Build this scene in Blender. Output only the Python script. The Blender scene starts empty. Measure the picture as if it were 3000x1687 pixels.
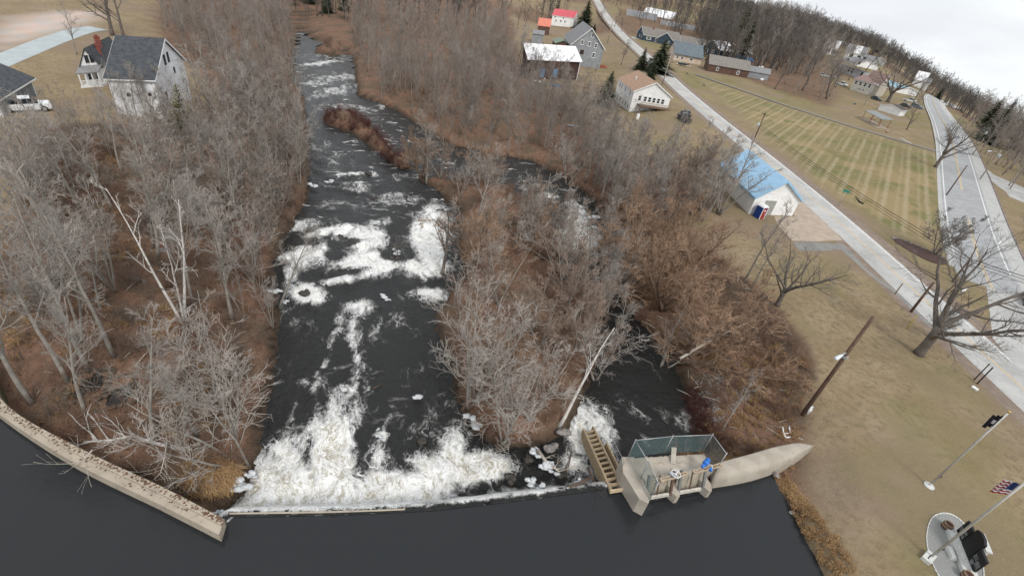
import bpy, bmesh, math, random
import numpy as np
from mathutils import Matrix, Vector
PI = math.pi; R = math.radians
random.seed(11); rng = np.random.default_rng(11)
sc = bpy.context.scene
COL = sc.collection
# ------------------------------------------------------------------ camera
F_PX, PITCH, ROLL, CAMH = 1400.0, R(34.1), R(-10.1), 27.0
u0 = np.array([0, math.cos(PITCH), math.sin(PITCH)])
cr, sr = math.cos(ROLL), math.sin(ROLL)
UPV = np.array([cr*u0[0]-sr*u0[1], sr*u0[0]+cr*u0[1], u0[2]])
fwv = np.array([0, 0, -1.0]); YH = fwv-(fwv@UPV)*UPV; YH /= np.linalg.norm(YH); XH = np.cross(YH, UPV)
CM = np.stack([XH, YH, UPV])            # camera -> world
cam_d = bpy.data.cameras.new('camera'); cam = bpy.data.objects.new('camera', cam_d); COL.objects.link(cam)
cam_d.sensor_width = 36; cam_d.lens = 36*F_PX/3000; cam_d.clip_start = .5; cam_d.clip_end = 12000
cam.matrix_world = Matrix.Translation((0, 0, CAMH)) @ Matrix([list(r) for r in CM]).to_4x4()
sc.camera = cam

def ray(px, py):
    v = np.array([px-1500.0, 843.5-py, -F_PX]); return CM @ (v/np.linalg.norm(v))
def at(px, py, z=0.0):
    r = ray(px, py); t = (z-CAMH)/r[2]; return np.array([0, 0, CAMH])+t*r
def proj(P):
    c = (np.asarray(P)-np.array([0, 0, CAMH])) @ CM
    return 1500+F_PX*c[..., 0]/-c[..., 2], 843.5-F_PX*c[..., 1]/-c[..., 2]
D = 3000/2576.0

# ------------------------------------------------------------------ mesh helpers
class MB:
    def __init__(s): s.v = []; s.f = []; s.m = []
    def quad(s, *p, m=0):
        n = len(s.v); s.v += [tuple(map(float, q)) for q in p]; s.f.append(tuple(range(n, n+len(p)))); s.m.append(m)
    def hexa(s, b, t, m=0):          # bottom 4 (ccw), top 4
        n = len(s.v); s.v += [tuple(map(float, q)) for q in list(b)+list(t)]
        for f in ((3, 2, 1, 0), (4, 5, 6, 7), (0, 1, 5, 4), (1, 2, 6, 5), (2, 3, 7, 6), (3, 0, 4, 7)):
            s.f.append(tuple(n+i for i in f)); s.m.append(m)
    def box(s, cx, cy, cz, sx, sy, sz, rz=0, m=0):
        c, w = math.cos(rz), math.sin(rz)
        def P(a, b, z): return (cx+a*c-b*w, cy+a*w+b*c, z)
        x, y = sx/2, sy/2; q = [(-x, -y), (x, -y), (x, y), (-x, y)]
        s.hexa([P(a, b, cz-sz/2) for a, b in q], [P(a, b, cz+sz/2) for a, b in q], m)
    def bar(s, p, q, w, h=None, up=(0, 0, 1), m=0):
        h = h or w; p = Vector(p); q = Vector(q); d = (q-p).normalized(); up = Vector(up)
        if abs(d.dot(up)) > .98: up = Vector((1, 0, 0))
        a = d.cross(up).normalized()*w/2; b = a.cross(d).normalized()*h/2
        s.hexa([p-a-b, p+a-b, q+a-b, q-a-b], [p-a+b, p+a+b, q+a+b, q-a+b], m)
    def tube(s, pts, rad, n=6, cap=True, m=0):
        pts = [Vector(p) for p in pts]; k = len(pts)
        if not hasattr(rad, '__len__'): rad = [rad]*k
        base = len(s.v); d0 = (pts[-1]-pts[0])
        ref = Vector((0, 0, 1)) if abs(d0.normalized().z) < .9 else Vector((1, 0, 0))
        for i, p in enumerate(pts):
            d = (pts[min(i+1, k-1)]-pts[max(i-1, 0)]); a = d.cross(ref)
            if a.length < 1e-6: a = Vector((1, 0, 0))
            a.normalize(); b = d.cross(a).normalized()
            for j in range(n):
                t = 2*PI*j/n; q = p+(a*math.cos(t)+b*math.sin(t))*rad[i]; s.v.append((q.x, q.y, q.z))
        for i in range(k-1):
            for j in range(n):
                s.f.append((base+i*n+j, base+i*n+(j+1) % n, base+(i+1)*n+(j+1) % n, base+(i+1)*n+j)); s.m.append(m)
        if cap:
            s.f.append(tuple(base+j for j in range(n))[::-1]); s.f.append(tuple(base+(k-1)*n+j for j in range(n))); s.m += [m, m]
    def prism(s, poly, z0, z1, m=0):
        n = len(poly); b = len(s.v)
        s.v += [(float(p[0]), float(p[1]), float(z0 if not callable(z0) else z0(p))) for p in poly]
        s.v += [(float(p[0]), float(p[1]), float(z1 if not callable(z1) else z1(p))) for p in poly]
        s.f.append(tuple(b+i for i in range(n))[::-1]); s.f.append(tuple(b+n+i for i in range(n))); s.m += [m, m]
        for i in range(n):
            j = (i+1) % n; s.f.append((b+i, b+j, b+n+j, b+n+i)); s.m.append(m)
    def lathe(s, prof, n=16, c=(0, 0, 0), m=0):
        b = len(s.v); k = len(prof)
        for r, z in prof:
            for j in range(n):
                t = 2*PI*j/n; s.v.append((c[0]+r*math.cos(t), c[1]+r*math.sin(t), c[2]+z))
        for i in range(k-1):
            for j in range(n):
                s.f.append((b+i*n+j, b+i*n+(j+1) % n, b+(i+1)*n+(j+1) % n, b+(i+1)*n+j)); s.m.append(m)
        s.f.append(tuple(b+j for j in range(n))[::-1]); s.f.append(tuple(b+(k-1)*n+j for j in range(n))); s.m += [m, m]
    def blob(s, c, r, seed=0, n=7, k=10, rough=.3, m=0):
        rr = random.Random(seed); b = len(s.v)
        for i in range(n+1):
            th = PI*i/n
            for j in range(k):
                ph = 2*PI*j/k; q = 1+rough*(rr.random()-.5)*2
                s.v.append((c[0]+r[0]*q*math.sin(th)*math.cos(ph), c[1]+r[1]*q*math.sin(th)*math.sin(ph), c[2]+r[2]*q*math.cos(th)))
        for i in range(n):
            for j in range(k):
                s.f.append((b+i*k+j, b+(i+1)*k+j, b+(i+1)*k+(j+1) % k, b+i*k+(j+1) % k)); s.m.append(m)
    def mesh(s, name, mats, smooth=False):
        me = bpy.data.meshes.new(name); me.from_pydata(s.v, [], s.f)
        for q in (mats if isinstance(mats, (list, tuple)) else [mats]): me.materials.append(q)
        me.polygons.foreach_set('material_index', s.m)
        if smooth: me.polygons.foreach_set('use_smooth', [True]*len(s.f))
        me.update(); return me
    def build(s, name, mats, parent=None, smooth=False, fix=True):
        me = s.mesh(name, mats, smooth)
        if fix:
            bm = bmesh.new(); bm.from_mesh(me); bmesh.ops.recalc_face_normals(bm, faces=bm.faces); bm.to_mesh(me); bm.free()
        o = bpy.data.objects.new(name, me); COL.objects.link(o)
        if parent: o.parent = parent
        return o
def link(name, me, parent=None):
    o = bpy.data.objects.new(name, me); COL.objects.link(o)
    if parent: o.parent = parent
    return o
def tag(o, label=None, cat=None, group=None, kind=None):
    for k, v in (('label', label), ('category', cat), ('group', group), ('kind', kind)):
        if v: o[k] = v
    return o
def thing(name, label, cat, loc=(0, 0, 0), rz=0, group=None):
    o = bpy.data.objects.new(name, None); COL.objects.link(o); o.empty_display_size = .3
    o.location = tuple(float(q) for q in loc); o.rotation_euler = (0, 0, rz); return tag(o, label, cat, group)
def kids(o): return [c for c in KID.get(o.name, [])] if False else list(o.children)
def dup(o, loc, rz=None, label=None, group=None, scale=None):
    def cp(q, par):
        c = q.copy(); COL.objects.link(c)
        if par: c.parent = par
        for ch in list(q.children): cp(ch, c)
        return c
    c = cp(o, None); c.location = tuple(float(q) for q in loc)
    if rz is not None: c.rotation_euler = (0, 0, rz)
    if scale is not None: c.scale = (scale,)*3 if not hasattr(scale, '__len__') else scale
    if label: c['label'] = label
    if group: c['group'] = group
    return c
def np_mesh(name, V, Fq, mat, smooth=False, attrs=None):
    """V (N,3), Fq (M,3|4)"""
    me = bpy.data.meshes.new(name); k = Fq.shape[1]
    me.vertices.add(len(V)); me.vertices.foreach_set('co', V.astype(np.float32).ravel())
    me.loops.add(Fq.size); me.loops.foreach_set('vertex_index', Fq.astype(np.int32).ravel())
    me.polygons.add(len(Fq)); me.polygons.foreach_set('loop_start', np.arange(0, Fq.size, k, dtype=np.int32))
    me.polygons.foreach_set('loop_total', np.full(len(Fq), k, dtype=np.int32))
    if smooth: me.polygons.foreach_set('use_smooth', np.ones(len(Fq), dtype=bool))
    for nm, a in (attrs or {}).items():
        at_ = me.attributes.new(nm, 'FLOAT', 'POINT'); at_.data.foreach_set('value', a.astype(np.float32))
    if mat:
        for q in (mat if isinstance(mat, (list, tuple)) else [mat]): me.materials.append(q)
    me.update(calc_edges=True); return me

# ------------------------------------------------------------------ materials
MATS = {}
def newmat(name):
    m = bpy.data.materials.new(name); m.use_nodes = True; nt = m.node_tree; bs = nt.nodes['Principled BSDF']; return m, nt, bs
def N(nt, t, **kw):
    n = nt.nodes.new(t)
    for k, v in kw.items():
        if k == 'ins':
            for a, b in v.items(): n.inputs[a].default_value = b
        else: setattr(n, k, v)
    return n
def L(nt, a, b): nt.links.new(a, b)
def math_(nt, op, a, b=None, clamp=False):
    n = nt.nodes.new('ShaderNodeMath'); n.operation = op; n.use_clamp = clamp
    for i, x in enumerate((a, b)):
        if x is None: continue
        if isinstance(x, (int, float)): n.inputs[i].default_value = x
        else: nt.links.new(x, n.inputs[i])
    return n.outputs[0]
def mixc(nt, f, a, b):
    n = nt.nodes.new('ShaderNodeMix'); n.data_type = 'RGBA'
    for i, x in ((0, f), (6, a), (7, b)):
        if isinstance(x, (int, float)): n.inputs[i].default_value = x
        elif isinstance(x, tuple): n.inputs[i].default_value = (*x, 1) if len(x) == 3 else x
        else: nt.links.new(x, n.inputs[i])
    return n.outputs[2]
def sstep(nt, x, lo, hi):
    n = nt.nodes.new('ShaderNodeMapRange'); n.interpolation_type = 'SMOOTHSTEP'; nt.links.new(x, n.inputs[0])
    n.inputs[1].default_value = lo; n.inputs[2].default_value = hi; return n.outputs[0]
def noise(nt, vec, scale, detail=4, rough=.55, dist=0):
    n = N(nt, 'ShaderNodeTexNoise'); n.inputs['Scale'].default_value = scale; n.inputs['Detail'].default_value = detail
    n.inputs['Roughness'].default_value = rough; n.inputs['Distortion'].default_value = dist
    if vec is not None: nt.links.new(vec, n.inputs['Vector'])
    return n.outputs[0]
def wpos(nt): return N(nt, 'ShaderNodeNewGeometry').outputs['Position']
def opos(nt): return N(nt, 'ShaderNodeTexCoord').outputs['Object']
def mat(name, c1, c2=None, rough=.8, scale=2.0, spec=.3, metal=0, bump=0, bscale=None, obj=True, lo=.35, hi=.65, c3=None, s3=12):
    if name in MATS: return MATS[name]
    m, nt, bs = newmat(name); vec = opos(nt) if obj else wpos(nt)
    c2 = c2 or tuple(x*.75 for x in c1)
    col = mixc(nt, sstep(nt, noise(nt, vec, scale, 6), lo, hi), c1, c2)
    if c3: col = mixc(nt, sstep(nt, noise(nt, vec, s3, 4), .55, .7), col, c3)
    L(nt, col, bs.inputs['Base Color']); bs.inputs['Roughness'].default_value = rough
    bs.inputs['Specular IOR Level'].default_value = spec; bs.inputs['Metallic'].default_value = metal
    if bump:
        b = N(nt, 'ShaderNodeBump', ins={'Strength': bump, 'Distance': .05}); L(nt, noise(nt, vec, bscale or scale*6, 5), b.inputs['Height']); L(nt, b.outputs[0], bs.inputs['Normal'])
    MATS[name] = m; return m
def glass(name='window_glass', c=(.02, .025, .03)):
    if name in MATS: return MATS[name]
    m, nt, bs = newmat(name); bs.inputs['Base Color'].default_value = (*c, 1); bs.inputs['Roughness'].default_value = .08
    MATS[name] = m; return m

# ------------------------------------------------------------------ fields
def lattice(ix, iy, s):
    h = (ix.astype(np.int64)*374761393+iy.astype(np.int64)*668265263+s*974711) & 0x7fffffff
    h = ((h ^ (h >> 13))*1274126177) & 0x7fffffff; return ((h ^ (h >> 16)) & 0xffff)/65535.0
def vnoise(x, y, s=0):
    x = np.asarray(x, float); y = np.asarray(y, float); ix = np.floor(x); iy = np.floor(y); fx = x-ix; fy = y-iy
    fx = fx*fx*(3-2*fx); fy = fy*fy*(3-2*fy)
    a = lattice(ix, iy, s); b = lattice(ix+1, iy, s); c = lattice(ix, iy+1, s); d = lattice(ix+1, iy+1, s)
    return (a*(1-fx)+b*fx)*(1-fy)+(c*(1-fx)+d*fx)*fy
def fbm(x, y, s=0, o=4):
    t = 0; a = .5
    for i in range(o): t = t+a*vnoise(x*2**i, y*2**i, s+i*17); a *= .5
    return t/(1-.5**o)
def smooth(x, lo, hi):
    t = np.clip((x-lo)/(hi-lo), 0, 1); return t*t*(3-2*t)
def sdf(poly, X, Y):
    X = np.asarray(X, float); Y = np.asarray(Y, float); d = np.full(X.shape, 1e9); ins = np.zeros(X.shape, bool); n = len(poly)
    for i in range(n):
        ax, ay = poly[i][:2]; bx, by = poly[(i+1) % n][:2]; ex, ey = bx-ax, by-ay
        t = np.clip(((X-ax)*ex+(Y-ay)*ey)/(ex*ex+ey*ey+1e-12), 0, 1); d = np.minimum(d, (X-ax-t*ex)**2+(Y-ay-t*ey)**2)
        c = ((ay > Y) != (by > Y)) & (X < (bx-ax)*(Y-ay)/((by-ay) if by != ay else 1e-12)+ax); ins ^= c
    d = np.sqrt(d); return np.where(ins, -d, d)
def zr(y): return np.interp(y, [0, 36, 62, 110, 400], [-4.0, -4.0, -5.2, -6.0, -6.5])
def atr(px, py, dz=0):
    z = -4.5
    for i in range(8): p = at(px, py, z); z = float(zr(p[1]))+dz
    return p
def rpoly(pts): return [tuple(atr(x*D, y*D)[:2]) for x, y in pts]

RIVER = rpoly([(572, 1300), (630, 1200), (650, 1160), (655, 1050), (690, 950), (690, 850), (700, 790), (670, 720), (715, 600), (760, 540), (780, 470), (780, 400), (770, 340),
               (770, 260), (735, 200), (735, 120), (733, 60), (742, 28), (775, 28), (768, 75), (800, 100), (890, 140), (900, 240), (1000, 280), (1070, 330), (1150, 370), (1260, 395),
               (1330, 405), (1420, 450), (1490, 500), (1520, 560), (1500, 630), (1510, 690), (1560, 750), (1600, 810), (1680, 870), (1700, 930), (1735, 1010), (1755, 1080), (1770, 1125),
               (1640, 1160), (1600, 1200), (1530, 1240)])
ISLES = [rpoly(p) for p in (
    [(1040, 445), (1150, 465), (1290, 475), (1320, 540), (1420, 590), (1415, 640), (1400, 690), (1480, 725), (1505, 785), (1505, 850), (1495, 910), (1470, 980), (1455, 1040), (1430, 1090),
     (1370, 1125), (1260, 1125), (1190, 1080), (1150, 1010), (1140, 930), (1110, 860), (1090, 790), (1130, 740), (1170, 700), (1155, 620), (1160, 540), (1110, 490)],
    [(822, 285), (870, 282), (945, 325), (985, 380), (1040, 420), (1010, 432), (950, 385), (880, 335), (815, 312)],
    [(800, 112), (850, 112), (875, 135), (830, 142), (800, 132)])]
DAM = [tuple(at(x, y, -1.12)[:2]) for x, y in ((668, 1513), (1000, 1507), (1272, 1494), (1505, 1467), (1790, 1430))]
RIVER = RIVER+DAM[::-1]
WOUT = [(-75, 37), (-48, 24.5), (-36, 19.6)]+[tuple(at(x, y, -.5)[:2]) for x, y in ((0, 1214), (213, 1352), (458, 1472), (642, 1566))]
WINN = [(-74.4, 38.5), (-47.4, 26), (-35.5, 21.0)]+[tuple(at(x, y, -.5)[:2]) for x, y in ((20, 1188), (237, 1315), (478, 1428), (656, 1521))]
SHORE = [tuple(at(x, y, -1.1)[:2]) for x, y in ((2262, 1382), (2292, 1440), (2322, 1490), (2352, 1560), (2392, 1620), (2424, 1690))]
RES = WOUT+DAM+[(10.2, 20.2), (16.3, 22.6), (21.0, 24.2)]+SHORE+[(23.5, 10), (26, -40), (-90, -40), (-90, 30)]
LAWN_W = [(20, 62), (25.6, 53), (28.6, 47.5), (29.6, 42), (28.6, 35.5), (27, 31), (24.6, 26.5), (22.4, 23.6)]
WOODS = [(-36, 18), (-50, 38), (-64, 55), (-58, 74), (-64, 95), (-95, 120), (-150, 200), (-80, 420), (-30, 330), (-8, 170), (8, 140), (16, 110), (24, 82)]+LAWN_W+[(12, 21), (-13, 12)]

def river_d(X, Y):
    d = sdf(RIVER, X, Y)
    for p in ISLES: d = np.maximum(d, -sdf(p, X, Y))
    return d
def ground(X, Y, detail=True):
    X = np.atleast_1d(np.asarray(X, float)); Y = np.atleast_1d(np.asarray(Y, float))
    out = np.zeros(X.shape)
    # far land swells a little on the left of the view
    r = np.hypot(X, Y); az = np.degrees(np.arctan2(X, Y))
    near = (X > -170) & (X < 60) & (Y > -60) & (Y < 420)
    if near.any():
        x, y = X[near], Y[near]; d = river_d(x, y); z = zr(y)
        isl = np.zeros(x.shape, bool)
        for p in ISLES: isl |= sdf(p, x, y) < 0
        left = x < np.interp(y, [0, 14, 40, 70, 150, 400], [-5, -8, -14, -28, -70, -180])
        sl = np.where(left, .15, np.where(y < 80, .34, .13))
        rise = .9*smooth(d, 0, 1.3)+sl*np.maximum(d-1, 0); rise = np.where(isl, np.minimum(rise, 1.0+.12*d), rise)
        base = -3.0*smooth(-x, -36, -20)*smooth(y, 90, 125)*(1-smooth(-x, 10, 40))
        g = np.where(d < 0, z-.8*smooth(-d, 0, 1.6), np.minimum(base, z+rise))
        wd = sdf(WINN+WOUT[::-1], x, y); g = np.where((wd < 12) & (sdf(RES, x, y) > 0) & left, np.minimum(g, -2.2+.22*np.maximum(wd-1, 0)), g)
        rd = sdf(RES, x, y)
        g = np.where(rd < 0, np.minimum(-1.2-np.minimum(2.5, -rd*.5), 9), np.where((x > 20.5) & (y < 26), np.minimum(g, -1.15+.5*rd+.35*smooth(rd, 0, .7)), g))
        if detail:
            w = smooth(-sdf(WOODS, x, y), -1, 4)*np.where(d > 0, 1, .3)
            g = g+w*((fbm(x/5, y/5, 3)-.5)*1.0+(fbm(x/1.3, y/1.3, 9, 3)-.5)*.35)
        out[near] = g
    return out
def far_rise(x, y):
    """rolling country beyond the village: it climbs to the north and falls away to the north east"""
    x = np.asarray(x, float); y = np.asarray(y, float); r = np.hypot(x, y); az = np.degrees(np.arctan2(x, y))
    sl = np.interp(az, [-90, -30, 0, 15, 20, 24.3, 29.3, 34.3, 38.6, 41.5, 46, 60], [0, .004, .004, .002, -.004, -.0075, -.0177, -.047, -.068, -.083, -.10, -.12])
    r0 = np.interp(az, [20, 33, 38, 43], [330, 260, 150, 110]); return smooth(r, r0, r0+280)*np.maximum(np.interp(az, [-90, -30, 10, 24, 60], [4, 10, 14, 15, 14])+sl*r, -600)
def gza(X, Y): return ground(X, Y)+far_rise(X, Y)
def gz(x, y): return float(gza(np.array([x]), np.array([y]))[0])
TS = np.concatenate([np.arange(18, 160, .4), np.arange(160, 1200, 3.)])
def on(px, py, dz=0):
    """where the sight line through a photo point meets the ground"""
    r = ray(px, py); o = np.array([0, 0, CAMH]); Q_ = o+TS[:, None]*r; hit = Q_[:, 2] < gza(Q_[:, 0], Q_[:, 1])
    if not hit.any(): q = o+r*(430/math.hypot(r[0], r[1])); q[2] = gz(q[0], q[1]); return q
    k = int(np.argmax(hit)) if hit.any() else len(TS)-1; lo, hi = TS[max(k-1, 0)], TS[k]
    for i in range(2):
        tt = np.linspace(lo, hi, 24); q = o+tt[:, None]*r; h = q[:, 2] < gza(q[:, 0], q[:, 1]); k = int(np.argmax(h)) if h.any() else 23; lo, hi = tt[max(k-1, 0)], tt[k]
    q = o+hi*r; q[2] += dz; return q
def hfor(base, px, py):
    """height above z=0 of a photo point that stands over base"""
    r = ray(px, py); k = math.hypot(base[0], base[1])/math.hypot(r[0], r[1]); return CAMH+k*r[2]
EXPO = 0.52
# ------------------------------------------------------------------ world and light
w = bpy.data.worlds.new('World'); sc.world = w; w.use_nodes = True; nt = w.node_tree; nt.nodes.clear()
SUN_EL, SUN_AZ = R(48), R(150)
sky = N(nt, 'ShaderNodeTexSky', sky_type='NISHITA', sun_disc=False); sky.sun_elevation = SUN_EL; sky.sun_rotation = SUN_AZ
bg1 = N(nt, 'ShaderNodeBackground'); bg1.inputs['Strength'].default_value = .1; L(nt, sky.outputs[0], bg1.inputs['Color'])
tc = N(nt, 'ShaderNodeTexCoord'); mp = N(nt, 'ShaderNodeMapping'); mp.inputs['Scale'].default_value = (1, 1, 3.0); L(nt, tc.outputs['Generated'], mp.inputs['Vector'])
cl = noise(nt, mp.outputs[0], 3.4, 5, .5, .5)
cc = mixc(nt, sstep(nt, cl, .42, .70), (.95, .98, 1.0), (.78, .81, .86))
bg2 = N(nt, 'ShaderNodeBackground'); bg2.inputs['Strength'].default_value = .80; L(nt, cc, bg2.inputs['Color'])
mx = N(nt, 'ShaderNodeMixShader'); mx.inputs[0].default_value = .9; L(nt, bg1.outputs[0], mx.inputs[1]); L(nt, bg2.outputs[0], mx.inputs[2])
wo = N(nt, 'ShaderNodeOutputWorld'); L(nt, mx.outputs[0], wo.inputs['Surface'])
sl = bpy.data.lights.new('sun', 'SUN'); sl.energy = 1.5; sl.angle = R(16); sl.color = (1, .96, .9)
so = bpy.data.objects.new('sun', sl); COL.objects.link(so)
sd = Vector((math.sin(SUN_AZ)*math.cos(SUN_EL), math.cos(SUN_AZ)*math.cos(SUN_EL), math.sin(SUN_EL)))
so.rotation_euler = sd.to_track_quat('Z', 'Y').to_euler(); so.location = sd*200
vs = sc.view_settings; vs.view_transform = 'Standard'; vs.look = 'None'; vs.exposure = EXPO; vs.gamma = 1

# ------------------------------------------------------------------ terrain
def axis(lo, hi, step, far, grow=1.16):
    a = list(np.arange(lo, hi+1e-6, step)); s = step; x = hi
    while x < far: s *= grow; x += s; a.append(x)
    s = step; x = lo; pre = []
    while x > -far: s *= grow; x -= s; pre.append(x)
    return np.array(pre[::-1]+a)
gx = axis(-62, 60, .62, 4200, 1.09); gy = axis(8, 112, .62, 5200, 1.09); gy = gy[gy > -260]
GX, GY = np.meshgrid(gx, gy); Xf, Yf = GX.ravel(), GY.ravel(); Zf = ground(Xf, Yf)
Zf = Zf+far_rise(Xf, Yf)
nx, ny = len(gx), len(gy); ii = np.arange(nx*ny).reshape(ny, nx)
Q = np.stack([ii[:-1, :-1].ravel(), ii[:-1, 1:].ravel(), ii[1:, 1:].ravel(), ii[1:, :-1].ravel()], 1)
POND_FIELD = [(57.2, 204.5), (74, 181), (92, 158), (104, 146), (113, 142), (104, 128), (88, 104), (72, 80), (64, 74), (57.5, 76), (55.5, 98), (56, 140)]
dW = sdf(WOODS, Xf, Yf); litter = smooth(-dW+3*(fbm(Xf/6, Yf/6, 5)-.5), -1.2, 1.2)
drv = river_d(Xf, Yf); litter = np.maximum(litter, smooth(9-drv, 0, 4)*(Xf < 24)*(Yf > 20)*(Xf > -120))
farw = np.where(Yf > 150, smooth(fbm(Xf/70, Yf/70, 31), .5, .6), 0)*(np.hypot(Xf, Yf) > 330); litter = np.maximum(litter, farw*.9)
GRV = [tuple(at(*p)[:2]) for p in ((2095, 190), (2185, 232), (2330, 285), (2428, 312), (2450, 262), (2420, 190), (2330, 120), (2210, 85), (2170, 110))]
litter = np.maximum(litter, .9*smooth(-sdf(GRV, Xf, Yf)+3*(fbm(Xf/6, Yf/6, 15)-.5), -2, 2))
green = smooth(-sdf(POND_FIELD, Xf, Yf), -2, 3)
mow = green.copy()
lawn_g = .42*smooth(fbm(Xf/6, Yf/6, 41), .46, .64)*(Xf > 14)*(dW > 0)*(1-green); green = np.maximum(green, lawn_g)
back_g = .8*smooth(fbm(Xf/16, Yf/16, 43), .42, .6)*((Xf > 45) & (Yf > 180))*(1-mow); green = np.maximum(green*.9, back_g)
px_, py_ = None, None
DIRT = [tuple(on(2000+x/2.576, 560+y/2.576)[:2]) for x, y in ((160, 560), (330, 540), (440, 640), (640, 780), (780, 960), (900, 1110), (985, 1290), (1010, 1420), (870, 1440), (760, 1330), (600, 1200), (400, 1000), (350, 880), (200, 800))]
dirt = smooth(-sdf(DIRT, Xf, Yf)+1.2*(fbm(Xf/2, Yf/2, 77)-.5), -.3, .5)
SAND = [tuple(at(x, y)[:2]) for x, y in ((-60, 90), (0, 55), (150, 28), (290, 30), (330, 45), (240, 90), (100, 128), (0, 165), (-60, 190))]
sand = smooth(-sdf(SAND, Xf, Yf), -1.5, 6)
m, nt, bs = newmat('ground'); P = wpos(nt)
att = lambda a: N(nt, 'ShaderNodeAttribute', attribute_name=a).outputs['Fac']
nA = noise(nt, P, .22, 6, .6); nB = noise(nt, P, 1.6, 6, .65); nC = noise(nt, P, 7.0, 5, .7); nD = noise(nt, P, .07, 4, .5)
tan = mixc(nt, sstep(nt, nA, .36, .64), (.222, .165, .095), (.285, .222, .138))
tan = mixc(nt, sstep(nt, nB, .42, .68), tan, (.160, .122, .072)); tan = mixc(nt, math_(nt, 'MULTIPLY', sstep(nt, nC, .52, .75), .6), tan, (.37, .28, .18))
tan = mixc(nt, math_(nt, 'MULTIPLY', sstep(nt, nD, .45, .60), .65), tan, (.205, .152, .115))
nE = noise(nt, P, 24.0, 3, .7); tan = mixc(nt, math_(nt, 'MULTIPLY', sstep(nt, nE, .52, .70), .55), tan, (.42, .335, .235)); tan = mixc(nt, math_(nt, 'MULTIPLY', sstep(nt, nE, .46, .32), .5), tan, (.12, .085, .055))
gr = mixc(nt, sstep(nt, nB, .35, .65), (.150, .132, .055), (.225, .188, .095)); gr = mixc(nt, math_(nt, 'MULTIPLY', sstep(nt, nC, .5, .72), .5), gr, (.31, .25, .14))
# mown stripes in the field, lying in rows 3.5 m apart
sep = N(nt, 'ShaderNodeSeparateXYZ'); L(nt, P, sep.inputs[0])
across = math_(nt, 'ADD', math_(nt, 'MULTIPLY', sep.outputs[0], .852), math_(nt, 'MULTIPLY', sep.outputs[1], -.523))
across = math_(nt, 'ADD', across, math_(nt, 'MULTIPLY', math_(nt, 'SUBTRACT', noise(nt, P, .12, 3), .5), .7))
def stripe(period, off, w0, w1):
    f = math_(nt, 'FRACT', math_(nt, 'ADD', math_(nt, 'DIVIDE', across, period), off)); return sstep(nt, math_(nt, 'ABSOLUTE', math_(nt, 'SUBTRACT', f, .5)), w1, w0)
st = math_(nt, 'MAXIMUM', stripe(3.6, .0, .02, .20), math_(nt, 'MULTIPLY', stripe(3.6, .40, .0, .14), .6))
st = math_(nt, 'MULTIPLY', math_(nt, 'MULTIPLY', st, sstep(nt, nB, .30, .55)), sstep(nt, noise(nt, P, .045, 3), .30, .45))
st = math_(nt, 'MULTIPLY', st, att('mow'))
gr = mixc(nt, math_(nt, 'MULTIPLY', sstep(nt, noise(nt, P, .05, 4), .45, .62), math_(nt, 'MULTIPLY', att('mow'), .75)), gr, (.29, .215, .115))
gr = mixc(nt, math_(nt, 'MULTIPLY', sstep(nt, noise(nt, P, .16, 5, .6), .50, .62), .8), gr, (.130, .135, .048)); col = mixc(nt, att('green'), tan, gr); st = math_(nt, 'MULTIPLY', st, sstep(nt, nC, .25, .6)); col = mixc(nt, math_(nt, 'MULTIPLY', st, .72), col, (.385, .315, .215))
lf = mixc(nt, sstep(nt, nB, .36, .64), (.140, .080, .054), (.205, .122, .083)); lf = mixc(nt, sstep(nt, nA, .42, .66), lf, (.105, .080, .056))
lf = mixc(nt, math_(nt, 'MULTIPLY', sstep(nt, nC, .53, .68), .8), lf, (.28, .185, .125)); lf = mixc(nt, math_(nt, 'MULTIPLY', sstep(nt, noise(nt, P, 3.1, 4), .6, .68), .7), lf, (.045, .032, .022))
col = mixc(nt, att('litter'), col, lf); col = mixc(nt, att('sand'), col, mixc(nt, sstep(nt, nA, .4, .6), (.52, .40, .34), (.46, .41, .38)))
dk = mixc(nt, sstep(nt, nC, .4, .66), (.075, .052, .036), (.125, .09, .066)); col = mixc(nt, att('dirt'), col, dk)
wet = att('wet'); col = mixc(nt, wet, col, mixc(nt, sstep(nt, nB, .4, .6), (.028, .021, .016), (.055, .040, .028)))
L(nt, col, bs.inputs['Base Color']); bs.inputs['Roughness'].default_value = .95; bs.inputs['Specular IOR Level'].default_value = .15
bp = N(nt, 'ShaderNodeBump', ins={'Strength': .55, 'Distance': .12}); L(nt, math_(nt, 'ADD', nC, math_(nt, 'MULTIPLY', nB, 1.5)), bp.inputs['Height']); L(nt, bp.outputs[0], bs.inputs['Normal'])
wetv = np.clip(smooth(.9-drv, 0, .7), 0, 1)*((Xf > -140) & (Xf < 30) & (Yf < 260) & (Yf > 12)); wetv = np.maximum(wetv, smooth(.25-sdf(RES, Xf, Yf), 0, .3)*(Yf < 40))
go = link('ground', np_mesh('ground', np.stack([Xf, Yf, Zf], 1), Q, m, True, dict(litter=litter*(1-sand), green=green, mow=mow, dirt=dirt, wet=wetv, sand=sand)))
tag(go, 'brown grass, leaf litter and mown field', kind='structure')

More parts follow.
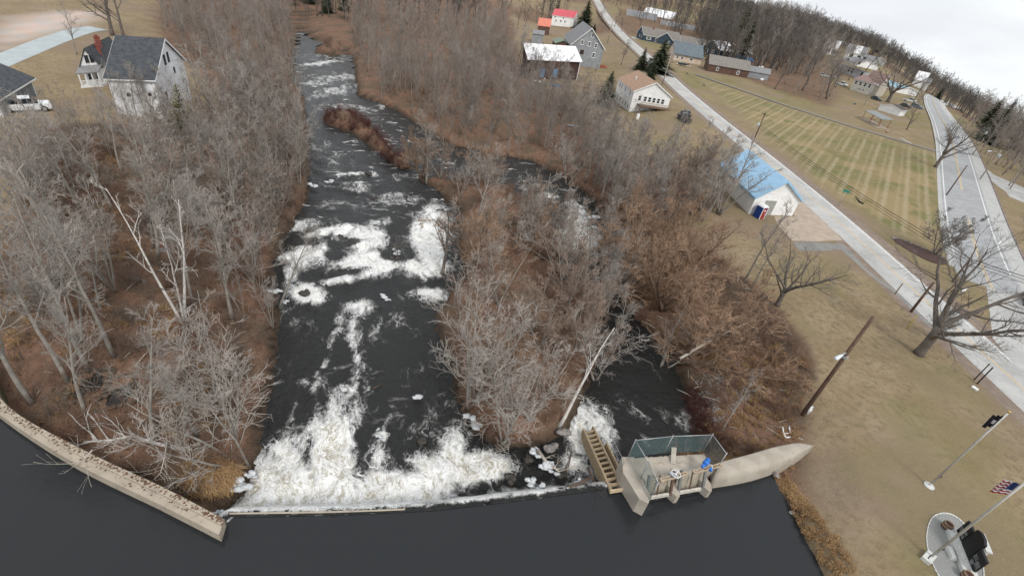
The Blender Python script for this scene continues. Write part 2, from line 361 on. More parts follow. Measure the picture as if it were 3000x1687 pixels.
# ------------------------------------------------------------------ water
def water_mat(name, base, foamy=True, rip=(1.6, .25), rough=.1):
    m, nt, bs = newmat(name); P = wpos(nt); bs.inputs['IOR'].default_value = 1.33
    h = noise(nt, P, rip[0], 6, .62, .4); bp = N(nt, 'ShaderNodeBump', ins={'Strength': rip[1], 'Distance': .3}); L(nt, h, bp.inputs['Height'])
    if not foamy:
        bs.inputs['Base Color'].default_value = (*base, 1); bs.inputs['Roughness'].default_value = rough; L(nt, bp.outputs[0], bs.inputs['Normal']); return m
    f = N(nt, 'ShaderNodeAttribute', attribute_name='foam').outputs['Fac']
    wc = N(nt, 'ShaderNodeTexNoise'); wc.inputs['Scale'].default_value = .6; wc.inputs['Detail'].default_value = 5; L(nt, P, wc.inputs['Vector'])
    wsc = N(nt, 'ShaderNodeVectorMath', operation='SCALE'); wsc.inputs['Scale'].default_value = 1.9; L(nt, wc.outputs['Color'], wsc.inputs[0]); wad = N(nt, 'ShaderNodeVectorMath', operation='ADD'); L(nt, P, wad.inputs[0]); L(nt, wsc.outputs[0], wad.inputs[1])
    def along(sc_x, sc_y, src):
        r_ = N(nt, 'ShaderNodeMapping'); r_.inputs['Rotation'].default_value = (0, 0, R(-22)); L(nt, src, r_.inputs['Vector']); s_ = N(nt, 'ShaderNodeMapping'); s_.inputs['Scale'].default_value = (sc_x, sc_y, 1); L(nt, r_.outputs[0], s_.inputs['Vector']); return s_.outputs[0]
    v = along(1, .42, wad.outputs[0]); vx = along(.34, 1.25, wad.outputs[0])
    n1 = noise(nt, v, .62, 6, .6, .4); n3 = noise(nt, v, 1.7, 6, .62, .6); n4 = noise(nt, v, .85, 5, .55, 1.0); n5 = noise(nt, v, 2.4, 3, .5, .8); nx_ = math_(nt, 'ADD', noise(nt, vx, .75, 7, .62, .5), math_(nt, 'MULTIPLY', math_(nt, 'SUBTRACT', noise(nt, P, .22, 3), .5), .35))
    rdg = lambda n_, k: math_(nt, 'MULTIPLY', math_(nt, 'ABSOLUTE', math_(nt, 'SUBTRACT', n_, .5)), k)
    lace = math_(nt, 'MAXIMUM', sstep(nt, rdg(n4, 1), .045, .0), math_(nt, 'MULTIPLY', sstep(nt, rdg(n5, 1), .06, .0), .8))
    body = math_(nt, 'SUBTRACT', math_(nt, 'MULTIPLY', f, 1.40), math_(nt, 'ADD', math_(nt, 'MULTIPLY', sstep(nt, n1, .34, .66), .62), math_(nt, 'MULTIPLY', sstep(nt, n3, .30, .70), .46)))
    alpha = sstep(nt, body, -.06, .62)
    lac = math_(nt, 'MULTIPLY', lace, sstep(nt, math_(nt, 'ADD', f, math_(nt, 'MULTIPLY', math_(nt, 'SUBTRACT', n1, .5), -1.6)), .16, .55))
    caps = math_(nt, 'MULTIPLY', sstep(nt, nx_, .60, .70), N(nt, 'ShaderNodeAttribute', attribute_name='riffle').outputs['Fac'])
    mask = math_(nt, 'MAXIMUM', math_(nt, 'MAXIMUM', math_(nt, 'MULTIPLY', alpha, .92), math_(nt, 'MULTIPLY', lac, .85)), math_(nt, 'MULTIPLY', caps, .85))
    thick = N(nt, 'ShaderNodeAttribute', attribute_name='tint').outputs['Fac']
    fc = mixc(nt, sstep(nt, n3, .36, .58), (.56, .55, .51), (.84, .84, .83)); fc = mixc(nt, math_(nt, 'MULTIPLY', thick, sstep(nt, math_(nt, 'ADD', math_(nt, 'MULTIPLY', n1, .6), math_(nt, 'MULTIPLY', n3, .4)), .60, .42)), fc, (.43, .385, .285)); fc = mixc(nt, lac, fc, (.92, .92, .91))
    L(nt, mixc(nt, mask, base, fc), bs.inputs['Base Color'])
    rr = N(nt, 'ShaderNodeMapRange'); L(nt, mask, rr.inputs[0]); rr.inputs[3].default_value = rough; rr.inputs[4].default_value = .8; L(nt, rr.outputs[0], bs.inputs['Roughness'])
    b2 = N(nt, 'ShaderNodeBump', ins={'Strength': .7, 'Distance': .25}); L(nt, math_(nt, 'MULTIPLY', mask, n3), b2.inputs['Height']); L(nt, bp.outputs[0], b2.inputs['Normal']); L(nt, b2.outputs[0], bs.inputs['Normal'])
    return m
res_m = water_mat('still_water', (.0195, .0212, .0228), False, (1.1, .11), .06)
mb = MB(); mb.prism(RES, -4, -1.2); ro = mb.build('reservoir_water', res_m); tag(ro, 'still dark water of the reservoir', kind='structure')

wx = axis(-42, 18, .36, 130, 1.05); wx = wx[(wx > -128) & (wx < 22)]; wy = axis(14, 76, .36, 250, 1.05); wy = wy[(wy > 12) & (wy < 250)]
WX, WY = np.meshgrid(wx, wy); WXf, WYf = WX.ravel(), WY.ravel(); wd_ = river_d(WXf, WYf); dres = sdf(RES, WXf, WYf)
base_z = zr(WYf)
# distance downstream of the dam crest
dd = np.full(WXf.shape, 1e9)
for i in range(len(DAM)-1):
    (ax, ay), (bx, by) = DAM[i], DAM[i+1]; ex, ey = bx-ax, by-ay; t = np.clip(((WXf-ax)*ex+(WYf-ay)*ey)/(ex*ex+ey*ey), 0, 1); dd = np.minimum(dd, np.hypot(WXf-ax-t*ex, WYf-ay-t*ey))
foam = np.zeros(WXf.shape); tint = np.zeros(WXf.shape)
PXW, PYW = proj(np.stack([WXf, WYf, base_z+np.where(dd < 3, (1-dd/3)*2.0, 0)], 1)); PXW, PYW = PXW/D, PYW/D
FOAM = [  # where the water breaks white: centre, half sizes, turn, strength
 (770, 1225, 190, 85, 0, 1.25), (835, 1150, 70, 120, -8, 1.1), (860, 1050, 50, 75, 10, .78), (720, 1170, 60, 90, 15, .85), (640, 1262, 75, 36, -30, 1.2), (1010, 1228, 160, 58, -4, 1.2), (1150, 1180, 160, 50, -2, 1.15),
 (1230, 1165, 85, 32, 0, 1.0), (1140, 1120, 42, 62, 20, .75), (1275, 1252, 180, 16, -6, .75), (1440, 1195, 62, 55, 0, 1.0), (1462, 1110, 42, 85, 0, .9), (1490, 1060, 60, 55, 0, .75), (1535, 1110, 26, 70, -14, .72),
 (800, 985, 22, 70, 10, .42), (900, 935, 26, 55, 20, .40), (880, 1010, 40, 40, 0, .35), (960, 1095, 22, 10, 20, .85), (720, 1180, 60, 60, 0, .5), (950, 1160, 60, 50, 0, .5), (880, 1200, 90, 50, 0, .8),
 (775, 642, 62, 30, -8, 1.05), (835, 588, 90, 17, -14, .8), (920, 604, 62, 34, 0, 1.05), (935, 662, 95, 40, 0, 1.1), (1082, 600, 52, 80, 8, 1.15), (1070, 675, 70, 28, 0, 1.0), (772, 738, 56, 24, 10, 1.1), (870, 700, 95, 17, -10, .75),
 (905, 772, 42, 24, 0, .75), (850, 800, 16, 22, 0, .6), (1090, 745, 62, 20, 0, .7), (730, 700, 20, 50, 0, .7), (960, 560, 70, 14, -6, .55), (1000, 500, 70, 20, 0, .5), (885, 830, 14, 40, 10, .4), (760, 570, 60, 14, -10, .6),
 (1450, 606, 56, 30, 0, 1.1), (1455, 560, 28, 48, -20, 1.0), (1440, 515, 18, 16, 0, .7), (1372, 492, 34, 9, 8, .8), (1330, 470, 30, 8, 0, .4), (1300, 620, 60, 20, 0, .4),
 (890, 440, 60, 6, -5, .65), (880, 470, 70, 12, 4, .45), (860, 520, 80, 16, 0, .35), (930, 440, 20, 8, 0, .6), (1010, 450, 40, 10, 0, .35), (800, 370, 44, 14, -20, .35), (850, 400, 60, 30, 0, .25),
 (808, 160, 60, 6, -6, .95), (850, 196, 66, 13, -4, .60), (835, 232, 70, 14, -10, .60), (880, 272, 80, 9, 4, .6), (790, 211, 44, 5, 0, .9), (830, 140, 60, 12, 0, .4), (960, 268, 30, 7, 0, .6), (1100, 400, 80, 40, 0, .25), (940, 330, 60, 50, 0, .2), (1230, 420, 80, 15, 0, .25), (1630, 1060, 60, 60, 0, .22), (1720, 1060, 30, 40, 0, .33), (1500, 880, 80, 60, 0, .15)]
for cx, cy, rx, ry, rot, s in FOAM:
    c, q = math.cos(R(rot)), math.sin(R(rot)); ax = (PXW-cx); ay = (PYW-cy); uu = (ax*c+ay*q)/rx; vv = (-ax*q+ay*c)/ry
    g = s*.86*(1-smooth(np.sqrt(uu*uu+vv*vv), .35, 1.55)); foam = np.maximum(foam, g)
for cx, cy, rx, ry, rot, s in ((872, 612, 46, 11, -8, .8), (790, 606, 60, 8, -8, .8), (1000, 640, 46, 22, 0, .9), (850, 690, 70, 9, -6, .8), (1010, 570, 26, 50, 0, .7), (800, 690, 30, 12, 0, .7), (960, 720, 80, 10, 0, .8), (880, 560, 60, 7, -10, .7), (840, 640, 26, 12, 0, .7), (1000, 690, 30, 10, 0, .6), (1330, 1215, 150, 22, -8, .75), (1000, 1180, 50, 22, 0, .4), (780, 1180, 16, 60, -10, .35), (905, 1200, 18, 60, 20, .35), (1390, 1195, 40, 40, 0, .6)):
    c, q = math.cos(R(rot)), math.sin(R(rot)); ax = (PXW-cx); ay = (PYW-cy); foam = foam*(1-s*(1-smooth(np.hypot((ax*c+ay*q)/rx, (-ax*q+ay*c)/ry), .5, 1.4)))
tint = smooth(foam, .55, .9)*np.where(PYW > 1000, 1, .3)*(1-.4*fbm(WXf*.7, WYf*.7, 8))
foam = np.where(PYW < 430, foam*.8, foam); foam = np.maximum(foam, np.where((PYW > 760) & (PYW < 1180) & (PXW < 1150), .20*smooth(fbm(WXf/3, WYf/5, 14), .45, .7), 0))
foam = np.maximum(foam, np.where(WXf < 5.5, .85, .5)*(1-smooth(dd, 1.2, 3.5))*(WXf < 9.2)); riffle = np.where((PYW < 600) & (PYW > 40), .25+.75*smooth(fbm(WXf/7, WYf/4, 71), .4, .6), 0)*smooth(620-PYW, 0, 60)
def line_foam(pts, wd, s):
    global foam
    for (x0, y0), (x1, y1) in zip(pts[:-1], pts[1:]):
        t = np.clip(((PXW-x0)*(x1-x0)+(PYW-y0)*(y1-y0))/((x1-x0)**2+(y1-y0)**2), 0, 1); q = np.hypot(PXW-x0-t*(x1-x0), PYW-y0-t*(y1-y0)); foam = np.maximum(foam, s*(1-smooth(q, wd*.3, wd*1.6)))
for ln_ in ([(892, 800), (884, 850), (895, 900), (905, 935), (890, 985), (872, 1040)], [(835, 890), (800, 940), (788, 985), (800, 1025), (830, 1060)], [(905, 935), (930, 985)], [(850, 830), (830, 870), (835, 890)]): line_foam(ln_, 9, .50)
line_foam([(720, 1110), (740, 1010), (760, 960)], 14, .34); line_foam([(1010, 980), (960, 1090)], 12, .3)
foam = foam*np.where(WXf < 9.2, smooth(dd, .12, .55), 1)
riffle = np.maximum(riffle, np.where((PYW > 800) & (PXW < 1150), .5*smooth(fbm(WXf/4, WYf/4, 72), .45, .62), 0))
drop = (1-smooth(dd, .25, 2.6))*np.where(WXf < 9.2, 1, 0); zz = base_z+(-1.15-base_z)*drop
lump = foam*(fbm(WXf/1.1, WYf/1.3, 21, 4)-.35)*1.1*smooth(dd, .3, 2)
rip = (fbm(WXf/2.2, WYf/1.5, 61, 4)-.5)*np.where(PYW < 780, .55, .22)+(fbm(WXf/9, WYf/5, 62, 2)-.5)*np.where(PYW < 780, .7, .1)
zz = zz+np.clip(lump, -.1, 1)+rip*smooth(dd, .5, 3)
keep = ((wd_ < 1.3) | ((dd < 3) & (WXf < 9.5))) & (dres > -.45)
# the sheet ends in a clean line along the crest
snap = keep & (dres < .02) & (dd < 2); bd = np.full(WXf.shape, 1e9); sxp, syp = WXf.copy(), WYf.copy()
for i in range(len(DAM)-1):
    (ax, ay), (bx, by) = DAM[i], DAM[i+1]; ex, ey = bx-ax, by-ay; t = np.clip(((WXf-ax)*ex+(WYf-ay)*ey)/(ex*ex+ey*ey), 0, 1); qx, qy = ax+t*ex, ay+t*ey; dq = np.hypot(WXf-qx, WYf-qy); m2 = dq < bd; bd = np.where(m2, dq, bd); sxp = np.where(m2, qx, sxp); syp = np.where(m2, qy, syp)
WXf = np.where(snap, sxp, WXf); WYf = np.where(snap, syp, WYf); zz = np.where(snap, -1.17, zz)
nx, ny = len(wx), len(wy); ii = np.arange(nx*ny).reshape(ny, nx); Qw = np.stack([ii[:-1, :-1].ravel(), ii[:-1, 1:].ravel(), ii[1:, 1:].ravel(), ii[1:, :-1].ravel()], 1)
Qw = Qw[keep[Qw].all(1)]; used, inv = np.unique(Qw, return_inverse=True)
riv_m = water_mat('river_water', (.017, .017, .0165), True, (2.0, .75), .16)
rv = link('river_water', np_mesh('river_water', np.stack([WXf, WYf, zz], 1)[used], inv.reshape(-1, 4), riv_m, True, dict(foam=foam[used], tint=tint[used], riffle=riffle[used])))
tag(rv, 'dark river water with white foam below the dam', kind='structure')

# ------------------------------------------------------------------ roads, drives and paths (sheets on the ground)
asph = mat('asphalt', (.37, .365, .355), (.45, .445, .43), .9, .22, c3=(.345, .34, .33), s3=.9, obj=False)
asph_d = mat('highway_asphalt', (.29, .295, .30), (.34, .345, .35), .9, .6, c3=(.28, .28, .285), s3=.8, obj=False)
old = mat('old_asphalt', (.19, .185, .175), (.25, .24, .225), .95, .7, c3=(.14, .12, .10), s3=4, obj=False)
gravel = mat('gravel', (.40, .325, .26), (.33, .27, .215), .95, .8, c3=(.47, .40, .33), s3=8, obj=False)
shoulder = mat('road_shoulder', (.19, .145, .115), (.24, .19, .15), .95, .9, c3=(.15, .11, .085), s3=6, obj=False)
white_p = mat('white_road_paint', (.72, .72, .70), (.52, .52, .51), .8, 3, obj=False)
yellow_p = mat('yellow_road_paint', (.62, .46, .24), (.48, .38, .25), .8, 3, obj=False)
for q_ in (asph, asph_d, old):   # cracks and tar patches
    nt = q_.node_tree; bs = nt.nodes['Principled BSDF']; src = bs.inputs['Base Color'].links[0].from_socket; P = wpos(nt); ck = noise(nt, P, .55, 8, .7, .8)
    line = math_(nt, 'MULTIPLY', sstep(nt, math_(nt, 'ABSOLUTE', math_(nt, 'SUBTRACT', ck, .5)), .012, .0), sstep(nt, noise(nt, P, .15, 2), .42, .55))
    c_ = mixc(nt, math_(nt, 'MULTIPLY', line, .6), src, (.10, .098, .095)); c_ = mixc(nt, math_(nt, 'MULTIPLY', sstep(nt, noise(nt, P, .09, 4, .65), .52, .60), .25), c_, (.22, .215, .205)); L(nt, c_, bs.inputs['Base Color'])
def ribbon(mb, path, a, b, z, m=0):
    """strip between offsets a and b (to the right of travel is +)"""
    P = [np.array(p[:2], float) for p in path]; rows = []
    for i, p in enumerate(P):
        d = P[min(i+1, len(P)-1)]-P[max(i-1, 0)]; d /= np.linalg.norm(d); n_ = np.array([d[1], -d[0]]); rows.append((p+n_*a, p+n_*b))
    for i in range(len(rows)-1):
        mb.quad(*[(*q_, z+float(far_rise(*q_))+.22*float(smooth(math.hypot(*q_), 130, 230))) for q_ in (rows[i][0], rows[i][1], rows[i+1][1], rows[i+1][0])], m=m)
def fine(path, step=4):
    out = [np.array(path[0], float)]
    for a, b in zip(path[:-1], path[1:]):
        a = np.array(a, float); b = np.array(b, float); n_ = max(1, int(np.linalg.norm(b-a)/step))
        out += [a+(b-a)*k/n_ for k in range(1, n_+1)]
    return out
def bez(path, k=6):
    P = [np.array(p, float) for p in path]; out = []
    for i in range(len(P)-1):
        p0, p1, p2, p3 = P[max(i-1, 0)], P[i], P[i+1], P[min(i+2, len(P)-1)]
        for j in range(k):
            t = j/k; out.append(.5*((2*p1)+(-p0+p2)*t+(2*p0-5*p1+4*p2-p3)*t*t+(-p0+3*p1-3*p2+p3)*t**3))
    return out+[P[-1]]
MAIN = bez([(52.2, 8), (51.2, 30), (50.9, 42), (50.6, 54), (50.5, 64), (50.3, 74), (49.6, 90), (48.2, 110), (45.5, 140), (43.2, 175), (42.3, 205), (40.5, 250), (38, 300), (36, 360), (30, 450), (20, 620)])
HIGH = bez([(56, 38), (62.5, 56), (68.2, 67.5), (79.9, 87), (93.2, 108), (109.8, 134.1), (126, 160), (150, 200), (176, 245), (206, 292), (250, 350), (330, 440)])
mb = MB(); ribbon(mb, MAIN, -4.6, 4.9, .006); tag(mb.build('road_shoulder', shoulder), kind='structure')
mb = MB(); ribbon(mb, MAIN, -2.9, 2.9, .014); ribbon(mb, MAIN, 2.35, 2.6, .018, 1)
for a in (-.16, .06): ribbon(mb, MAIN, a, a+.11, .018, 2)
tag(mb.build('road', [asph, white_p, yellow_p], fix=False), 'pale two lane street running past the lawn', kind='structure')
mb = MB(); ribbon(mb, HIGH[10:], -4.6, 6.4, .024); tag(mb.build('highway_shoulder', mat('pale_asphalt', (.42, .42, .40), (.37, .37, .36), .9, .7, obj=False), fix=False), kind='structure')
mb = MB(); ribbon(mb, HIGH[8:], -3.9, 3.9, .032); ribbon(mb, HIGH[12:], -3.5, -3.3, .036, 1); ribbon(mb, HIGH[12:], 3.3, 3.5, .036, 1)
for a in (-.2, .07): ribbon(mb, HIGH[8:], a, a+.13, .036, 2)
tag(mb.build('road', [asph_d, white_p, yellow_p], fix=False), 'grey highway with white edge lines', kind='structure')
mb = MB(); mb.prism([(48.1, 30), (56, 30), (59, 44), (66, 56), (74, 68), (69, 68), (62, 58), (54.5, 47), (52.6, 40)], -.05, .021)
mb.prism([(56, 30), (76, 30), (76, 60), (72.5, 66), (66, 56), (59, 44)], -.05, .0215); tag(mb.build('junction_pavement', asph), kind='structure')
sx = lambda x, y: tuple(at(2000+x/2.576, 560+y/2.576)[:2])
mb = MB(); mb.prism([(47.6, 81.6), (47.9, 73.9), sx(1205, 370), sx(1000, 380), sx(830, 375), sx(720, 260), sx(690, 190), (42.6, 74), (43.5, 82)], -.05, .008); tag(mb.build('gravel_drive', gravel), kind='structure')
mb = MB(); mb.prism([sx(830, 385), sx(880, 450), sx(1050, 452), sx(1190, 440), sx(1260, 500), sx(1420, 640), sx(1600, 770), sx(1790, 960), sx(1960, 1110), sx(1990, 1100), sx(1640, 770), sx(1400, 600), sx(1215, 400), sx(1020, 385)], -.05, .011); tag(mb.build('old_drive', old), kind='structure')
mb = MB(); ribbon(mb, bez([(57, 212), (68, 196), (80, 178), (93, 162), (108, 148), (115, 142)]), -.8, .8, .012); tag(mb.build('path', old, fix=False), kind='structure')
mb = MB(); ribbon(mb, bez([at(x, y)[:2] for x, y in ((-80, 215), (0, 180), (75, 150), (150, 120), (235, 92), (290, 84))]), -2.4, 2.4, .02); tag(mb.build('road', mat('pale_road', (.40, .44, .45), (.35, .385, .39), .9, .4, obj=False), fix=False), 'pale back road beside the sandy lot', kind='structure')
cx5 = lambda x, y: tuple(at(2600+x/6.44, 350+y/6.44)[:2])
mb = MB(); mb.prism([cx5(1530, 760), cx5(1600, 1060), cx5(1740, 1140), cx5(2070, 1330), cx5(2250, 1443), (112, 96), (120, 103), cx5(2010, 1050), cx5(1830, 900)], -.05, .028); tag(mb.build('side_drive', asph), kind='structure')
mb = MB(); mb.prism([(54, 318), (54.5, 325), (40, 318), (40, 311)], -.05, .026); mb.prism([(43, 248), (53, 243), (53, 246), (43, 252)], -.05, .027); tag(mb.build('house_drives', asph), kind='structure')
# dark raised kerb along the far side of the highway
kb = MB(); hp = HIGH[14:46]
for i in range(len(hp)-1):
    d = (hp[i+1]-hp[i]); d /= np.linalg.norm(d); n_ = np.array([d[1], -d[0]]); a, b, c, e = hp[i]+n_*6.4, hp[i]+n_*6.65, hp[i+1]+n_*6.65, hp[i+1]+n_*6.4
    kb.hexa([(*a, -.05), (*b, -.05), (*c, -.05), (*e, -.05)], [(*a, .12), (*b, .12), (*c, .12), (*e, .12)])
kb.v = [(x, y, z+float(far_rise(x, y))+.2*float(smooth(math.hypot(x, y), 130, 230))) for x, y, z in kb.v]
tag(kb.build('kerb', mat('kerb_stone', (.16, .10, .09), (.24, .2, .18), .9, 1.5)), kind='structure')
# ------------------------------------------------------------------ trees
bark_grey = mat('grey_bark', (.30, .275, .245), (.20, .18, .155), .95, 1.4, c3=(.30, .295, .26), s3=5)
bark_dark = mat('dark_bark', (.155, .13, .11), (.10, .085, .075), .95, 1.6, c3=(.15, .135, .115), s3=5)
bark_birch = mat('birch_bark', (.62, .59, .55), (.47, .44, .41), .85, 1.2, c3=(.16, .14, .13), s3=4)
bark_brown = mat('brown_bark', (.20, .135, .09), (.135, .09, .065), .95, 1.4, c3=(.25, .19, .14), s3=5)
twig_grey = mat('grey_twigs', (.345, .312, .282), (.24, .213, .19), .95, .35)
twig_pale = mat('pale_twigs', (.37, .335, .305), (.27, .24, .215), .95, .35)
twig_dark = mat('dark_twigs', (.185, .165, .15), (.13, .115, .105), .95, .35)
twig_red = mat('red_brown_twigs', (.30, .215, .165), (.225, .17, .135), .95, .35)
twig_tan = mat('tan_brown_twigs', (.325, .215, .142), (.245, .165, .115), .95, .35)
def wander(p, d, ln, k, jit, up, rr):
    pts = [p.copy()]; d = d.normalized()
    for i in range(k):
        d = (d+Vector((rr.uniform(-jit, jit), rr.uniform(-jit, jit), rr.uniform(-jit, jit)+up))).normalized(); pts.append(pts[-1]+d*ln/k)
    return pts, d
def sample(pts, t):
    f = t*(len(pts)-1); i = min(int(f), len(pts)-2); return pts[i].lerp(pts[i+1], f-i), (pts[i+1]-pts[i]).normalized()
def side_dir(d, ang, rr):
    a = d.orthogonal().normalized(); a.rotate(Matrix.Rotation(rr.uniform(0, 2*PI), 3, d)); return (d*math.cos(ang)+a*math.sin(ang)).normalized()
def gen_tree(seed, h, r0=.16, stems=1, splay=.25, limbs=13, first=.3, spread=.45, la=(25, 60), sub=6, tw=5, st=2, lean=(0, 0), twr=.012, twl=1.0, up=.06, kink=.10):
    rr = random.Random(seed); T = MB(); C = MB()
    for s in range(stems):
        hh = h*rr.uniform(.82, 1) if s else h
        d = Vector((lean[0], lean[1], 1))
        if stems > 1:
            a = 2*PI*s/stems+rr.uniform(-.5, .5); d += Vector((math.cos(a), math.sin(a), 0))*splay*rr.uniform(.5, 1.2)
        r = r0 if stems == 1 else r0*rr.uniform(.6, .9)
        tp, _ = wander(Vector((0, 0, -.3)), d, hh, 9, kink, .03, rr)
        T.tube(tp, [r*(1.25 if i == 0 else 1)*(1-.86*(i/9)**.9) for i in range(10)], 7)
        for i in range(limbs):
            t = first+(1-first)*(i+rr.random())/limbs*.97; p, td = sample(tp, t)
            ln = hh*spread*(1.05-.75*t)*rr.uniform(.65, 1.15); rl = max(r*(1-.86*t**.9)*.55, .02)
            lp, _ = wander(p, side_dir(td, R(rr.uniform(*la)), rr), ln, 5, .2, up, rr)
            T.tube(lp, [rl*(1-.8*k/5) for k in range(6)], 5, cap=False)
            for j in range(sub):
                t2 = .22+.78*(j+rr.random())/sub; p2, d2 = sample(lp, min(t2, 1)); l2 = ln*.48*(1.15-.6*t2)*rr.uniform(.6, 1.2); r2 = max(rl*(1-.8*t2)*.6, twr*1.25)
                bp, _ = wander(p2, side_dir(d2, R(rr.uniform(25, 60)), rr), l2, 3, .2, up, rr)
                C.tube(bp, [r2, r2*.8, r2*.6, twr*.8], 4, cap=False)
                for k in range(tw):
                    t3 = .15+.85*(k+rr.random())/tw; p3, d3 = sample(bp, min(t3, 1)); l3 = l2*.55*rr.uniform(.5, 1.2)*twl
                    q, _ = wander(p3, side_dir(d3, R(rr.uniform(20, 55)), rr), l3, 2, .2, up*1.5, rr); C.tube(q, [twr, twr*.85, twr*.5], 3, cap=False)
                    for x in range(st):
                        p4, d4 = sample(q, rr.uniform(.2, .95)); q4, _ = wander(p4, side_dir(d4, R(rr.uniform(20, 50)), rr), l3*.6, 1, .1, up, rr); C.tube(q4, [twr*.8, twr*.45], 3, cap=False)
    return T, C
def gen_oak(seed, h=14, r0=.40, fork=.27, limbs=6, lean=(0, 0)):
    rr = random.Random(seed); T = MB(); C = MB(); tp, td = wander(Vector((0, 0, -.3)), Vector((lean[0], lean[1], 1)), h*fork, 4, .05, .02, rr); T.tube(tp, [r0*1.3, r0*1.02, r0*.92, r0*.88, r0*.85], 9)
    def grow(p, d, ln, r, lev):
        k = 6 if lev < 2 else (4 if lev == 2 else 2); pts, _ = wander(p, d, ln, k, (.17, .24, .26, .22)[lev], .05, rr); (T if lev < 2 else C).tube(pts, [max(r*(1-.82*i/k), .008) for i in range(k+1)], (7, 5, 4, 3)[lev], cap=False)
        if lev == 3: return
        for j in range((7, 7, 6)[lev]):
            t = .25+.75*(j+rr.random())/(7, 7, 6)[lev]; q, dq = sample(pts, min(t, 1)); grow(q, side_dir(dq, R(rr.uniform(25, 62)), rr), ln*(.50, .50, .52)[lev]*rr.uniform(.6, 1.15)*(1.15-.45*t), max(r*(1-.82*t)*.62, .011), lev+1)
    for i in range(limbs):
        a = 2*PI*i/limbs+rr.uniform(-.4, .4); f = .62+.38*(i % 3)/2; q, _ = sample(tp, f); tilt = rr.uniform(.35, 1.15) if i else .15; grow(q, Vector((math.cos(a)*tilt, math.sin(a)*tilt, 1)), h*rr.uniform(.55, .78), r0*rr.uniform(.42, .62), 0)
    return T, C
def tree_proto(seed, bark, twig, **kw):
    T, C = gen_tree(seed, **kw); return T.mesh('trunk', bark, True), C.mesh('crown', twig)
def plant(name, label, cat, pr, loc, rz, scale=1, group=None, parts=('trunk', 'crown')):
    t = thing(name, label, cat, loc, rz, group); t.scale = (scale,)*3 if not hasattr(scale, '__len__') else scale
    for nm, me in zip(parts, pr): link(nm, me, t)
    return t
P_GREY = [tree_proto(100+i, bark_grey, twig_grey, h=1.0*12, limbs=15, spread=.38+.03*(i % 3), la=(22, 52), sub=7, tw=5, st=2, twr=.0115, kink=.07) for i in range(5)]
P_SLIM = [tree_proto(120+i, bark_grey, twig_grey, h=12, r0=.13, limbs=13, first=.35, spread=.30, la=(18, 46), sub=6, tw=5, st=2, twr=.0115, kink=.06) for i in range(4)]
P_CLUMP = [tree_proto(140+i, bark_grey, twig_grey, h=11, r0=.14, stems=4, splay=.26, limbs=7, first=.3, spread=.33, la=(18, 44), sub=6, tw=5, st=2, twr=.0115, kink=.07) for i in range(4)]
P_PALE = [tree_proto(160+i, bark_grey, twig_pale, h=9, r0=.14, stems=3, splay=.40, limbs=9, first=.22, spread=.52, la=(30, 65), sub=6, tw=4, st=1, twr=.013) for i in range(4)]
P_RED = [tree_proto(180+i, bark_grey, twig_red, h=10, r0=.12, stems=4, splay=.32, limbs=8, first=.2, spread=.36, la=(20, 52), sub=6, tw=6, st=2, twr=.012) for i in range(3)]
P_TAN = [tree_proto(200+i, bark_brown, twig_tan, h=9, r0=.2, stems=5, splay=.55, limbs=9, first=.2, spread=.46, la=(25, 62), sub=7, tw=6, st=3, twr=.013) for i in range(3)]
P_DARK = [tree_proto(220+i, bark_dark, twig_dark, h=12, r0=.22, limbs=13, first=.22, spread=.48, la=(25, 60), sub=7, tw=6, st=3, twr=.0115) for i in range(3)]
P_BARE = [tree_proto(240+i, bark_dark, twig_dark, h=13, r0=.36, stems=1, limbs=10, first=.2, spread=.66, la=(30, 65), sub=7, tw=5, st=2, kink=.10, twr=.0115) for i in range(2)]
def oak_proto(seed, **kw): T, C = gen_oak(seed, **kw); return T.mesh('trunk', bark_dark, True), C.mesh('crown', twig_dark)
P_OAK = [oak_proto(280+i) for i in range(2)]
P_TWIG = [tree_proto(290, bark_dark, twig_dark, h=7, r0=.10, stems=6, splay=.6, limbs=7, first=.15, spread=.42, la=(25, 65), sub=6, tw=6, st=3, twr=.015)]
P_BIRCH = [tree_proto(260+i, bark_birch, bark_birch, h=12, r0=.17, stems=3 if i == 0 else 1, splay=.22, limbs=5, first=.4, spread=.30, la=(20, 45), sub=4, tw=2, st=0, kink=.06) for i in range(2)]

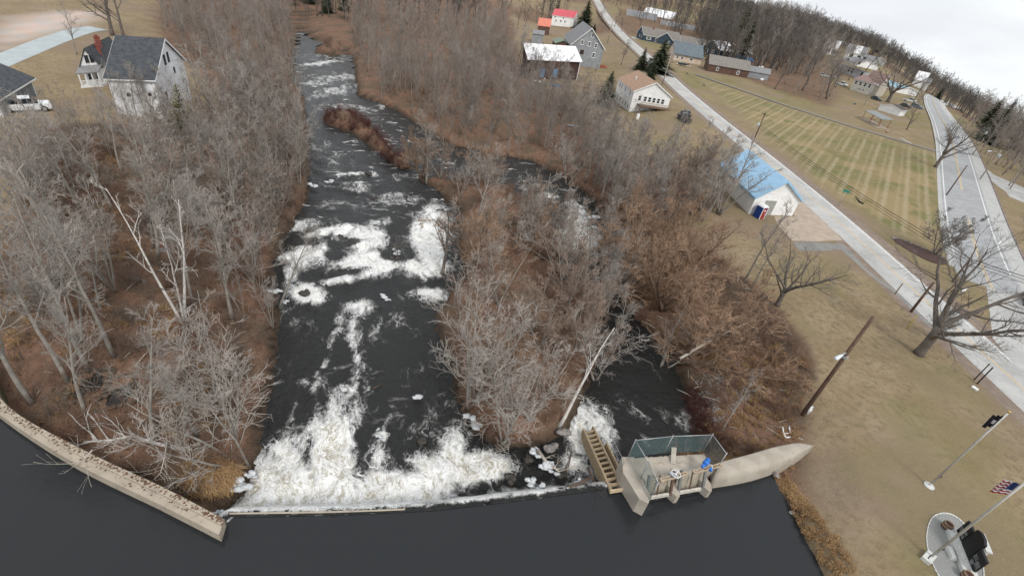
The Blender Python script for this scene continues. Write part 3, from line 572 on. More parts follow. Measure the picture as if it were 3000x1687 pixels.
needle_m = mat('dark_needles', (.028, .040, .020), (.045, .055, .028), .9, 1.2, c3=(.07, .075, .04), s3=6)
needle_y = mat('yellow_green_needles', (.125, .120, .030), (.085, .088, .026), .9, 1.2, c3=(.20, .17, .05), s3=6)
needle_g = mat('green_needles', (.050, .062, .024), (.075, .082, .034), .9, 1.0, c3=(.12, .12, .06), s3=5)
def conifer(seed, h, r, lay=26, per=8, droop=-.25, first=.06, power=1.0, gap=0.0, fan=.16):
    rr = random.Random(seed); T = MB(); C = MB(); T.tube([(0, 0, -.2), (0, 0, h*.5), (0, 0, h*.98)], [h*.02, h*.012, .02], 7)
    for i in range(lay):
        t = first+(1-first)*i/lay; z = h*t; R_ = r*(1-t)**power*(rr.uniform(.75, 1.1))+.08*r
        for j in range(per):
            if rr.random() < gap: continue
            a = 2*PI*(j+rr.random()*.8)/per+i*.7; ln = R_*rr.uniform(.65, 1.15); dz = droop*ln+rr.uniform(-.06, .06)*h*.3; k = 4
            for s in range(k):
                f0 = s/k; f1 = (s+1)/k; wd = ln*fan*(1.25-f0)*rr.uniform(.8, 1.5)
                for side in (-1, 1):
                    p0 = Vector((math.cos(a)*ln*f0, math.sin(a)*ln*f0, z+dz*f0)); p1 = Vector((math.cos(a)*ln*f1, math.sin(a)*ln*f1, z+dz*f1+rr.uniform(-.04, .04)*ln))
                    sv = Vector((-math.sin(a), math.cos(a), rr.uniform(-.7, .2)))*wd*side; fw = (p1-p0)*rr.uniform(.3, .9)
                    C.quad(p0, p1, p1+sv*.55+fw, p0+sv+fw)
    return T, C
def con_proto(seed, ndl, **kw):
    T, C = conifer(seed, **kw); return T.mesh('trunk', bark_dark, True), C.mesh('crown', ndl)
P_SPRUCE = [con_proto(300+i, needle_m, h=10, r=3.1, lay=36, per=13) for i in range(2)]
P_PINE = [con_proto(310+i, needle_g, h=16, r=4.2, lay=24, per=8, droop=.12, first=.22, power=.62, gap=.25, fan=.2) for i in range(2)]
P_CEDAR = [con_proto(320, needle_y, h=8, r=2.0, lay=30, per=8, droop=.35, first=.1, power=.8, gap=.2)]

def low(x, y):
    """the trees thin to poles round the barn yard"""
    r = math.hypot(x, y); return min(1.0, max(.3, (27*(1-r/97)+2.2)/13)) if math.degrees(math.atan2(x, y)) < -36 and 52 < r < 100 else 1.0
used_xy = []
GROUPS = {}
def scatter(region, n, protos, label, cat, group, mind, smin, smax, name='bare_tree', tries=60, test=None, water=.8):
    xs = [p[0] for p in region]; ys = [p[1] for p in region]; c = 0; k = 0; rr = random.Random(hash(group) % 1000 if False else len(label)*7+n)
    while c < n and k < n*tries:
        k += 1; x = rr.uniform(min(xs), max(xs)); y = rr.uniform(min(ys), max(ys))
        if sdf(region, [x], [y])[0] > 0: continue
        if water is not None and river_d(np.array([x]), np.array([y]))[0] < water: continue
        if any((x-a)**2+(y-b)**2 < mind*mind for a, b in used_xy): continue
        if test and not test(x, y): continue
        used_xy.append((x, y)); pr = rr.choice(protos); s = rr.uniform(smin, smax)*low(x, y)
        t = plant(name, label, cat, pr, (x, y, gz(x, y)), 0, (s*rr.uniform(.85, 1.3), s*rr.uniform(.85, 1.3), s), group); c += 1; t.rotation_euler = (rr.gauss(0, .09), rr.gauss(0, .09), rr.uniform(0, 2*PI))
    return c
KEEP = []   # footprints kept clear of trees
def clear(x, y): return all(sdf(p, [x], [y])[0] > .8 for p in KEEP)
# ------------------------------------------------------------------ buildings
siding_w = mat('white_siding', (.82, .82, .81), (.72, .72, .71), .7, .6, c3=(.58, .575, .55), s3=3)
siding_c = mat('cream_siding', (.66, .63, .56), (.56, .535, .47), .7, .6)
siding_old = mat('weathered_white_siding', (.82, .83, .84), (.70, .70, .71), .8, .5, c3=(.50, .49, .47), s3=4)
siding_g = mat('grey_shingle_siding', (.29, .305, .32), (.23, .24, .255), .85, .7)
siding_b = mat('navy_siding', (.045, .07, .10), (.035, .055, .08), .75, .8)
siding_beige = mat('beige_siding', (.60, .49, .39), (.52, .42, .33), .75, .8)
siding_red_shade = mat('shaded_red_siding', (.075, .034, .028), (.045, .026, .022), .85, .8)  # red darkened so solid walls stand for the shade inside the open front
siding_br = mat('brown_siding', (.13, .075, .055), (.09, .055, .045), .85, .8)
trim_w = mat('white_trim', (.80, .80, .79), (.70, .70, .69), .6, 1.0)
roof_dk = mat('charcoal_shingles', (.050, .055, .062), (.075, .08, .088), .9, 1.6, c3=(.035, .04, .042), s3=5)
roof_br = mat('tan_shingles', (.36, .235, .165), (.29, .185, .13), .9, 1.2, c3=(.42, .29, .215), s3=7)
roof_gr = mat('grey_shingles', (.235, .235, .24), (.185, .185, .19), .9, 1.2, c3=(.28, .28, .285), s3=6)
roof_tn = mat('taupe_shingles', (.22, .20, .18), (.175, .16, .145), .9, 1.2)
roof_bl = mat('blue_metal_roof', (.31, .50, .67), (.26, .44, .61), .5, .8, .5)
roof_sl = mat('slate_metal_roof', (.115, .145, .165), (.095, .12, .14), .5, .8, .5)
roof_wh = mat('white_metal_roof', (.82, .82, .83), (.74, .74, .76), .5, .6, .5)
roof_rd = mat('red_metal_roof', (.56, .10, .12), (.46, .08, .10), .55, .8, .4)
roof_or = mat('faded_orange_roof', (.62, .21, .14), (.50, .16, .11), .7, .8, .4)
roof_gn = mat('mossy_green_roof', (.20, .25, .20), (.15, .19, .155), .85, 1.0)
brick = mat('red_brick', (.26, .075, .055), (.19, .06, .045), .9, 3)
pane_m = glass(); dark_m = mat('dark_opening', (.02, .02, .022), (.03, .028, .026), .9, 2)
conc = mat('concrete', (.42, .375, .315), (.34, .30, .25), .9, 1.1, c3=(.35, .31, .255), s3=2.2, bump=.4)
conc_w = mat('weathered_concrete', (.40, .36, .30), (.33, .29, .24), .9, .9, c3=(.31, .275, .225), s3=1.6, bump=.5)
metal_g = mat('galvanised_metal', (.50, .51, .52), (.42, .43, .44), .45, 3, .5, .6)
wood_new = mat('pale_timber', (.40, .31, .20), (.33, .25, .16), .85, 2.5, c3=(.28, .20, .12), s3=9)
wood_old = mat('pole_timber', (.135, .085, .06), (.095, .06, .045), .95, 2.2, c3=(.18, .12, .085), s3=8)
def house(name, label, A, B, Dp, hw, hr, wall, roof, ridge='u', over=.35, z0=0., wins=(), door=(), chim=(), trim=True, cat='house', group=None, zb=None, seams=False, founda=None, ridge_off=.5, roofparts=1):
    A = np.array(A[:2], float); B = np.array(B[:2], float); Dp = np.array(Dp[:2], float)
    Lu = np.linalg.norm(B-A); ex = (B-A)/Lu; rz = math.atan2(ex[1], ex[0]); dv = Dp-A; W = np.linalg.norm(dv); vv = np.array([dv@ex, dv@np.array([-ex[1], ex[0]])])/W
    t = thing(name, label, cat, (A[0], A[1], z0), rz, group)
    sg = 1 if vv[1] > 0 else -1
    def P(u, v, z): return Vector((u+v*vv[0], v*vv[1], z))
    zb = -.6 if zb is None else zb
    mb = MB()
    mb.quad(P(0, 0, zb), P(Lu, 0, zb), P(Lu, 0, hw), P(0, 0, hw)); mb.quad(P(Lu, 0, zb), P(Lu, W, zb), P(Lu, W, hw), P(Lu, 0, hw))
    mb.quad(P(Lu, W, zb), P(0, W, zb), P(0, W, hw), P(Lu, W, hw)); mb.quad(P(0, W, zb), P(0, 0, zb), P(0, 0, hw), P(0, W, hw))
    ro = ridge_off
    if ridge == 'u':
        for u in (0, Lu): mb.quad(P(u, 0, hw), P(u, W, hw), P(u, W*ro, hw+hr))
    else:
        for v in (0, W): mb.quad(P(0, v, hw), P(Lu, v, hw), P(Lu*ro, v, hw+hr))
    mb.build('wall', wall, t)
    th = .16; rb = MB(); tb = MB()
    if ridge == 'u':
        e0, e1 = hw-hr/(W*ro)*over, hw-hr/(W*(1-ro))*over
        for v0, ev in ((-over, e0), (W+over, e1)):
            a, b, c, d = P(-over, v0, ev), P(Lu+over, v0, ev), P(Lu+over, W*ro, hw+hr), P(-over, W*ro, hw+hr); z = Vector((0, 0, th))
            rb.hexa([a, b, c, d], [a+z, b+z, c+z, d+z])
            if seams:
                n_ = int(Lu/.6)
                for k in range(n_+1):
                    f = k/n_; p, q = a.lerp(b, f)+z, d.lerp(c, f)+z; rb.bar(p, q, .05, .08)
            for p, q in ((a, d), (b, c)): tb.bar(p+Vector((0, 0, -.03)), q+Vector((0, 0, -.03)), .10, .24)
            tb.bar(a+Vector((0, 0, -.03)), b+Vector((0, 0, -.03)), .08, .18)
        rtop = lambda u, v: hw+hr*(v/(W*ro) if v < W*ro else (W-v)/(W*(1-ro)))+th
    else:
        e0, e1 = hw-hr/(Lu*ro)*over, hw-hr/(Lu*(1-ro))*over
        for u0_, ev in ((-over, e0), (Lu+over, e1)):
            a, b, c, d = P(u0_, -over, ev), P(u0_, W+over, ev), P(Lu*ro, W+over, hw+hr), P(Lu*ro, -over, hw+hr); z = Vector((0, 0, th))
            rb.hexa([a, b, c, d], [a+z, b+z, c+z, d+z])
            if seams:
                n_ = int(W/.6)
                for k in range(n_+1):
                    f = k/n_; p, q = a.lerp(b, f)+z, d.lerp(c, f)+z; rb.bar(p, q, .05, .08)
            for p, q in ((a, d), (b, c)): tb.bar(p+Vector((0, 0, -.03)), q+Vector((0, 0, -.03)), .10, .24)
            tb.bar(a+Vector((0, 0, -.03)), b+Vector((0, 0, -.03)), .08, .18)
        rtop = lambda u, v: hw+hr*(u/(Lu*ro) if u < Lu*ro else (Lu-u)/(Lu*(1-ro)))+th
    r_ = rb.build('roof', roof, t)
    if trim: tb.build('roof_trim', trim_w if trim is True else trim, t)
    def face(side, s):     # point and outward normal on a wall
        if side == 's': return P(s, 0, 0), Vector((0, -sg, 0)), Vector((1, 0, 0))
        if side == 'n': return P(s, W, 0), Vector((0, sg, 0)), Vector((1, 0, 0))
        al = Vector((vv[0], vv[1], 0)); nn = Vector((vv[1], -vv[0], 0))*sg
        if side == 'e': return P(Lu, s, 0), nn, al
        return P(0, s, 0), -nn, al
    def panel(nm, side, s, z, w_, h_, m_, inset, par, out=.05, pane=None):
        p, nn, al = face(side, s); c = p+Vector((0, 0, z)); mb2 = MB(); x = al*w_/2; y = Vector((0, 0, h_/2)); n_ = nn*out
        b = [c-x-y-nn*.03, c+x-y-nn*.03, c+x+y-nn*.03, c-x+y-nn*.03]; mb2.hexa(b, [q+n_+nn*.03 for q in b])
        f = mb2.build(nm, m_, par)
        if pane:
            mb3 = MB(); x *= inset; y *= inset+.04; c2 = c+n_*1.0
            for sgn in (-1, 1):
                cc_ = c2+y*.5*sgn; q = [cc_-x-y*.42, cc_+x-y*.42, cc_+x+y*.42, cc_-x+y*.42]; mb3.hexa(q, [k+nn*.012 for k in q])
            mb3.build('pane', pane, f)
        return f
    for wdef in wins:
        side, s, z, w_, h_ = wdef[:5]; fm = wdef[5] if len(wdef) > 5 else trim_w
        panel('window', side, s, z, w_, h_, fm, .74, t, pane=pane_m)
    for ddef in door:
        side, s, w_, h_, dm = ddef[:5]; f = panel('door', side, s, h_/2+(ddef[5] if len(ddef) > 5 else 0), w_, h_, dm, .8, t, .07)
        p, nn, al = face(side, s); hb = MB(); q = p+al*w_*.35+nn*.09+Vector((0, 0, h_*.5)); hb.box(q.x, q.y, q.z, .08, .08, .12); hb.build('door_handle', metal_g, f)
    for u, v, hh in chim:
        p = P(u, v, 0); cb = MB(); z = rtop(u, v); cb.box(p.x, p.y, z-.6+hh/2, .6, .6, hh+1.2); cb.box(p.x, p.y, z+hh+.05, .72, .72, .12); cb.box(p.x, p.y, z+hh+.2, .3, .3, .3); cb.build('chimney', brick, r_)
    KEEP.append([tuple(A), tuple(B), tuple(B+dv), tuple(Dp)])
    return t, P, r_
def vec(a, d, l): d = np.array(d, float); return np.array(a[:2])+d/np.linalg.norm(d)*l

def house_px(name, label, pa, pb, eave, top, depth, wall, roof, **kw):
    """stands a house on the ground points seen at pa and pb; eave is seen above pa, top above the middle"""
    A, B = on(*pa), on(*pb); z0 = min(A[2], B[2]); hw = min(max(hfor(A, *eave)-z0, 1.5), 5); ridge = kw.get('ridge', 'u'); d = (B-A)[:2]; depth = min(depth, max(1.3*np.linalg.norm(d), 3)); n_ = np.array([-d[1], d[0]]); n_ /= np.linalg.norm(n_)
    if n_@A[:2] < 0: n_ = -n_
    mid = (A[:2]+B[:2])/2+(n_*depth/2 if ridge == 'u' else 0); hr = max(hfor(mid, *top)-z0-hw, .6); hr = min(hr, depth*.9, 4.5)
    return house(name, label, A, B, A[:2]+n_*depth, hw, hr, wall, roof, z0=z0, zb=-6, **kw)
def cr_(x0, y0, s): return lambda x, y: (x0+x/s, y0+y/s)
# --- white barn on the left bank
c = cr_(200, 80, 5.152); B = np.array([-58.6, 71.5]); C = np.array([-63.1, 84.9]); A = B+np.array([-4.6, -3.1])
house('barn', 'big white barn with charcoal roof in the trees on the left bank', A, B, A+(C-B), 4.5, 4.3, siding_old, roof_dk, wins=[('e', 6.0, 6.0, .8, 1.5, dark_m), ('e', 7.6, 6.1, .8, 1.5, dark_m), ('e', 3.4, 1.5, .6, .7, dark_m), ('e', 9.0, 3.9, .6, .9, dark_m), ('s', 2.0, 2.1, .45, .5, dark_m), ('s', 4.6, 2.2, .45, .5, dark_m)], cat='barn', zb=-2.2)
# --- farmhouse behind it
a0, b0 = at(*c(285, 880))[:2], at(*c(560, 850))[:2]; hA = 2.9; mid = (a0+b0)/2
apx = hfor(mid, *c(435, 335)); e1 = at(*c(435, 335), apx)[:2]; e2 = at(*c(770, 165), apx)[:2]
dl = e2-e1; dl = dl/np.linalg.norm(dl)*min(13, np.linalg.norm(dl))
hz = hfor(a0, *c(290, 585))
t, Pf, rf = house('farmhouse', 'white gabled farmhouse with covered porch behind the big white barn', a0, b0, a0+dl, max(hz, 2.6), apx-max(hz, 2.6), siding_w, roof_dk, ridge='v', wins=[('s', .42*np.linalg.norm(b0-a0), hz+.9, .55, 1.15, dark_m), ('s', .68*np.linalg.norm(b0-a0), hz+.9, .55, 1.15, dark_m), ('s', .35*np.linalg.norm(b0-a0), 1.2, .7, 1.0, dark_m), ('s', .62*np.linalg.norm(b0-a0), 1.2, .5, 1.3, dark_m)], trim=False, chim=[(np.linalg.norm(b0-a0)*.5, 5.5, .7), (np.linalg.norm(b0-a0)*.66, 3.4, .5)])
Lf = np.linalg.norm(b0-a0); pb = MB(); z1 = max(hz, 2.6)-.1
pb.hexa([Pf(-.3, -1.9, z1-.75), Pf(Lf+.3, -1.9, z1-.75), Pf(Lf+.3, 0, z1-.05), Pf(-.3, 0, z1-.05)], [Pf(-.3, -1.9, z1-.62), Pf(Lf+.3, -1.9, z1-.62), Pf(Lf+.3, 0, z1+.08), Pf(-.3, 0, z1+.08)]); pb.build('porch_roof', roof_gr, t)
pb = MB(); pb.hexa([Pf(-.2, -1.8, -.3), Pf(Lf+.2, -1.8, -.3), Pf(Lf+.2, 0, -.3), Pf(-.2, 0, -.3)], [Pf(-.2, -1.8, .25), Pf(Lf+.2, -1.8, .25), Pf(Lf+.2, 0, .25), Pf(-.2, 0, .25)]); pb.build('porch_floor', trim_w, t)
for k in range(4):
    pb = MB(); q = Pf(Lf*k/3, -1.7, 0); pb.box(q.x, q.y, z1/2-.3, .14, .14, z1-.7); pb.build('porch_post', trim_w, t)
pb = MB(); pb.bar(Pf(0, -1.75, 1.05), Pf(Lf, -1.75, 1.05), .08)
for k in range(16): pb.bar(Pf(Lf*k/15, -1.75, .2), Pf(Lf*k/15, -1.75, 1.05), .05)
pb.build('porch_railing', trim_w, t)
# --- garage at the left edge
A, B = np.array([-70.6, 58.6]), np.array([-75.3, 68.4]); dn = np.array([-.90, -.43])
t, Pg, rg = house('garage', 'low garage with charcoal roof and grey sliding doors at left edge', A, B, A+dn*7.5, 2.45, 1.9, siding_w, roof_dk, cat='garage', over=.4)
LG = np.linalg.norm(B-A)
for k, (u0_, u1_) in enumerate(((.35, 6.3), (6.7, LG-.5))):
    gb = MB(); gb.box((u0_+u1_)/2, -.06, 1.1, u1_-u0_, .12, 2.2); dd_ = gb.build('garage_door', mat('grey_garage_door', (.20, .215, .23), (.155, .165, .18), .7, .9), t)
    hb = MB(); hb.box(u0_+.3, -.14, 1.0, .08, .05, .3); hb.build('door_handle', metal_g, dd_)
# --- blue roofed building by the street
c = cr_(2050, 420, 6.44); A, B = np.array([34.2, 71.6]), np.array([42.1, 74.1]); mid = (A+B)/2
apz = hfor(mid+.1, *c(1700, 725)); r1 = at(*c(1700, 725), apz)[:2]; r2 = at(*c(965, 150), apz)[:2]; dl = r2-r1
hz = hfor(B, *c(1880, 1075)); print('blue', apz, hz, dl)
t, Pb, rb_ = house('town_building', 'white building with bright blue metal roof beside the street', A, B, A+dl, 2.95, apz-2.95, siding_w, roof_bl, ridge='v', cat='building', zb=-2.0, seams=True, trim=roof_bl, wins=[('s', 1.0, 1.6, .01, .01)] if False else [], door=[('s', 3.1, 2.0, 2.6, mat('grey_recess', (.36, .36, .34), (.29, .29, .27), .8, 1.2), -.2), ('e', 3.0, 1.0, 2.1, trim_w), ('e', 7.0, 2.6, 2.4, trim_w)])
# --- cream house with tan roof on the slope
c = cr_(1750, 150, 7.36); A, B, Dd = np.array([23.2, 139.2]), np.array([33.4, 140.0]), np.array([20.2, 153.9]); mid = (A+B)/2
apz = hfor(mid, *c(1320, 690)); ws = [('s', 10.2*f, 1.25, .95, 1.55) for f in (.19, .34, .46, .58, .70, .82)]; Wd = np.linalg.norm(Dd-A)
ws += [('w', Wd*f, 1.6, .75, 1.3) for f in (.83, .70, .48, .18)]+[('w', Wd*f, -1.5, .85, 1.5) for f in (.80, .62, .44, .28, .12)]
t, Ph, rh = house('house', 'white two storey house with tan shingle roof on the slope above the river', A, B, Dd, 2.9, apz-2.9, siding_w, roof_br, ridge='v', zb=-4.2, wins=ws)
db = MB(); q0, q1 = Ph(1.6, -.2, 0), Ph(12.4, -2.6, 0); db.hexa([Ph(1.6, -2.6, -.35), Ph(12.2, -2.6, -.35), Ph(12.2, -.02, -.35), Ph(1.6, -.02, -.35)], [Ph(1.6, -2.6, -.15), Ph(12.2, -2.6, -.15), Ph(12.2, -.02, -.15), Ph(1.6, -.02, -.15)])
for k in range(5): db.bar(Ph(1.8+2.5*k, -2.4, -4), Ph(1.8+2.5*k, -2.4, -.3), .16)
db.build('deck', wood_old, t); db = MB(); db.bar(Ph(1.6, -2.55, .8), Ph(12.2, -2.55, .8), .1)
for k in range(40): db.bar(Ph(1.65+10.5*k/39, -2.55, -.2), Ph(1.65+10.5*k/39, -2.55, .8), .06)
db.build('deck_railing', wood_new, t)
vb = MB(); p = Ph(10.2*.25, Wd*.55, 0); vb.box(p.x, p.y, 2.9+(apz-2.9)*.5+.5, .25, .25, .9); vb.build('vent_pipe', trim_w, rh)
# --- tall grey house with many small windows
c = cr_(1450, 0, 5.152); A, B = np.array([6.2, 203.0]), np.array([18.6, 204.6]); mid = (A+B)/2; apz = hfor(mid, *c(1437, 425)); r1 = at(*c(1437, 425), apz)[:2]; r2 = at(*c(1275, 303), apz)[:2]; dl = (r2-r1); dl = dl/np.linalg.norm(dl)*min(22, np.linalg.norm(dl)); Lw = np.linalg.norm(B-A)
hz = 4.3; fr = lambda x: Lw*(x-1105)/(1640-1105)
house('house', 'tall grey gabled house with white framed windows behind the white roofed shed', A, B, A+dl, hz, apz-hz, siding_g, roof_gr, ridge='v', zb=-3, over=.5, wins=[('s', fr(1410), apz-2.2, 1.1, 1.6), ('s', fr(1265), hz+.9, 1.1, 1.7), ('s', fr(1385), hz+.7, 1.1, 1.7), ('s', fr(1495), hz+.5, 1.1, 1.7), ('s', fr(1490), 1.5, 1.2, 1.9), ('s', fr(1290), 1.9, 1.5, 1.6, siding_br)])
a2 = A+np.array([-6, 7]); house('lean_to', 'low mossy green roofed wing beside the tall grey house', a2, a2+np.array([5.5, 1.0]), a2+np.array([-1.5, 8]), 2.6, 1.2, siding_br, roof_gn, ridge='v', trim=False, zb=-3, cat='shed')
# --- white roofed shed with blue doors
zs = -2.3; A, B = at(*c(455, 1160), zs)[:2], at(*c(1235, 1175), zs)[:2]; hf = hfor(A, *c(450, 890))-zs; hf2 = hfor(B, *c(1285, 975))-zs
dsh = 9.0; nb = np.array([-(B-A)[1], (B-A)[0]]); nb = nb/np.linalg.norm(nb); ab = (B-A)/np.linalg.norm(B-A)
hback, skx = min(((hb, (at(*c(450, 665), zs+hb)[:2]-A)) for hb in np.arange(hf+.3, 9, .1)), key=lambda q: abs(q[1]@nb-dsh)); skx = float(skx@ab); hback = float(hback)

t = thing('shed', 'red shed with walls darkened as its shaded interior, white metal roof and blue doors', 'shed', (A[0], A[1], zs), math.atan2(*(B-A)[::-1])); Ls = np.linalg.norm(B-A); ds = dsh
KEEP.append([tuple(A), tuple(B), tuple(B+[0, ds]), tuple(A+[0, ds])])
sb = MB(); sb.hexa([(0, 0, -.6), (Ls, 0, -.6), (Ls+skx, ds, -.6), (skx, ds, -.6)], [(0, 0, hf-.05), (Ls, 0, hf-.05), (Ls+skx, ds, hback-.05), (skx, ds, hback-.05)]); sb.build('wall', siding_red_shade, t)
sb = MB(); sb.hexa([(-.4, -.6, hf-.1), (Ls+.4, -.6, hf-.1), (Ls+.4+skx, ds+.2, hback), (-.4+skx, ds+.2, hback)], [(-.4, -.6, hf+.1), (Ls+.4, -.6, hf+.1), (Ls+.4+skx, ds+.2, hback+.2), (-.4+skx, ds+.2, hback+.2)])
for k in range(24): sb.bar((-.4+(Ls+.8)*k/23, -.6, hf+.12), (-.4+(Ls+.8)*k/23+skx, ds+.2, hback+.22), .06, .08)
sb.build('roof', roof_wh, t)
blue_door = mat('blue_door_paint', (.10, .27, .46), (.075, .21, .37), .7, 1.5)
for f in (.30, .55):
    sb = MB(); sb.box(Ls*f, -.08, 1.25, Ls*.085, .12, 2.5); dq = sb.build('door', blue_door, t); sb = MB(); sb.box(Ls*f+.5, -.17, 1.2, .08, .06, .25); sb.build('door_handle', metal_g, dq)
sb = MB(); sb.bar((Ls-.2, -.3, -.5), (Ls-.2, -.3, hf-.1), .2); sb.build('porch_post', trim_w, t)
# --- red roofed house and the faded orange one
z = -1.5; A, B = at(*c(850, 345), z)[:2], at(*c(1175, 385), z)[:2]; dl = np.array([2.5, 9.]); house('house', 'white house with bright red metal roof behind the tall grey house', A, B, A+dl, 4.2, 3.2, siding_w, roof_rd, zb=-3, z0=z, wins=[('s', 3, 1.4, 1.1, 1.5), ('s', 6.5, 1.4, 1.1, 1.5), ('s', 9.5, 1.4, 1.1, 1.5), ('s', 2, 3.2, .9, 1.1), ('s', 8, 3.2, .9, 1.1)])
A, B = at(*c(640, 470), z)[:2], at(*c(815, 490), z)[:2]; house('shed', 'small outbuilding with faded orange red roof left of the red roofed house', A, B, A+np.array([0, 9.]), 2.6, 3.0, siding_br, roof_or, zb=-3, z0=z, trim=False, cat='shed')
A, B = at(*c(560, 590), z)[:2], at(*c(720, 610), z)[:2]; house('shed', 'low pale roofed outbuilding under trees left of the tall grey house', A, B, A+np.array([0, 7.]), 2.2, 1.2, siding_g, roof_gr, zb=-3, z0=z, trim=False, cat='shed')
# --- across the street
c = cr_(1750, 0, 5.152)
A, B = np.array([54.2, 245.9]), np.array([66.6, 245.0]); Dd = A+np.array([-1.0, 10.8]); f = lambda x: 12.4*(x-1140)/(1525-1140)
house('house', 'beige house with slate blue metal roof across the street', A, B, Dd, 3.1, 4.2, siding_beige, roof_sl, trim=roof_sl, over=.5, wins=[('s', f(1190), 1.6, 1.1, 1.5), ('s', f(1258), 1.5, 1.1, 1.5), ('s', f(1385), 1.6, 1.8, 1.1), ('w', 2.4, 1.6, .9, 1.3), ('w', 5.4, 1.4, .9, 2.0), ('w', 5.4, 5.0, .8, 1.3)])
A, B = np.array([48.6, 311.8]), np.array([69, 309.0]); house('house', 'navy blue house with white window frames and taupe roof', A, B, A+np.array([-2.5, 9]), 3.0, 3.6, siding_b, roof_tn, wins=[('s', 3.2, 1.5, 2.6, 1.4), ('s', 7.5, 1.3, 1.3, 2.0), ('s', 14, 1.5, 2.2, 1.4), ('w', 2.5, 1.5, .9, 1.5), ('w', 5.5, 1.5, .9, 1.5), ('w', 4.2, 4.4, .8, 1.0)], chim=[(6, 4, .6)])
A, B = np.array([56.5, 309.5]), np.array([64.5, 308.2]); house('house_wing', 'navy blue gabled front wing of the navy blue house', A, B, A+np.array([1, 7]), 3.0, 3.0, siding_b, roof_tn, ridge='v', wins=[('s', 6, 1.4, 1.4, 1.3)], cat='house')
A = at(*c(1300, 640))[:2]; A = np.array([70.5, 312.0]); house('garage', 'long low navy garage wing with taupe roof right of the navy house', A, A+np.array([17, -2.]), A+np.array([-1, 9]), 2.6, 2.8, siding_b, roof_tn, wins=[('s', 4, 1.4, 2.4, 1.0), ('s', 10, 1.2, 2.6, 1.8)], cat='garage')
A, B = at(*c(1530, 800))[:2], at(*c(1665, 880))[:2]; A = np.array([79.5, 297.0]); house('garage', 'dark gabled garage with white metal roof by the grove', A, A+np.array([6.0, -9.5]), A+np.array([20, 9.]), 4.0, 3.4, siding_b, roof_wh, ridge='v', wins=[('s', 3, 1.8, 1.6, 2.6), ('s', 7.5, 1.8, 1.6, 2.6)], cat='garage')
A, B = np.array([66.0, 229.0]), np.array([83.5, 229.5]); house('house', 'brown house half hidden by bare trees at the grove edge', A, B, A+np.array([1, 11]), 2.9, 3.0, siding_br, roof_tn, wins=[('s', 4, 1.5, 1.0, 1.4), ('s', 13, 1.4, 1.2, 1.5)], trim=False)
A = np.array([84.5, 233.0]); house('shed', 'small grey roofed shed right of the brown house in the trees', A, A+np.array([9, 0]), A+np.array([2, 7]), 2.5, 1.6, siding_g, roof_gr, trim=False, cat='shed')
A, B = np.array([50, 430.]), np.array([72, 424.]); house('house', 'grey blue house behind bare trees at the top of the street', A, B, A+np.array([2, 11]), 4.2, 4.2, siding_g, roof_gr, wins=[('s', 4, 2, 1.3, 1.8), ('s', 10, 2, 2.2, 1.6), ('s', 17, 2, 1.3, 1.8)])
A, B = np.array([74, 412.]), np.array([98, 406.]); house('house', 'long low slate blue house by the bare trees at the top of the street', A, B, A+np.array([2, 10]), 3.2, 3.0, mat('slate_blue_siding', (.09, .135, .18), (.07, .11, .15), .75, .8), roof_gr, wins=[('s', 4, 1.7, 1.6, 1.6), ('s', 14, 1.7, 1.6, 1.6)])
A = at(1885, 24)[:2]; dA = np.hypot(*A); A = A/dA*455; house('barn', 'grey barn with white metal roof at the top edge beside the dark woods', A, A+np.array([22, -9]), A+np.array([9, 20]), 5, 6, mat('grey_barn_boards', (.27, .255, .235), (.22, .205, .19), .85, .6), roof_wh, ridge='u', cat='barn')
# --- right hand village
c = cr_(2350, 60, 5.152)
house_px('garage', 'cream garage with plain gable end at the far side of the field', c(1140, 1352), c(1450, 1445), c(1168, 1262), c(1345, 1272), 4.5, siding_w, mat('dark_brown_shingles', (.10, .085, .08), (.075, .065, .06), .9, 1.2), ridge='v', cat='garage', over=.2)
A, B = np.array([139.6, 252.5]), np.array([144.2, 244.5]); ws = [('s', 9.2*f, 3.6, 1.25, 2.0) for f in (.14, .38, .62, .86)]+[('s', 4.2, 1.5, 1.2, .6), ('s', 6.0, 1.4, 1.2, .6)]
house('house', 'cream cottage with four large porch windows and reddish roof by the field', A, B, A+np.array([9.5, 5.5]), 5.0, 1.8, siding_c, mat('faded_red_shingles', (.27, .185, .165), (.22, .15, .135), .9, 1.2), wins=ws)
A, B = np.array([145.5, 241.6]), np.array([152.0, 247.6]); house('house_wing', 'tan gabled wing standing against the cream cottage', A, B, A+np.array([-2, 10]), 5.0, 4.2, mat('pale_tan_siding', (.47, .43, .36), (.40, .365, .31), .8, .8), mat('faded_red_shingles', (1, 1, 1)), ridge='v', cat='house')
lg = mat('light_grey_siding', (.46, .47, .50), (.40, .41, .44), .75, .8)
house_px('barn', 'long building with pale blue metal roof behind the big dark maple', c(1010, 905), c(1410, 1085), c(1005, 870), c(1215, 895), 11, siding_w, mat('pale_blue_metal_roof', (.25, .40, .47), (.21, .34, .41), .6, .3, c3=(.32, .40, .42), s3=.8), cat='building')
house_px('mobile_home', 'long grey mobile home with dark shutters', c(455, 725), c(845, 885), c(470, 655), c(675, 705), 9, lg, roof_dk, cat='mobile home', wins=[('s', 34*f, 2.6, 1.8, 2.0, dark_m) for f in (.12, .27, .48, .58, .86)])
house_px('mobile_home', 'white mobile home with grey roof behind the shuttered one', c(590, 612), c(790, 690), c(590, 575), c(730, 545), 16, siding_w, roof_gr, cat='mobile home', wins=[('s', 6, 2.2, 2, 1.6, dark_m), ('s', 18, 2.2, 2, 1.6, dark_m)])
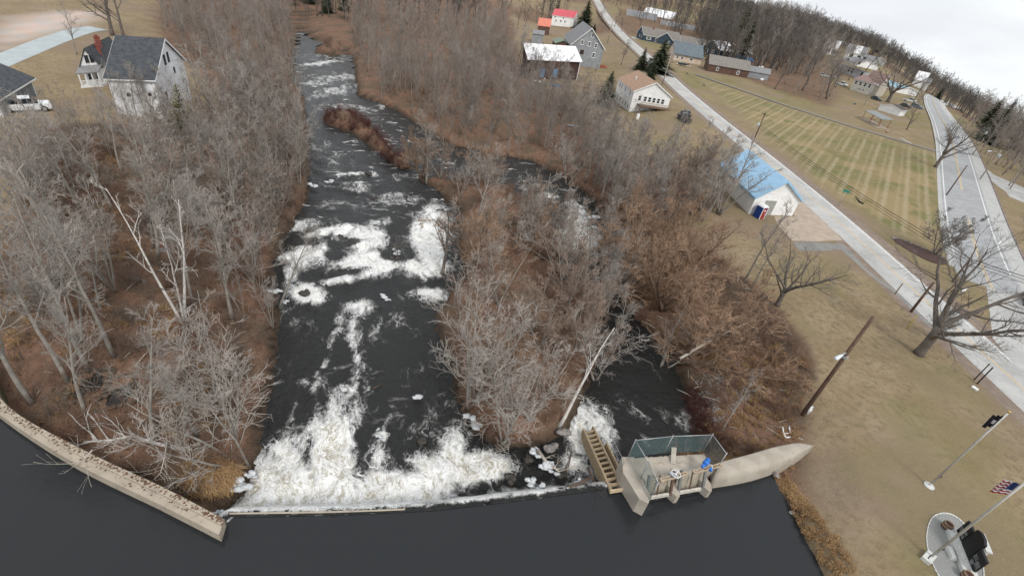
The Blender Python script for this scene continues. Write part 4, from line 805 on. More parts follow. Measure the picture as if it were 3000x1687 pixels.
house_px('house', 'pale gabled house beyond the mobile homes', c(1060, 645), c(1225, 695), c(1062, 612), c(1150, 560), 16, mat('pale_grey_siding', (.42, .43, .41), (.36, .37, .35), .8, .6), roof_gr, ridge='v')
house_px('barn', 'tall white barn with white roof alone on the hillside', c(1782, 745), c(1925, 808), c(1790, 690), c(1870, 670), 14, siding_w, roof_wh, cat='barn')
house_px('shed', 'small white shed at the right end of the hillside barn', c(1935, 812), c(1985, 846), c(1935, 785), c(1965, 782), 8, siding_w, roof_gr, cat='shed')
house_px('mobile_home', 'long dark windowed trailer in a hedge beyond the grove', c(490, 352), c(745, 440), c(490, 322), c(620, 355), 10, lg, roof_gr, cat='mobile home', wins=[('s', 8*k+4, 2.6, 3, 2, dark_m) for k in range(6)])
for k, (xa, ya, xb, yb, lab) in enumerate(((470, 150, 500, 165, 'small white house at the left of the far hillside row'), (535, 160, 570, 172, 'white roofed cottage second in the far hillside row'), (585, 195, 620, 210, 'little pale shed in the far hillside row'), (800, 235, 850, 252, 'white house with steep roof in the far hillside row'), (905, 275, 960, 292, 'grey white house right of the steep roofed one in the far row'), (985, 300, 1045, 318, 'white house at the right end of the far hillside row'))):
    xm = (xa+xb)/2; house_px('house', lab, c(xm-38, ya-8), c(xm+38, yb+8), c(xm-38, ya-24), c(xm, (ya+yb)/2-44), 12, siding_w, roof_gr if k % 2 else roof_wh, group='houses on the far hillside', wins=[('s', 4, 2.5, 2, 2, dark_m)])
# --- big white house at the right edge behind the highway
c = cr_(2600, 350, 6.44); A = np.array(at(*c(2040, 900))[:2]); A = np.array([119, 112.]); house('house', 'large white house with dark roof in the trees at the right edge', A, A+np.array([6, -13]), A+np.array([15, 6]), 5.5, 5.0, siding_w, roof_dk, wins=[('s', 3, 1.6, 1, 1.6, dark_m), ('s', 7, 1.6, 1, 1.6, dark_m), ('s', 11, 1.6, 1, 1.6, dark_m), ('s', 3, 4.2, 1, 1.5, dark_m), ('s', 7, 4.2, 1, 1.5, dark_m), ('s', 11, 4.2, 1, 1.5, dark_m), ('w', 4, 2, 1, 1.6, dark_m), ('w', 10, 2, 1, 1.6, dark_m)], chim=[(6, 8, 1.2)], ridge='v')
# ------------------------------------------------------------------ dam, walls, gate works
moss = mat('mossy_concrete', (.085, .075, .035), (.13, .115, .075), .95, 2.2, c3=(.05, .048, .025), s3=5)
wall_m = mat('wing_wall_concrete', (.40, .345, .275), (.345, .295, .235), .9, .8, c3=(.27, .225, .18), s3=3, bump=.3)
def strip_solid(mb, o, i_, z0, z1, m=0):
    n = len(o); b = len(mb.v)
    for k in range(n):
        for p, z in ((o[k], z0), (o[k], z1), (i_[k], z1), (i_[k], z0)): mb.v.append((float(p[0]), float(p[1]), z))
    for k in range(n-1):
        a = b+4*k; c = a+4
        for q in ((0, 1), (1, 2), (2, 3), (3, 0)): mb.f.append((a+q[0], c+q[0], c+q[1], a+q[1])); mb.m.append(m)
    mb.f += [(b, b+1, b+2, b+3), (b+4*n-1, b+4*n-2, b+4*n-3, b+4*n-4)]; mb.m += [m, m]
wo_, wi_ = bez(WOUT, 5), bez(WINN, 5)
t = thing('wing_wall', 'long curved concrete wall holding back the water at lower left', 'wall', (*WOUT[4], -.5))
org = np.array([WOUT[4][0], WOUT[4][1], 0]); loc = lambda P: [np.array(p[:2])-org[:2] for p in P]
mid_ = [np.array(a)*.45+np.array(b)*.55 for a, b in zip(wo_, wi_)]
mb = MB(); strip_solid(mb, loc(wo_), loc(mid_), -3.5, 0); mb.build('wall_body', wall_m, t)
mid2 = [np.array(a)*.435+np.array(b)*.565 for a, b in zip(wo_, wi_)]
mb = MB(); strip_solid(mb, loc(mid2), loc(wi_), -3.5, .06); mb.build('raised_step', wall_m, t)
inn2 = [np.array(b)+(np.array(b)-np.array(a))*.16 for a, b in zip(wo_, wi_)]
mb = MB(); strip_solid(mb, loc(wi_), loc(inn2), -3.5, -.22); mb.build('mossy_face', moss, t)
# leaves and clods lying on the wall
leafm = mat('dead_leaves', (.10, .055, .035), (.16, .095, .06), .95, 3)
mb = MB(); rr = random.Random(5)
for k in range(560):
    f = rr.random()**.8*(len(wo_)-12)+11; i = min(int(f), len(wo_)-2); s = f-i
    a = np.array(wo_[i])*(1-s)+np.array(wo_[i+1])*s; b = np.array(wi_[i])*(1-s)+np.array(wi_[i+1])*s; q = min(max(rr.gauss(.72, .22), .05), .97)
    if f > len(wo_)-4 and q < .5: continue
    p = a+(b-a)*q; r = rr.uniform(.02, .085); z = -.5+(.068 if q > .56 else .012); an = rr.uniform(0, 6.3)
    if abs(q-.56) < .06: continue
    pts = [(p[0]+r*math.cos(an+t_)*rr.uniform(.6, 1.2), p[1]+r*math.sin(an+t_)*rr.uniform(.6, 1.2), z+rr.uniform(0, .02)) for t_ in (0, 1.3, 2.6, 3.8, 5.1)]; mb.quad(*pts)
tag(mb.build('leaf_litter', leafm, fix=False), 'dead leaves and moss scattered along the top of the curved wall', 'leaves', kind='stuff')
# dam crest
dm = bez(DAM, 6); inn = []
for i, p in enumerate(dm):
    d = dm[min(i+1, len(dm)-1)]-dm[max(i-1, 0)]; d /= np.linalg.norm(d); inn.append(p+np.array([-d[1], d[0]])*.26)
out_ = [p+(p-q)*.5 for p, q in zip(dm, inn)]
t = thing('dam', 'low concrete overflow dam the river pours across', 'dam', (*dm[0], -1.2)); o2 = np.array(dm[0])
mb = MB(); strip_solid(mb, [p-o2 for p in out_], [p-o2 for p in inn], -3.6, -.16); mb.build('dam_body', mat('wet_concrete', (.15, .125, .095), (.10, .085, .065), .5, 1.2, c3=(.22, .19, .15), s3=4), t)
lip = [p+(q-p)*.62 for p, q in zip(dm, inn)]; nl = 11
mb = MB(); strip_solid(mb, [p-o2 for p in lip[:nl]], [q-o2 for q in inn[:nl]], -.2, .06); mb.build('crest_lip', wall_m, t)
# gate works: local frame u along the dam, v downstream
E1 = np.array([.94, .345]); E1 /= np.linalg.norm(E1); E2 = np.array([-E1[1], E1[0]]); O = np.array([10.3, 19.0]); RZ = math.atan2(E1[1], E1[0])
gt = thing('gate_house', 'concrete sluice gate platform with steel guides beside the dam', 'sluice gate', (O[0], O[1], 0), RZ)
def gl(px, py, z): p = at(px, py, z)[:2]-O; return np.array([p@E1, p@E2])
mb = MB(); mb.prism([(.32, -.80), (.72, -.4), (.75, 1.0), (1.0, 2.55), (.1, 2.7), (-.35, 1.5), (-.12, -.4)], -3.9, .2); mb.build('left_pier', conc, gt)
mb = MB(); mb.hexa([(.75, .75, -3.9), (6.35, .75, -3.9), (6.45, 2.0, -3.9), (.95, 2.55, -3.9)], [(.75, .75, .12), (6.35, .75, .12), (6.45, 2.05, .12), (.95, 2.5, .12)]); rr = random.Random(3)
for k in range(26): mb.blob((1.0+5.3*k/26, 2.52-.5*k/26, rr.uniform(-.25, .0)), (rr.uniform(.12, .26), rr.uniform(.08, .2), rr.uniform(.1, .2)), seed=k, n=4, k=7)
mb.build('deck', conc, gt)
for u in (3.05, 5.6):
    mb = MB(); mb.prism([(u-.34, .78), (u-.34, .1), (u-.12, -.36), (u+.12, -.36), (u+.34, .1), (u+.34, .78)], -3.9, -.45); mb.build('pier', conc, gt)
mb = MB(); mb.box(3.15, .06, -.78, 4.8, .14, .26); mb.build('front_beam', trim_w if False else mat('weathered_white_board', (.58, .55, .48), (.47, .44, .38), .85, 2), gt)
gate_w = mat('gate_boards', (.40, .36, .29), (.31, .275, .22), .9, 1.6, c3=(.22, .17, .12), s3=6)
for u0_, u1_ in ((.85, 2.7), (3.4, 5.25)):
    mb = MB(); mb.hexa([(u0_, .14, -2.6), (u1_, .14, -2.6), (u1_, .26, -2.6), (u0_, .26, -2.6)], [(u0_, .62, .06), (u1_, .62, .06), (u1_, .74, .06), (u0_, .74, .06)]); mb.build('gate', gate_w, gt)
    mb = MB(); mb.bar(((u0_+u1_)/2, 0, -1.0), ((u0_+u1_)/2, .62, .75), .07); mb.build('gate_stem', wood_old, gt)
for u in (.9, 2.75, 3.35, 5.3):
    mb = MB(); mb.bar((u, -.02, -.75), (u, .62, .95), .16, .14); mb.build('gate_guide', mat('grey_steel', (.23, .24, .235), (.17, .18, .175), .6, 2, .4, .4) if u != 2.75 else wood_old, gt)
rust = mat('rusty_steel', (.34, .255, .175), (.44, .36, .26), .8, 3, c3=(.20, .115, .065), s3=9)
a, b = gl(1934, 1407, .95), gl(2002, 1388, .95)
for nm, (p, q) in (('lifting_beam', (gl(1934, 1407, .95), gl(2013, 1386, .95))), ('lifting_beam', (gl(2031, 1384, .95), gl(2112, 1361, .95)))):
    mb = MB(); dq = (q-p)/np.linalg.norm(q-p); nn = np.array([-dq[1], dq[0]])
    for s in (-.09, .09): mb.bar((*(p+nn*s), .95), (*(q+nn*s), .95), .07, .12)
    mb.box(*(p+dq*.05), .95, .1, .26, .13, math.atan2(dq[1], dq[0])); mb.box(*(q-dq*.05), .95, .1, .26, .13, math.atan2(dq[1], dq[0])); mb.build(nm, rust if nm else rust, gt)
# hand wheel
hw = thing('hand_wheel', 'x', 'wheel'); del hw['label']; del hw['category']; hw.parent = gt
p = gl(1979, 1390, 1.12); hw.location = (p[0], p[1], 1.08); hw.scale = (.88,)*3
mb = MB(); n_ = 28
mb.tube([(.34*math.cos(2*PI*k/n_), .34*math.sin(2*PI*k/n_), .16) for k in range(n_+1)], .032, 6, cap=False)
for k in range(3): mb.bar((0, 0, .12), (.34*math.cos(2.1*k+.5), .34*math.sin(2.1*k+.5), .16), .05, .03)
mb.lathe([(.07, -.1), (.08, .14), (.03, .2)], 10); mb.build('wheel_rim', mat('white_enamel', (.70, .72, .74), (.58, .60, .62), .5, 5), hw, True)
mb = MB(); mb.box(-.28, .12, -.02, .3, .26, .26); mb.lathe([(.14, -.22), (.14, -.02), (.10, .04)], 12); mb.build('gear_box', metal_g, hw)
# blue electric actuator
bl = mat('blue_paint', (.02, .16, .55), (.015, .12, .44), .45, 4, .5); p = gl(2072, 1356, 1.2)
ac = thing('actuator', 'x', 'x'); del ac['label']; del ac['category']; ac.parent = gt; ac.location = (p[0], p[1], .95); ac.rotation_euler = (0, 0, .2); ac.scale = (.82,)*3
def hcyl(mb, c, ax, r, ln, n=14):
    ax = Vector(ax).normalized(); c = Vector(c); mb.tube([c-ax*ln/2, c-ax*ln*.42, c+ax*ln*.42, c+ax*ln/2], [r*.75, r, r, r*.75], n)
mb = MB(); hcyl(mb, (.05, .12, .28), (1, .3, 0), .22, .62); hcyl(mb, (-.35, -.02, .18), (1, .2, 0), .14, .55); hcyl(mb, (.0, -.50, .1), (0, 0, 1), .13, .3); mb.box(.14, .16, .5, .26, .24, .2); mb.build('motor', bl, ac, True)
mb = MB(); mb.tube([(.15, -.1, .2), (.25, -.25, .3), (.22, -.42, .22), (.05, -.5, .2)], .03, 6); mb.build('cable_loop', trim_w, ac, True)
mb = MB(); q = gl(1966, 1330, .5); mb.bar((q[0]+.0, q[1]-.5, .14), (q[0]+.35, q[1]+.35, .75), .34, .05); mb.build('leaning_plank', mat('grey_board', (.42, .385, .33), (.34, .31, .265), .9, 3), gt)
mb = MB()
for k, (x, y) in enumerate(((1.6, 1.0), (2.2, 1.9), (3.4, 1.75), (3.9, 1.7))): mb.tube([(x, y, .14), (x+.3, y-.08, .145), (x+.6, y+.05, .14), (x+.75, y-.2, .14)], .012, 5)
mb.build('chain', rust, gt)
# chain link fence round the platform
def mesh_fence(name, label, pts, h, z0, cat='fence', parent_loc=None, pitch=.085, wire=.0055, lean=(0, 0)):
    t = thing(name, label, cat, (pts[0][0], pts[0][1], z0)); o = np.array(pts[0]); le = np.array(lean)
    pl = mat('green_wire', (.13, .20, .20), (.10, .155, .155), .5, 4, .5, .3)
    for i, p in enumerate(pts):
        q = np.array(p)-o; mb = MB(); mb.tube([(*q, -.1), (*(q+le*h), h+.05)], .035, 7); mb.lathe([(.045, 0), (.04, .05), (.01, .08)], 8, (*(q+le*h), h+.04)); mb.build('fence_post', metal_g, t, True)
    for a, b in zip(pts[:-1], pts[1:]):
        a = np.array(a)-o; b = np.array(b)-o; ln = np.linalg.norm(b-a); d = (b-a)/ln; mb = MB(); mb.tube([(*(a+le*h), h), (*(b+le*h), h)], .025, 6); mb.build('top_rail', metal_g, t, True)
        mb = MB(); n_ = int((ln+h)/pitch)
        for k in range(n_):
            s = k*pitch
            for sg in (1, -1):
                x0 = s if sg == 1 else ln-s; pts_ = []
                # clip a 45 degree wire to the panel
                lo, hi = 0, h
                xs = lambda z: x0-sg*z
                z_lo = 0 if 0 <= x0 <= ln else (x0-ln if sg == 1 else -x0); z_hi = min(h, x0 if sg == 1 else ln-x0)
                if z_hi-z_lo < .02: continue
                P0 = a+d*xs(z_lo)+le*z_lo; P1 = a+d*xs(z_hi)+le*z_hi; mb.tube([(*P0, z_lo), (*P1, z_hi)], wire, 3, cap=False)
        mb.build('wire_mesh', pl, t, fix=False)
    return t
W_ = lambda u, v: tuple(O+E1*u+E2*v)
mesh_fence('chain_link_fence', 'chain link fence with green mesh around the back of the gate platform', [W_(.55, -.55), W_(.62, .9), W_(.55, 2.62), W_(3.4, 2.55), W_(6.45, 2.25), W_(6.5, .7)], 1.85, .15)
# rounded abutment wall running into the lawn
up_ = [at(*p, .1)[:2] for p in ((2105, 1350), (2200, 1325), (2270, 1305), (2338, 1294), (2384, 1304))]; lo_ = [at(*p, -.15)[:2] for p in ((2092, 1404), (2200, 1386), (2283, 1361), (2340, 1334), (2384, 1306))]
up_, lo_ = bez(up_, 5), bez(lo_, 5); mb = MB(); n = len(up_); prof = [(-.06, -3.5), (-.03, -1.2), (.02, -.40), (.10, -.08), (.22, .02), (.40, .05), (.88, .06), (.96, .02), (1.0, -.25), (1.02, -3)]
for a, b in zip(up_, lo_):
    for f, z in prof: p = b+(a-b)*f; mb.v.append((p[0], p[1], z))
k = len(prof)
for i in range(n-1):
    for j in range(k-1): mb.f.append((i*k+j, (i+1)*k+j, (i+1)*k+j+1, i*k+j+1)); mb.m.append(0)
mb.f.append(tuple(range(k))); mb.m.append(0)
tag(mb.build('abutment_wall', conc_w, smooth=True), 'rounded concrete wall from the gate platform into the lawn', 'wall')
# fish ladder
A0, A1, B0, B1 = at(1790, 1431, -.9), at(1842, 1423, -.9), at(1710, 1255, -3.2), at(1752, 1243, -3.2)
ft = thing('fish_ladder', 'sloping timber fish ladder with square slots beside the white water', 'fish ladder', (A0[0], A0[1], 0)); o3 = np.array([A0[0], A0[1], 0])
ln = lambda f, g, dz=0: (A0+(A1-A0)*g+(B0-A0)*f+((B1-B0)-(A1-A0))*f*g)-o3+np.array([0, 0, dz])
def plank(f0, f1, g0, g1, z0, z1, nm, m_, par=ft):
    mb = MB(); q = [(f0, g0), (f0, g1), (f1, g1), (f1, g0)]; mb.hexa([ln(f, g, z0) for f, g in q], [ln(f, g, z1) for f, g in q]); return mb.build(nm, m_, par)
plank(-.01, 1.0, -.06, .05, -1.1, .0, 'side_wall', wood_new); plank(-.01, 1.0, .60, .70, -1.1, .0, 'side_wall', wood_new); plank(0, .66, .92, 1.02, -1.1, .05, 'side_wall', wood_new)
plank(0.0, .66, .74, .9, -.7, -.45, 'walk_board', wood_new); plank(0, 1.0, .05, .6, -1.25, -1.2, 'floor_board', dark_m)
for k in range(12): f = .045+k*.079; plank(f, f+.03, .05, .60, -.28, -.06, 'cross_board', wood_new)
plank(-.035, -.012, -.08, 1.25, -.25, .03, 'end_beam', mat('cut_timber', (.56, .45, .30), (.48, .38, .24), .85, 3))
rt = thing('railing', 'thin grey pipe railing between the fish ladder and gate platform', 'railing', (*at(1815, 1385, -.6)[:2], -.6)); o4 = np.array(rt.location)
p0, p1 = at(1816, 1382, -.5)-o4, at(1788, 1322, -1.6)-o4
for p in (p0, p1): mb = MB(); mb.tube([p, p+np.array([0, 0, 1.15])], .03, 6); mb.build('post', metal_g, rt)
for h in (.55, 1.1): mb = MB(); mb.tube([p0+np.array([0, 0, h]), p1+np.array([0, 0, h])], .025, 6); mb.build('rail', metal_g, rt)
# pool wall between ladder and platform
mb = MB(); q0, q1 = at(1838, 1345, -2.2), at(1868, 1335, -2.2); mb.box(11.0, 21.9, -3.0, 2.2, .35, 1.9, RZ); tag(mb.build('apron_sill', moss), 'dark mossy sill between fish ladder and gate platform', 'sill')
# ------------------------------------------------------------------ ice, rocks, logs, drift
ice_m = mat('ice', (.62, .64, .66), (.47, .485, .50), .4, 2.5, .4, c3=(.30, .30, .30), s3=6, bump=.5)
rock_m = mat('wet_rock', (.06, .052, .045), (.035, .031, .028), .55, 2.5, c3=(.11, .095, .08), s3=6, bump=.6)
rock_d = mat('grey_rock', (.27, .25, .235), (.19, .175, .165), .9, 2.5, c3=(.34, .33, .31), s3=7, bump=.5)
def ice(px, py, r, seed, lab, z=None, n=5, fl=.35):
    p = at(px, py, z) if z is not None else on(px, py); rr = random.Random(seed); mb = MB()
    for k in range(n): mb.blob((rr.uniform(-r, r)*.8, rr.uniform(-r, r)*.8, rr.uniform(0, r*.3)), (r*rr.uniform(.35, .7), r*rr.uniform(.25, .5), r*fl*rr.uniform(.4, .9)), seed*9+k, 6, 9, .38)
    o = mb.build('ice_lump', ice_m, None, True); o.location = p; tag(o, lab, 'ice', 'ice lumps left along the river')
for i, (px, py, r, z, lab) in enumerate(((1572, 1328, .55, -3, 'white ice lump on the driftwood below the island tip'), (1602, 1360, .7, -3, 'long white ice cap on a log in the debris heap by the dam'), (1625, 1378, .35, -3, 'small ice lump at the lower end of the iced log'),
     (1560, 1412, .45, -2.6, 'ice piece left of the dark timber just above the dam'), (1592, 1424, .5, -2.4, 'flat ice slab lowest in the debris heap beside the dam'), (1705, 1412, .3, -1.6, 'ice knob on the dark log next to the fish ladder'), (1380, 1240, .75, -3.3, 'large pale ice dome at the island bank'),
     (1228, 1165, .5, -3.6, 'ice lump under the pale trees at the left island bank'), (718, 1412, .75, -3.2, 'bright ice mass on the bank right of the tan grass'), (700, 1432, .5, -3.2, 'ice block lowest on the bank near the dam end'), (735, 1390, .4, -3.4, 'icy tuft highest on the bank right of the tan grass'), (648, 1500, .35, -3, 'small ice patch beside the dam end and curved wall'),
     (918, 542, .8, -4.6, 'white ice lump in the upper rapids, left one of a pair'), (966, 534, .7, -4.6, 'white ice lump in the upper rapids, right one of a pair'), (1127, 873, .5, -4.2, 'ice clump on the tan grass islet in the river'), (1120, 1275, .5, -4, 'ice raft floating in the dark pool above the white water'),
     (1672, 600, .9, -4.7, 'ice lump at the top of the side channel fall'), (1740, 640, .9, -4.7, 'ice lump on the right bank of the side channel fall'), (1745, 668, .8, -4.7, 'second ice lump lower on the right bank of the side channel fall'), (1158, 740, .6, -4.6, 'ice cap on the dark rock in the middle rapids'), (795, 860, .8, -4.2, 'ice sheet on the left bank beside the lower rapids'), (830, 885, .5, -4.2, 'ice scrap on the left bank rocks below the rapids'))):
    ice(px, py, r, 40+i, lab, z, 4, .28)
def rocks(px, py, r, seed, lab, z=None, m_=rock_m, n=3, nm='rock', grp=None):
    p = at(px, py, z) if z is not None else on(px, py); rr = random.Random(seed); mb = MB()
    for k in range(n): mb.blob((rr.uniform(-r, r)*.7*(k > 0), rr.uniform(-r, r)*.5*(k > 0), 0), (r*rr.uniform(.45, .8), r*rr.uniform(.35, .6), r*rr.uniform(.16, .30)), seed*7+k, 6, 10, .36)
    o = mb.build(nm, m_, None, True); o.location = (p[0], p[1], p[2]-.12*r); tag(o, lab, 'rock', grp)
for i, (px, py, r, z, lab, m_) in enumerate(((1160, 760, 1.7, -4.75, 'dark ledge rock in the middle of the white rapids', rock_m), (1012, 702, 1.3, -4.7, 'black rock in the rapids left of the ledge rock', rock_m), (1046, 815, .7, -4.5, 'small black rock under the middle rapids', rock_m), (1078, 505, .9, -5, 'black rock in the riffle below the red bush islet', rock_m), (1090, 578, .8, -4.8, 'rock with a leafless tuft in the grey riffle', rock_m),
     (900, 655, .9, -4.6, 'dark rock at the left bank top of the rapids', rock_m), (960, 820, .9, -4.3, 'dark rock left of the lower rapids foam', rock_m), (1550, 1345, .6, -3.3, 'dark ledge under the debris heap by the dam', rock_m), (1500, 1398, .55, -3.3, 'wet brown ledge behind the right part of the dam', rock_m), (1650, 1390, .55, -3.0, 'wet rock between the debris heap and fish ladder', rock_m), (1610, 1310, .65, -3.3, 'grey boulder at the island tip', rock_d), (1660, 1265, .7, -3.3, 'brown boulder under the leaning birch', rock_d),
     (2329, 1482, .42, -1.1, 'pale boulder at the waterline, upper of a pair', rock_d), (2326, 1500, .3, -1.12, 'pale boulder at the waterline, lower of a pair', rock_d), (2268, 1376, .35, -.9, 'grey rock where the abutment meets the water', rock_d), (2278, 1394, .28, -1.0, 'small grey rock just below the abutment end', rock_d), (915, 860, 1.1, -4.1, 'dark boulder on the left bank at the rapids foot', rock_m), (1240, 1290, .5, -3.8, 'dark rock at the left side of the island tip', rock_m),
     (468, 735, .9, None, 'pale flat stone on the wood floor behind the birch', rock_d), (402, 818, 1.0, None, 'pale grey slab in the leaf litter left of the birch', rock_d))):
    rocks(px, py, r, 70+i, lab, z, m_)
rip_m = rock_d; mb = MB(); rr = random.Random(8)
for k in range(520):
    px, py = rr.uniform(2020, 2160), rr.uniform(1095, 1250)
    if (px-2090)**2/70**2+(py-1165)**2/80**2 > 1: continue
    p = on(px, py); r = rr.uniform(.05, .16); mb.blob((p[0], p[1], p[2]), (r, r*.8, r*.6), k, 3, 6, .3)
tag(mb.build('rubble', rock_d, fix=False), 'grey stones covering the slope left of the lamp pole', 'stones', kind='stuff')
log_m = mat('bleached_log', (.47, .43, .37), (.37, .33, .28), .9, 2, c3=(.26, .22, .18), s3=7); log_b = mat('dark_log', (.10, .07, .05), (.065, .045, .035), .7, 2)
def log(name, lab, pts, r, m_, zs=None, br=0, seed=1, cat='log'):
    P = [at(px, py, z) if zs is not None else on(px, py, r*.7) for (px, py), z in zip(pts, zs or [0]*len(pts))]; o = P[0].copy(); P = [Vector(p-o) for p in P]; t = thing(name, lab, cat, o); mb = MB(); k = len(P)
    mb.tube(P, [r*(1-.6*i/(k-1)) for i in range(k)], 7); mb.build('trunk', m_, t, True); rr = random.Random(seed)
    if br:
        mb = MB()
        for i in range(br):
            p, d = sample(P, rr.uniform(.25, 1)); l = rr.uniform(.6, 2.2); q, _ = wander(p, side_dir(d, R(rr.uniform(30, 70)), rr)+Vector((0, 0, .35)), l, 3, .25, .05, rr); mb.tube(q, [r*.3, r*.22, r*.14, .01], 4, cap=False)
            for j in range(3): p2, d2 = sample(q, rr.uniform(.3, 1)); q2, _ = wander(p2, side_dir(d2, R(40), rr), l*.5, 2, .2, .05, rr); mb.tube(q2, [r*.14, r*.1, .008], 3, cap=False)
        mb.build('branches', m_, t)
log('fallen_tree', 'bleached fallen tree lying on the bank above the curved wall', ((560, 1322), (500, 1310), (450, 1300), (392, 1279), (330, 1292), (248, 1297)), .16, bark_birch, br=16, seed=4, cat='fallen tree')
log('dead_branch', 'bare pale branch hooked over the curved wall', ((270, 1318), (245, 1345), (218, 1362)), .05, log_m, zs=(.5, -.1, -.8), br=5, seed=6, cat='branch')
log('dead_branch', 'tangled grey branch hanging down to the wall near the tan grass', ((490, 1290), (482, 1340), (470, 1385), (445, 1410)), .05, log_m, zs=(-.6, -.8, -1.2, -1.4), br=12, seed=9, cat='branch')
log('log', 'dark iced log in the debris heap below the island', ((1575, 1318), (1600, 1352), (1640, 1382)), .16, log_m, zs=(-2.8,)*3, br=4, seed=2)
log('log', 'black log lying from the dam lip toward the fish ladder', ((1645, 1437), (1690, 1420), (1740, 1393)), .2, log_b, zs=(-1.6, -1.3, -1.4), br=0)
log('log', 'black forked snag standing in the foam left of the fish ladder', ((1722, 1368), (1735, 1395), (1742, 1430)), .12, log_b, zs=(-1.6, -1.8, -2.2), br=5, seed=5, cat='snag')
log('log', 'black splinter leaning in the foam beside the iced log', ((1655, 1382), (1668, 1350), (1672, 1328)), .12, log_b, zs=(-2.8, -2.2, -1.8), br=3, seed=7, cat='snag')
log('log', 'long pale fallen trunk across the brush right of the dark channel', ((1992, 1050), (2050, 1015), (2105, 985), (2190, 945)), .15, log_m, zs=(-1.6, -1.0, -.7, -.2), br=6, seed=8)
log('log', 'brown log on the slope above the stones', ((2130, 1060), (2180, 1130), (2200, 1180), (2229, 1221)), .09, log_b, br=2, seed=3)
log('log', 'forked pale branch on the grass near the abutment', ((2208, 1233), (2245, 1252), (2285, 1277)), .05, log_m, br=2, seed=3, cat='branch')
log('log', 'pale log among the brush under the long fallen trunk', ((1995, 945), (2015, 975), (2040, 1000)), .08, log_m, br=3, seed=13)
log('log', 'small driftwood stick in the dark river pool', ((1092, 1138), (1120, 1125)), .08, log_b, zs=(-3.95, -3.9))
# old stone pits in the left wood
for i, (px, py, s, lab) in enumerate(((262, 1130, 1.0, 'dark water filled stone pit beneath the leaning trees, left one'), (340, 1150, 1.0, 'dark water filled stone pit beneath the leaning trees, right one'))):
    p = on(px, py); t = thing('stone_pit', lab, 'stone pit', p, .5+i*.2); mb = MB(); rp_ = random.Random(i+60); mb.prism([(math.cos(a_)*.95*s*rp_.uniform(.65, 1.15), math.sin(a_)*1.35*s*rp_.uniform(.7, 1.15)) for a_ in [2*PI*k_/15 for k_ in range(15)]], -.1, .07); mb.build('pool', mat('pit_water', (.02, .019, .018), (.03, .027, .024), .18, 1.2), t); mb = MB()
    rr = random.Random(i)
    for k in range(26):
        a = 2*PI*k/26; x, y = max(-1.1, min(1.1, 1.5*math.cos(a)))*s, max(-1.45, min(1.45, 2*math.sin(a)))*s; mb.blob((x, y, .08), (.2, .18, .12), k+i*50, 4, 7, .3)
    mb.build('stone_rim', mat('mossy_stone', (.12, .095, .07), (.08, .065, .05), .95, 3), t)
p = on(2300, 1284); t = thing('chair_frame', 'white plastic chair frame lying by the forked branch near the abutment', 'chair', (*p[:2], p[2]), .3); mb = MB(); fr_ = [(0, 0), (.75, 0), (.7, .35), (.1, .4)]
for a, b in zip(fr_, fr_[1:]+fr_[:1]): mb.bar((*a, .12), (*b, .12), .09, .07)
mb.build('frame', trim_w, t); mb = MB(); mb.bar((.1, .4, .12), (.05, .75, .5), .08); mb.bar((.7, .35, .12), (.68, .7, .5), .08); mb.build('backrest', trim_w, t)
# ------------------------------------------------------------------ lawn: flagpoles, memorial, lamp pole
alu = mat('flagpole_aluminium', (.52, .51, .48), (.44, .43, .40), .4, 2, .5, .3)
granite = mat('pale_granite', (.60, .60, .57), (.50, .50, .48), .7, 5, c3=(.47, .47, .46), s3=20); black_g = mat('black_granite', (.012, .012, .014), (.018, .018, .02), .45, 3, .2)
def flagpole(lab, px, py, h, plinth):
    p = at(px, py, 0); t = thing('flagpole', lab, 'flagpole', (p[0], p[1], 0)); mb = MB(); mb.tube([(0, 0, 0), (0, 0, h*.6), (0, 0, h)], [.075, .065, .04], 10); mb.build('pole', alu, t, True)
    mb = MB(); mb.blob((0, 0, h+.08), (.09, .09, .09), 1, 6, 8, 0); mb.build('finial', mat('brass', (.55, .40, .14), (.45, .32, .1), .35, 3, .5, .8), t, True)
    mb = MB(); mb.tube([(.09, 0, .9), (.1, 0, h-.1)], .008, 4); mb.build('halyard', trim_w, t)
    mb = MB(); mb.box(.11, 0, 1.2, .05, .1, .22); mb.build('cleat', dark_m, t)
    return t, p
t, p = flagpole('aluminium flagpole on a round white footing carrying a black flag', 2721, 1423, 8.0, 0); mb = MB(); mb.lathe([(.34, -.05), (.34, .08), (.30, .1), (.26, .08), (.24, .1), (.12, .14), (.1, .3), (.08, .32)], 24); mb.build('footing', granite, t)
t2, p2 = flagpole('aluminium flagpole on a white plinth carrying a striped flag', 2722, 1634, 8.6, 1)
mb = MB(); mb.box(-.15, -.05, .12, .95, .5, .28, .65); mb.build('plinth', granite, t2); mb = MB(); mb.box(-.18, -.07, .27, .5, .05, .02, .65); mb.build('plaque', dark_m, t2)
def flag(name, lab, loc, h, wd, m_, rz, patch=None, fold=.10):
    nx_, nz_ = 14, 10; mb = MB(); V = []
    for i in range(nx_+1):
        for j in range(nz_+1):
            x = wd*i/nx_; s = j/nz_; z = -h*s-.55*x*(.6+.4*s); y = fold*math.sin(i*1.25+s*1.4)*(i/nx_)**.5; V.append((x*.55, y, z))
    mb.v = V
    for i in range(nx_):
        for j in range(nz_):
            a = i*(nz_+1)+j; mb.f.append((a, a+nz_+1, a+nz_+2, a+1)); mb.m.append(0 if patch is None else patch(i/nx_, j/nz_))
    o = mb.build(name, m_, None, True, fix=False); o.location = loc; o.rotation_euler = (0, 0, rz); return tag(o, lab, 'flag')
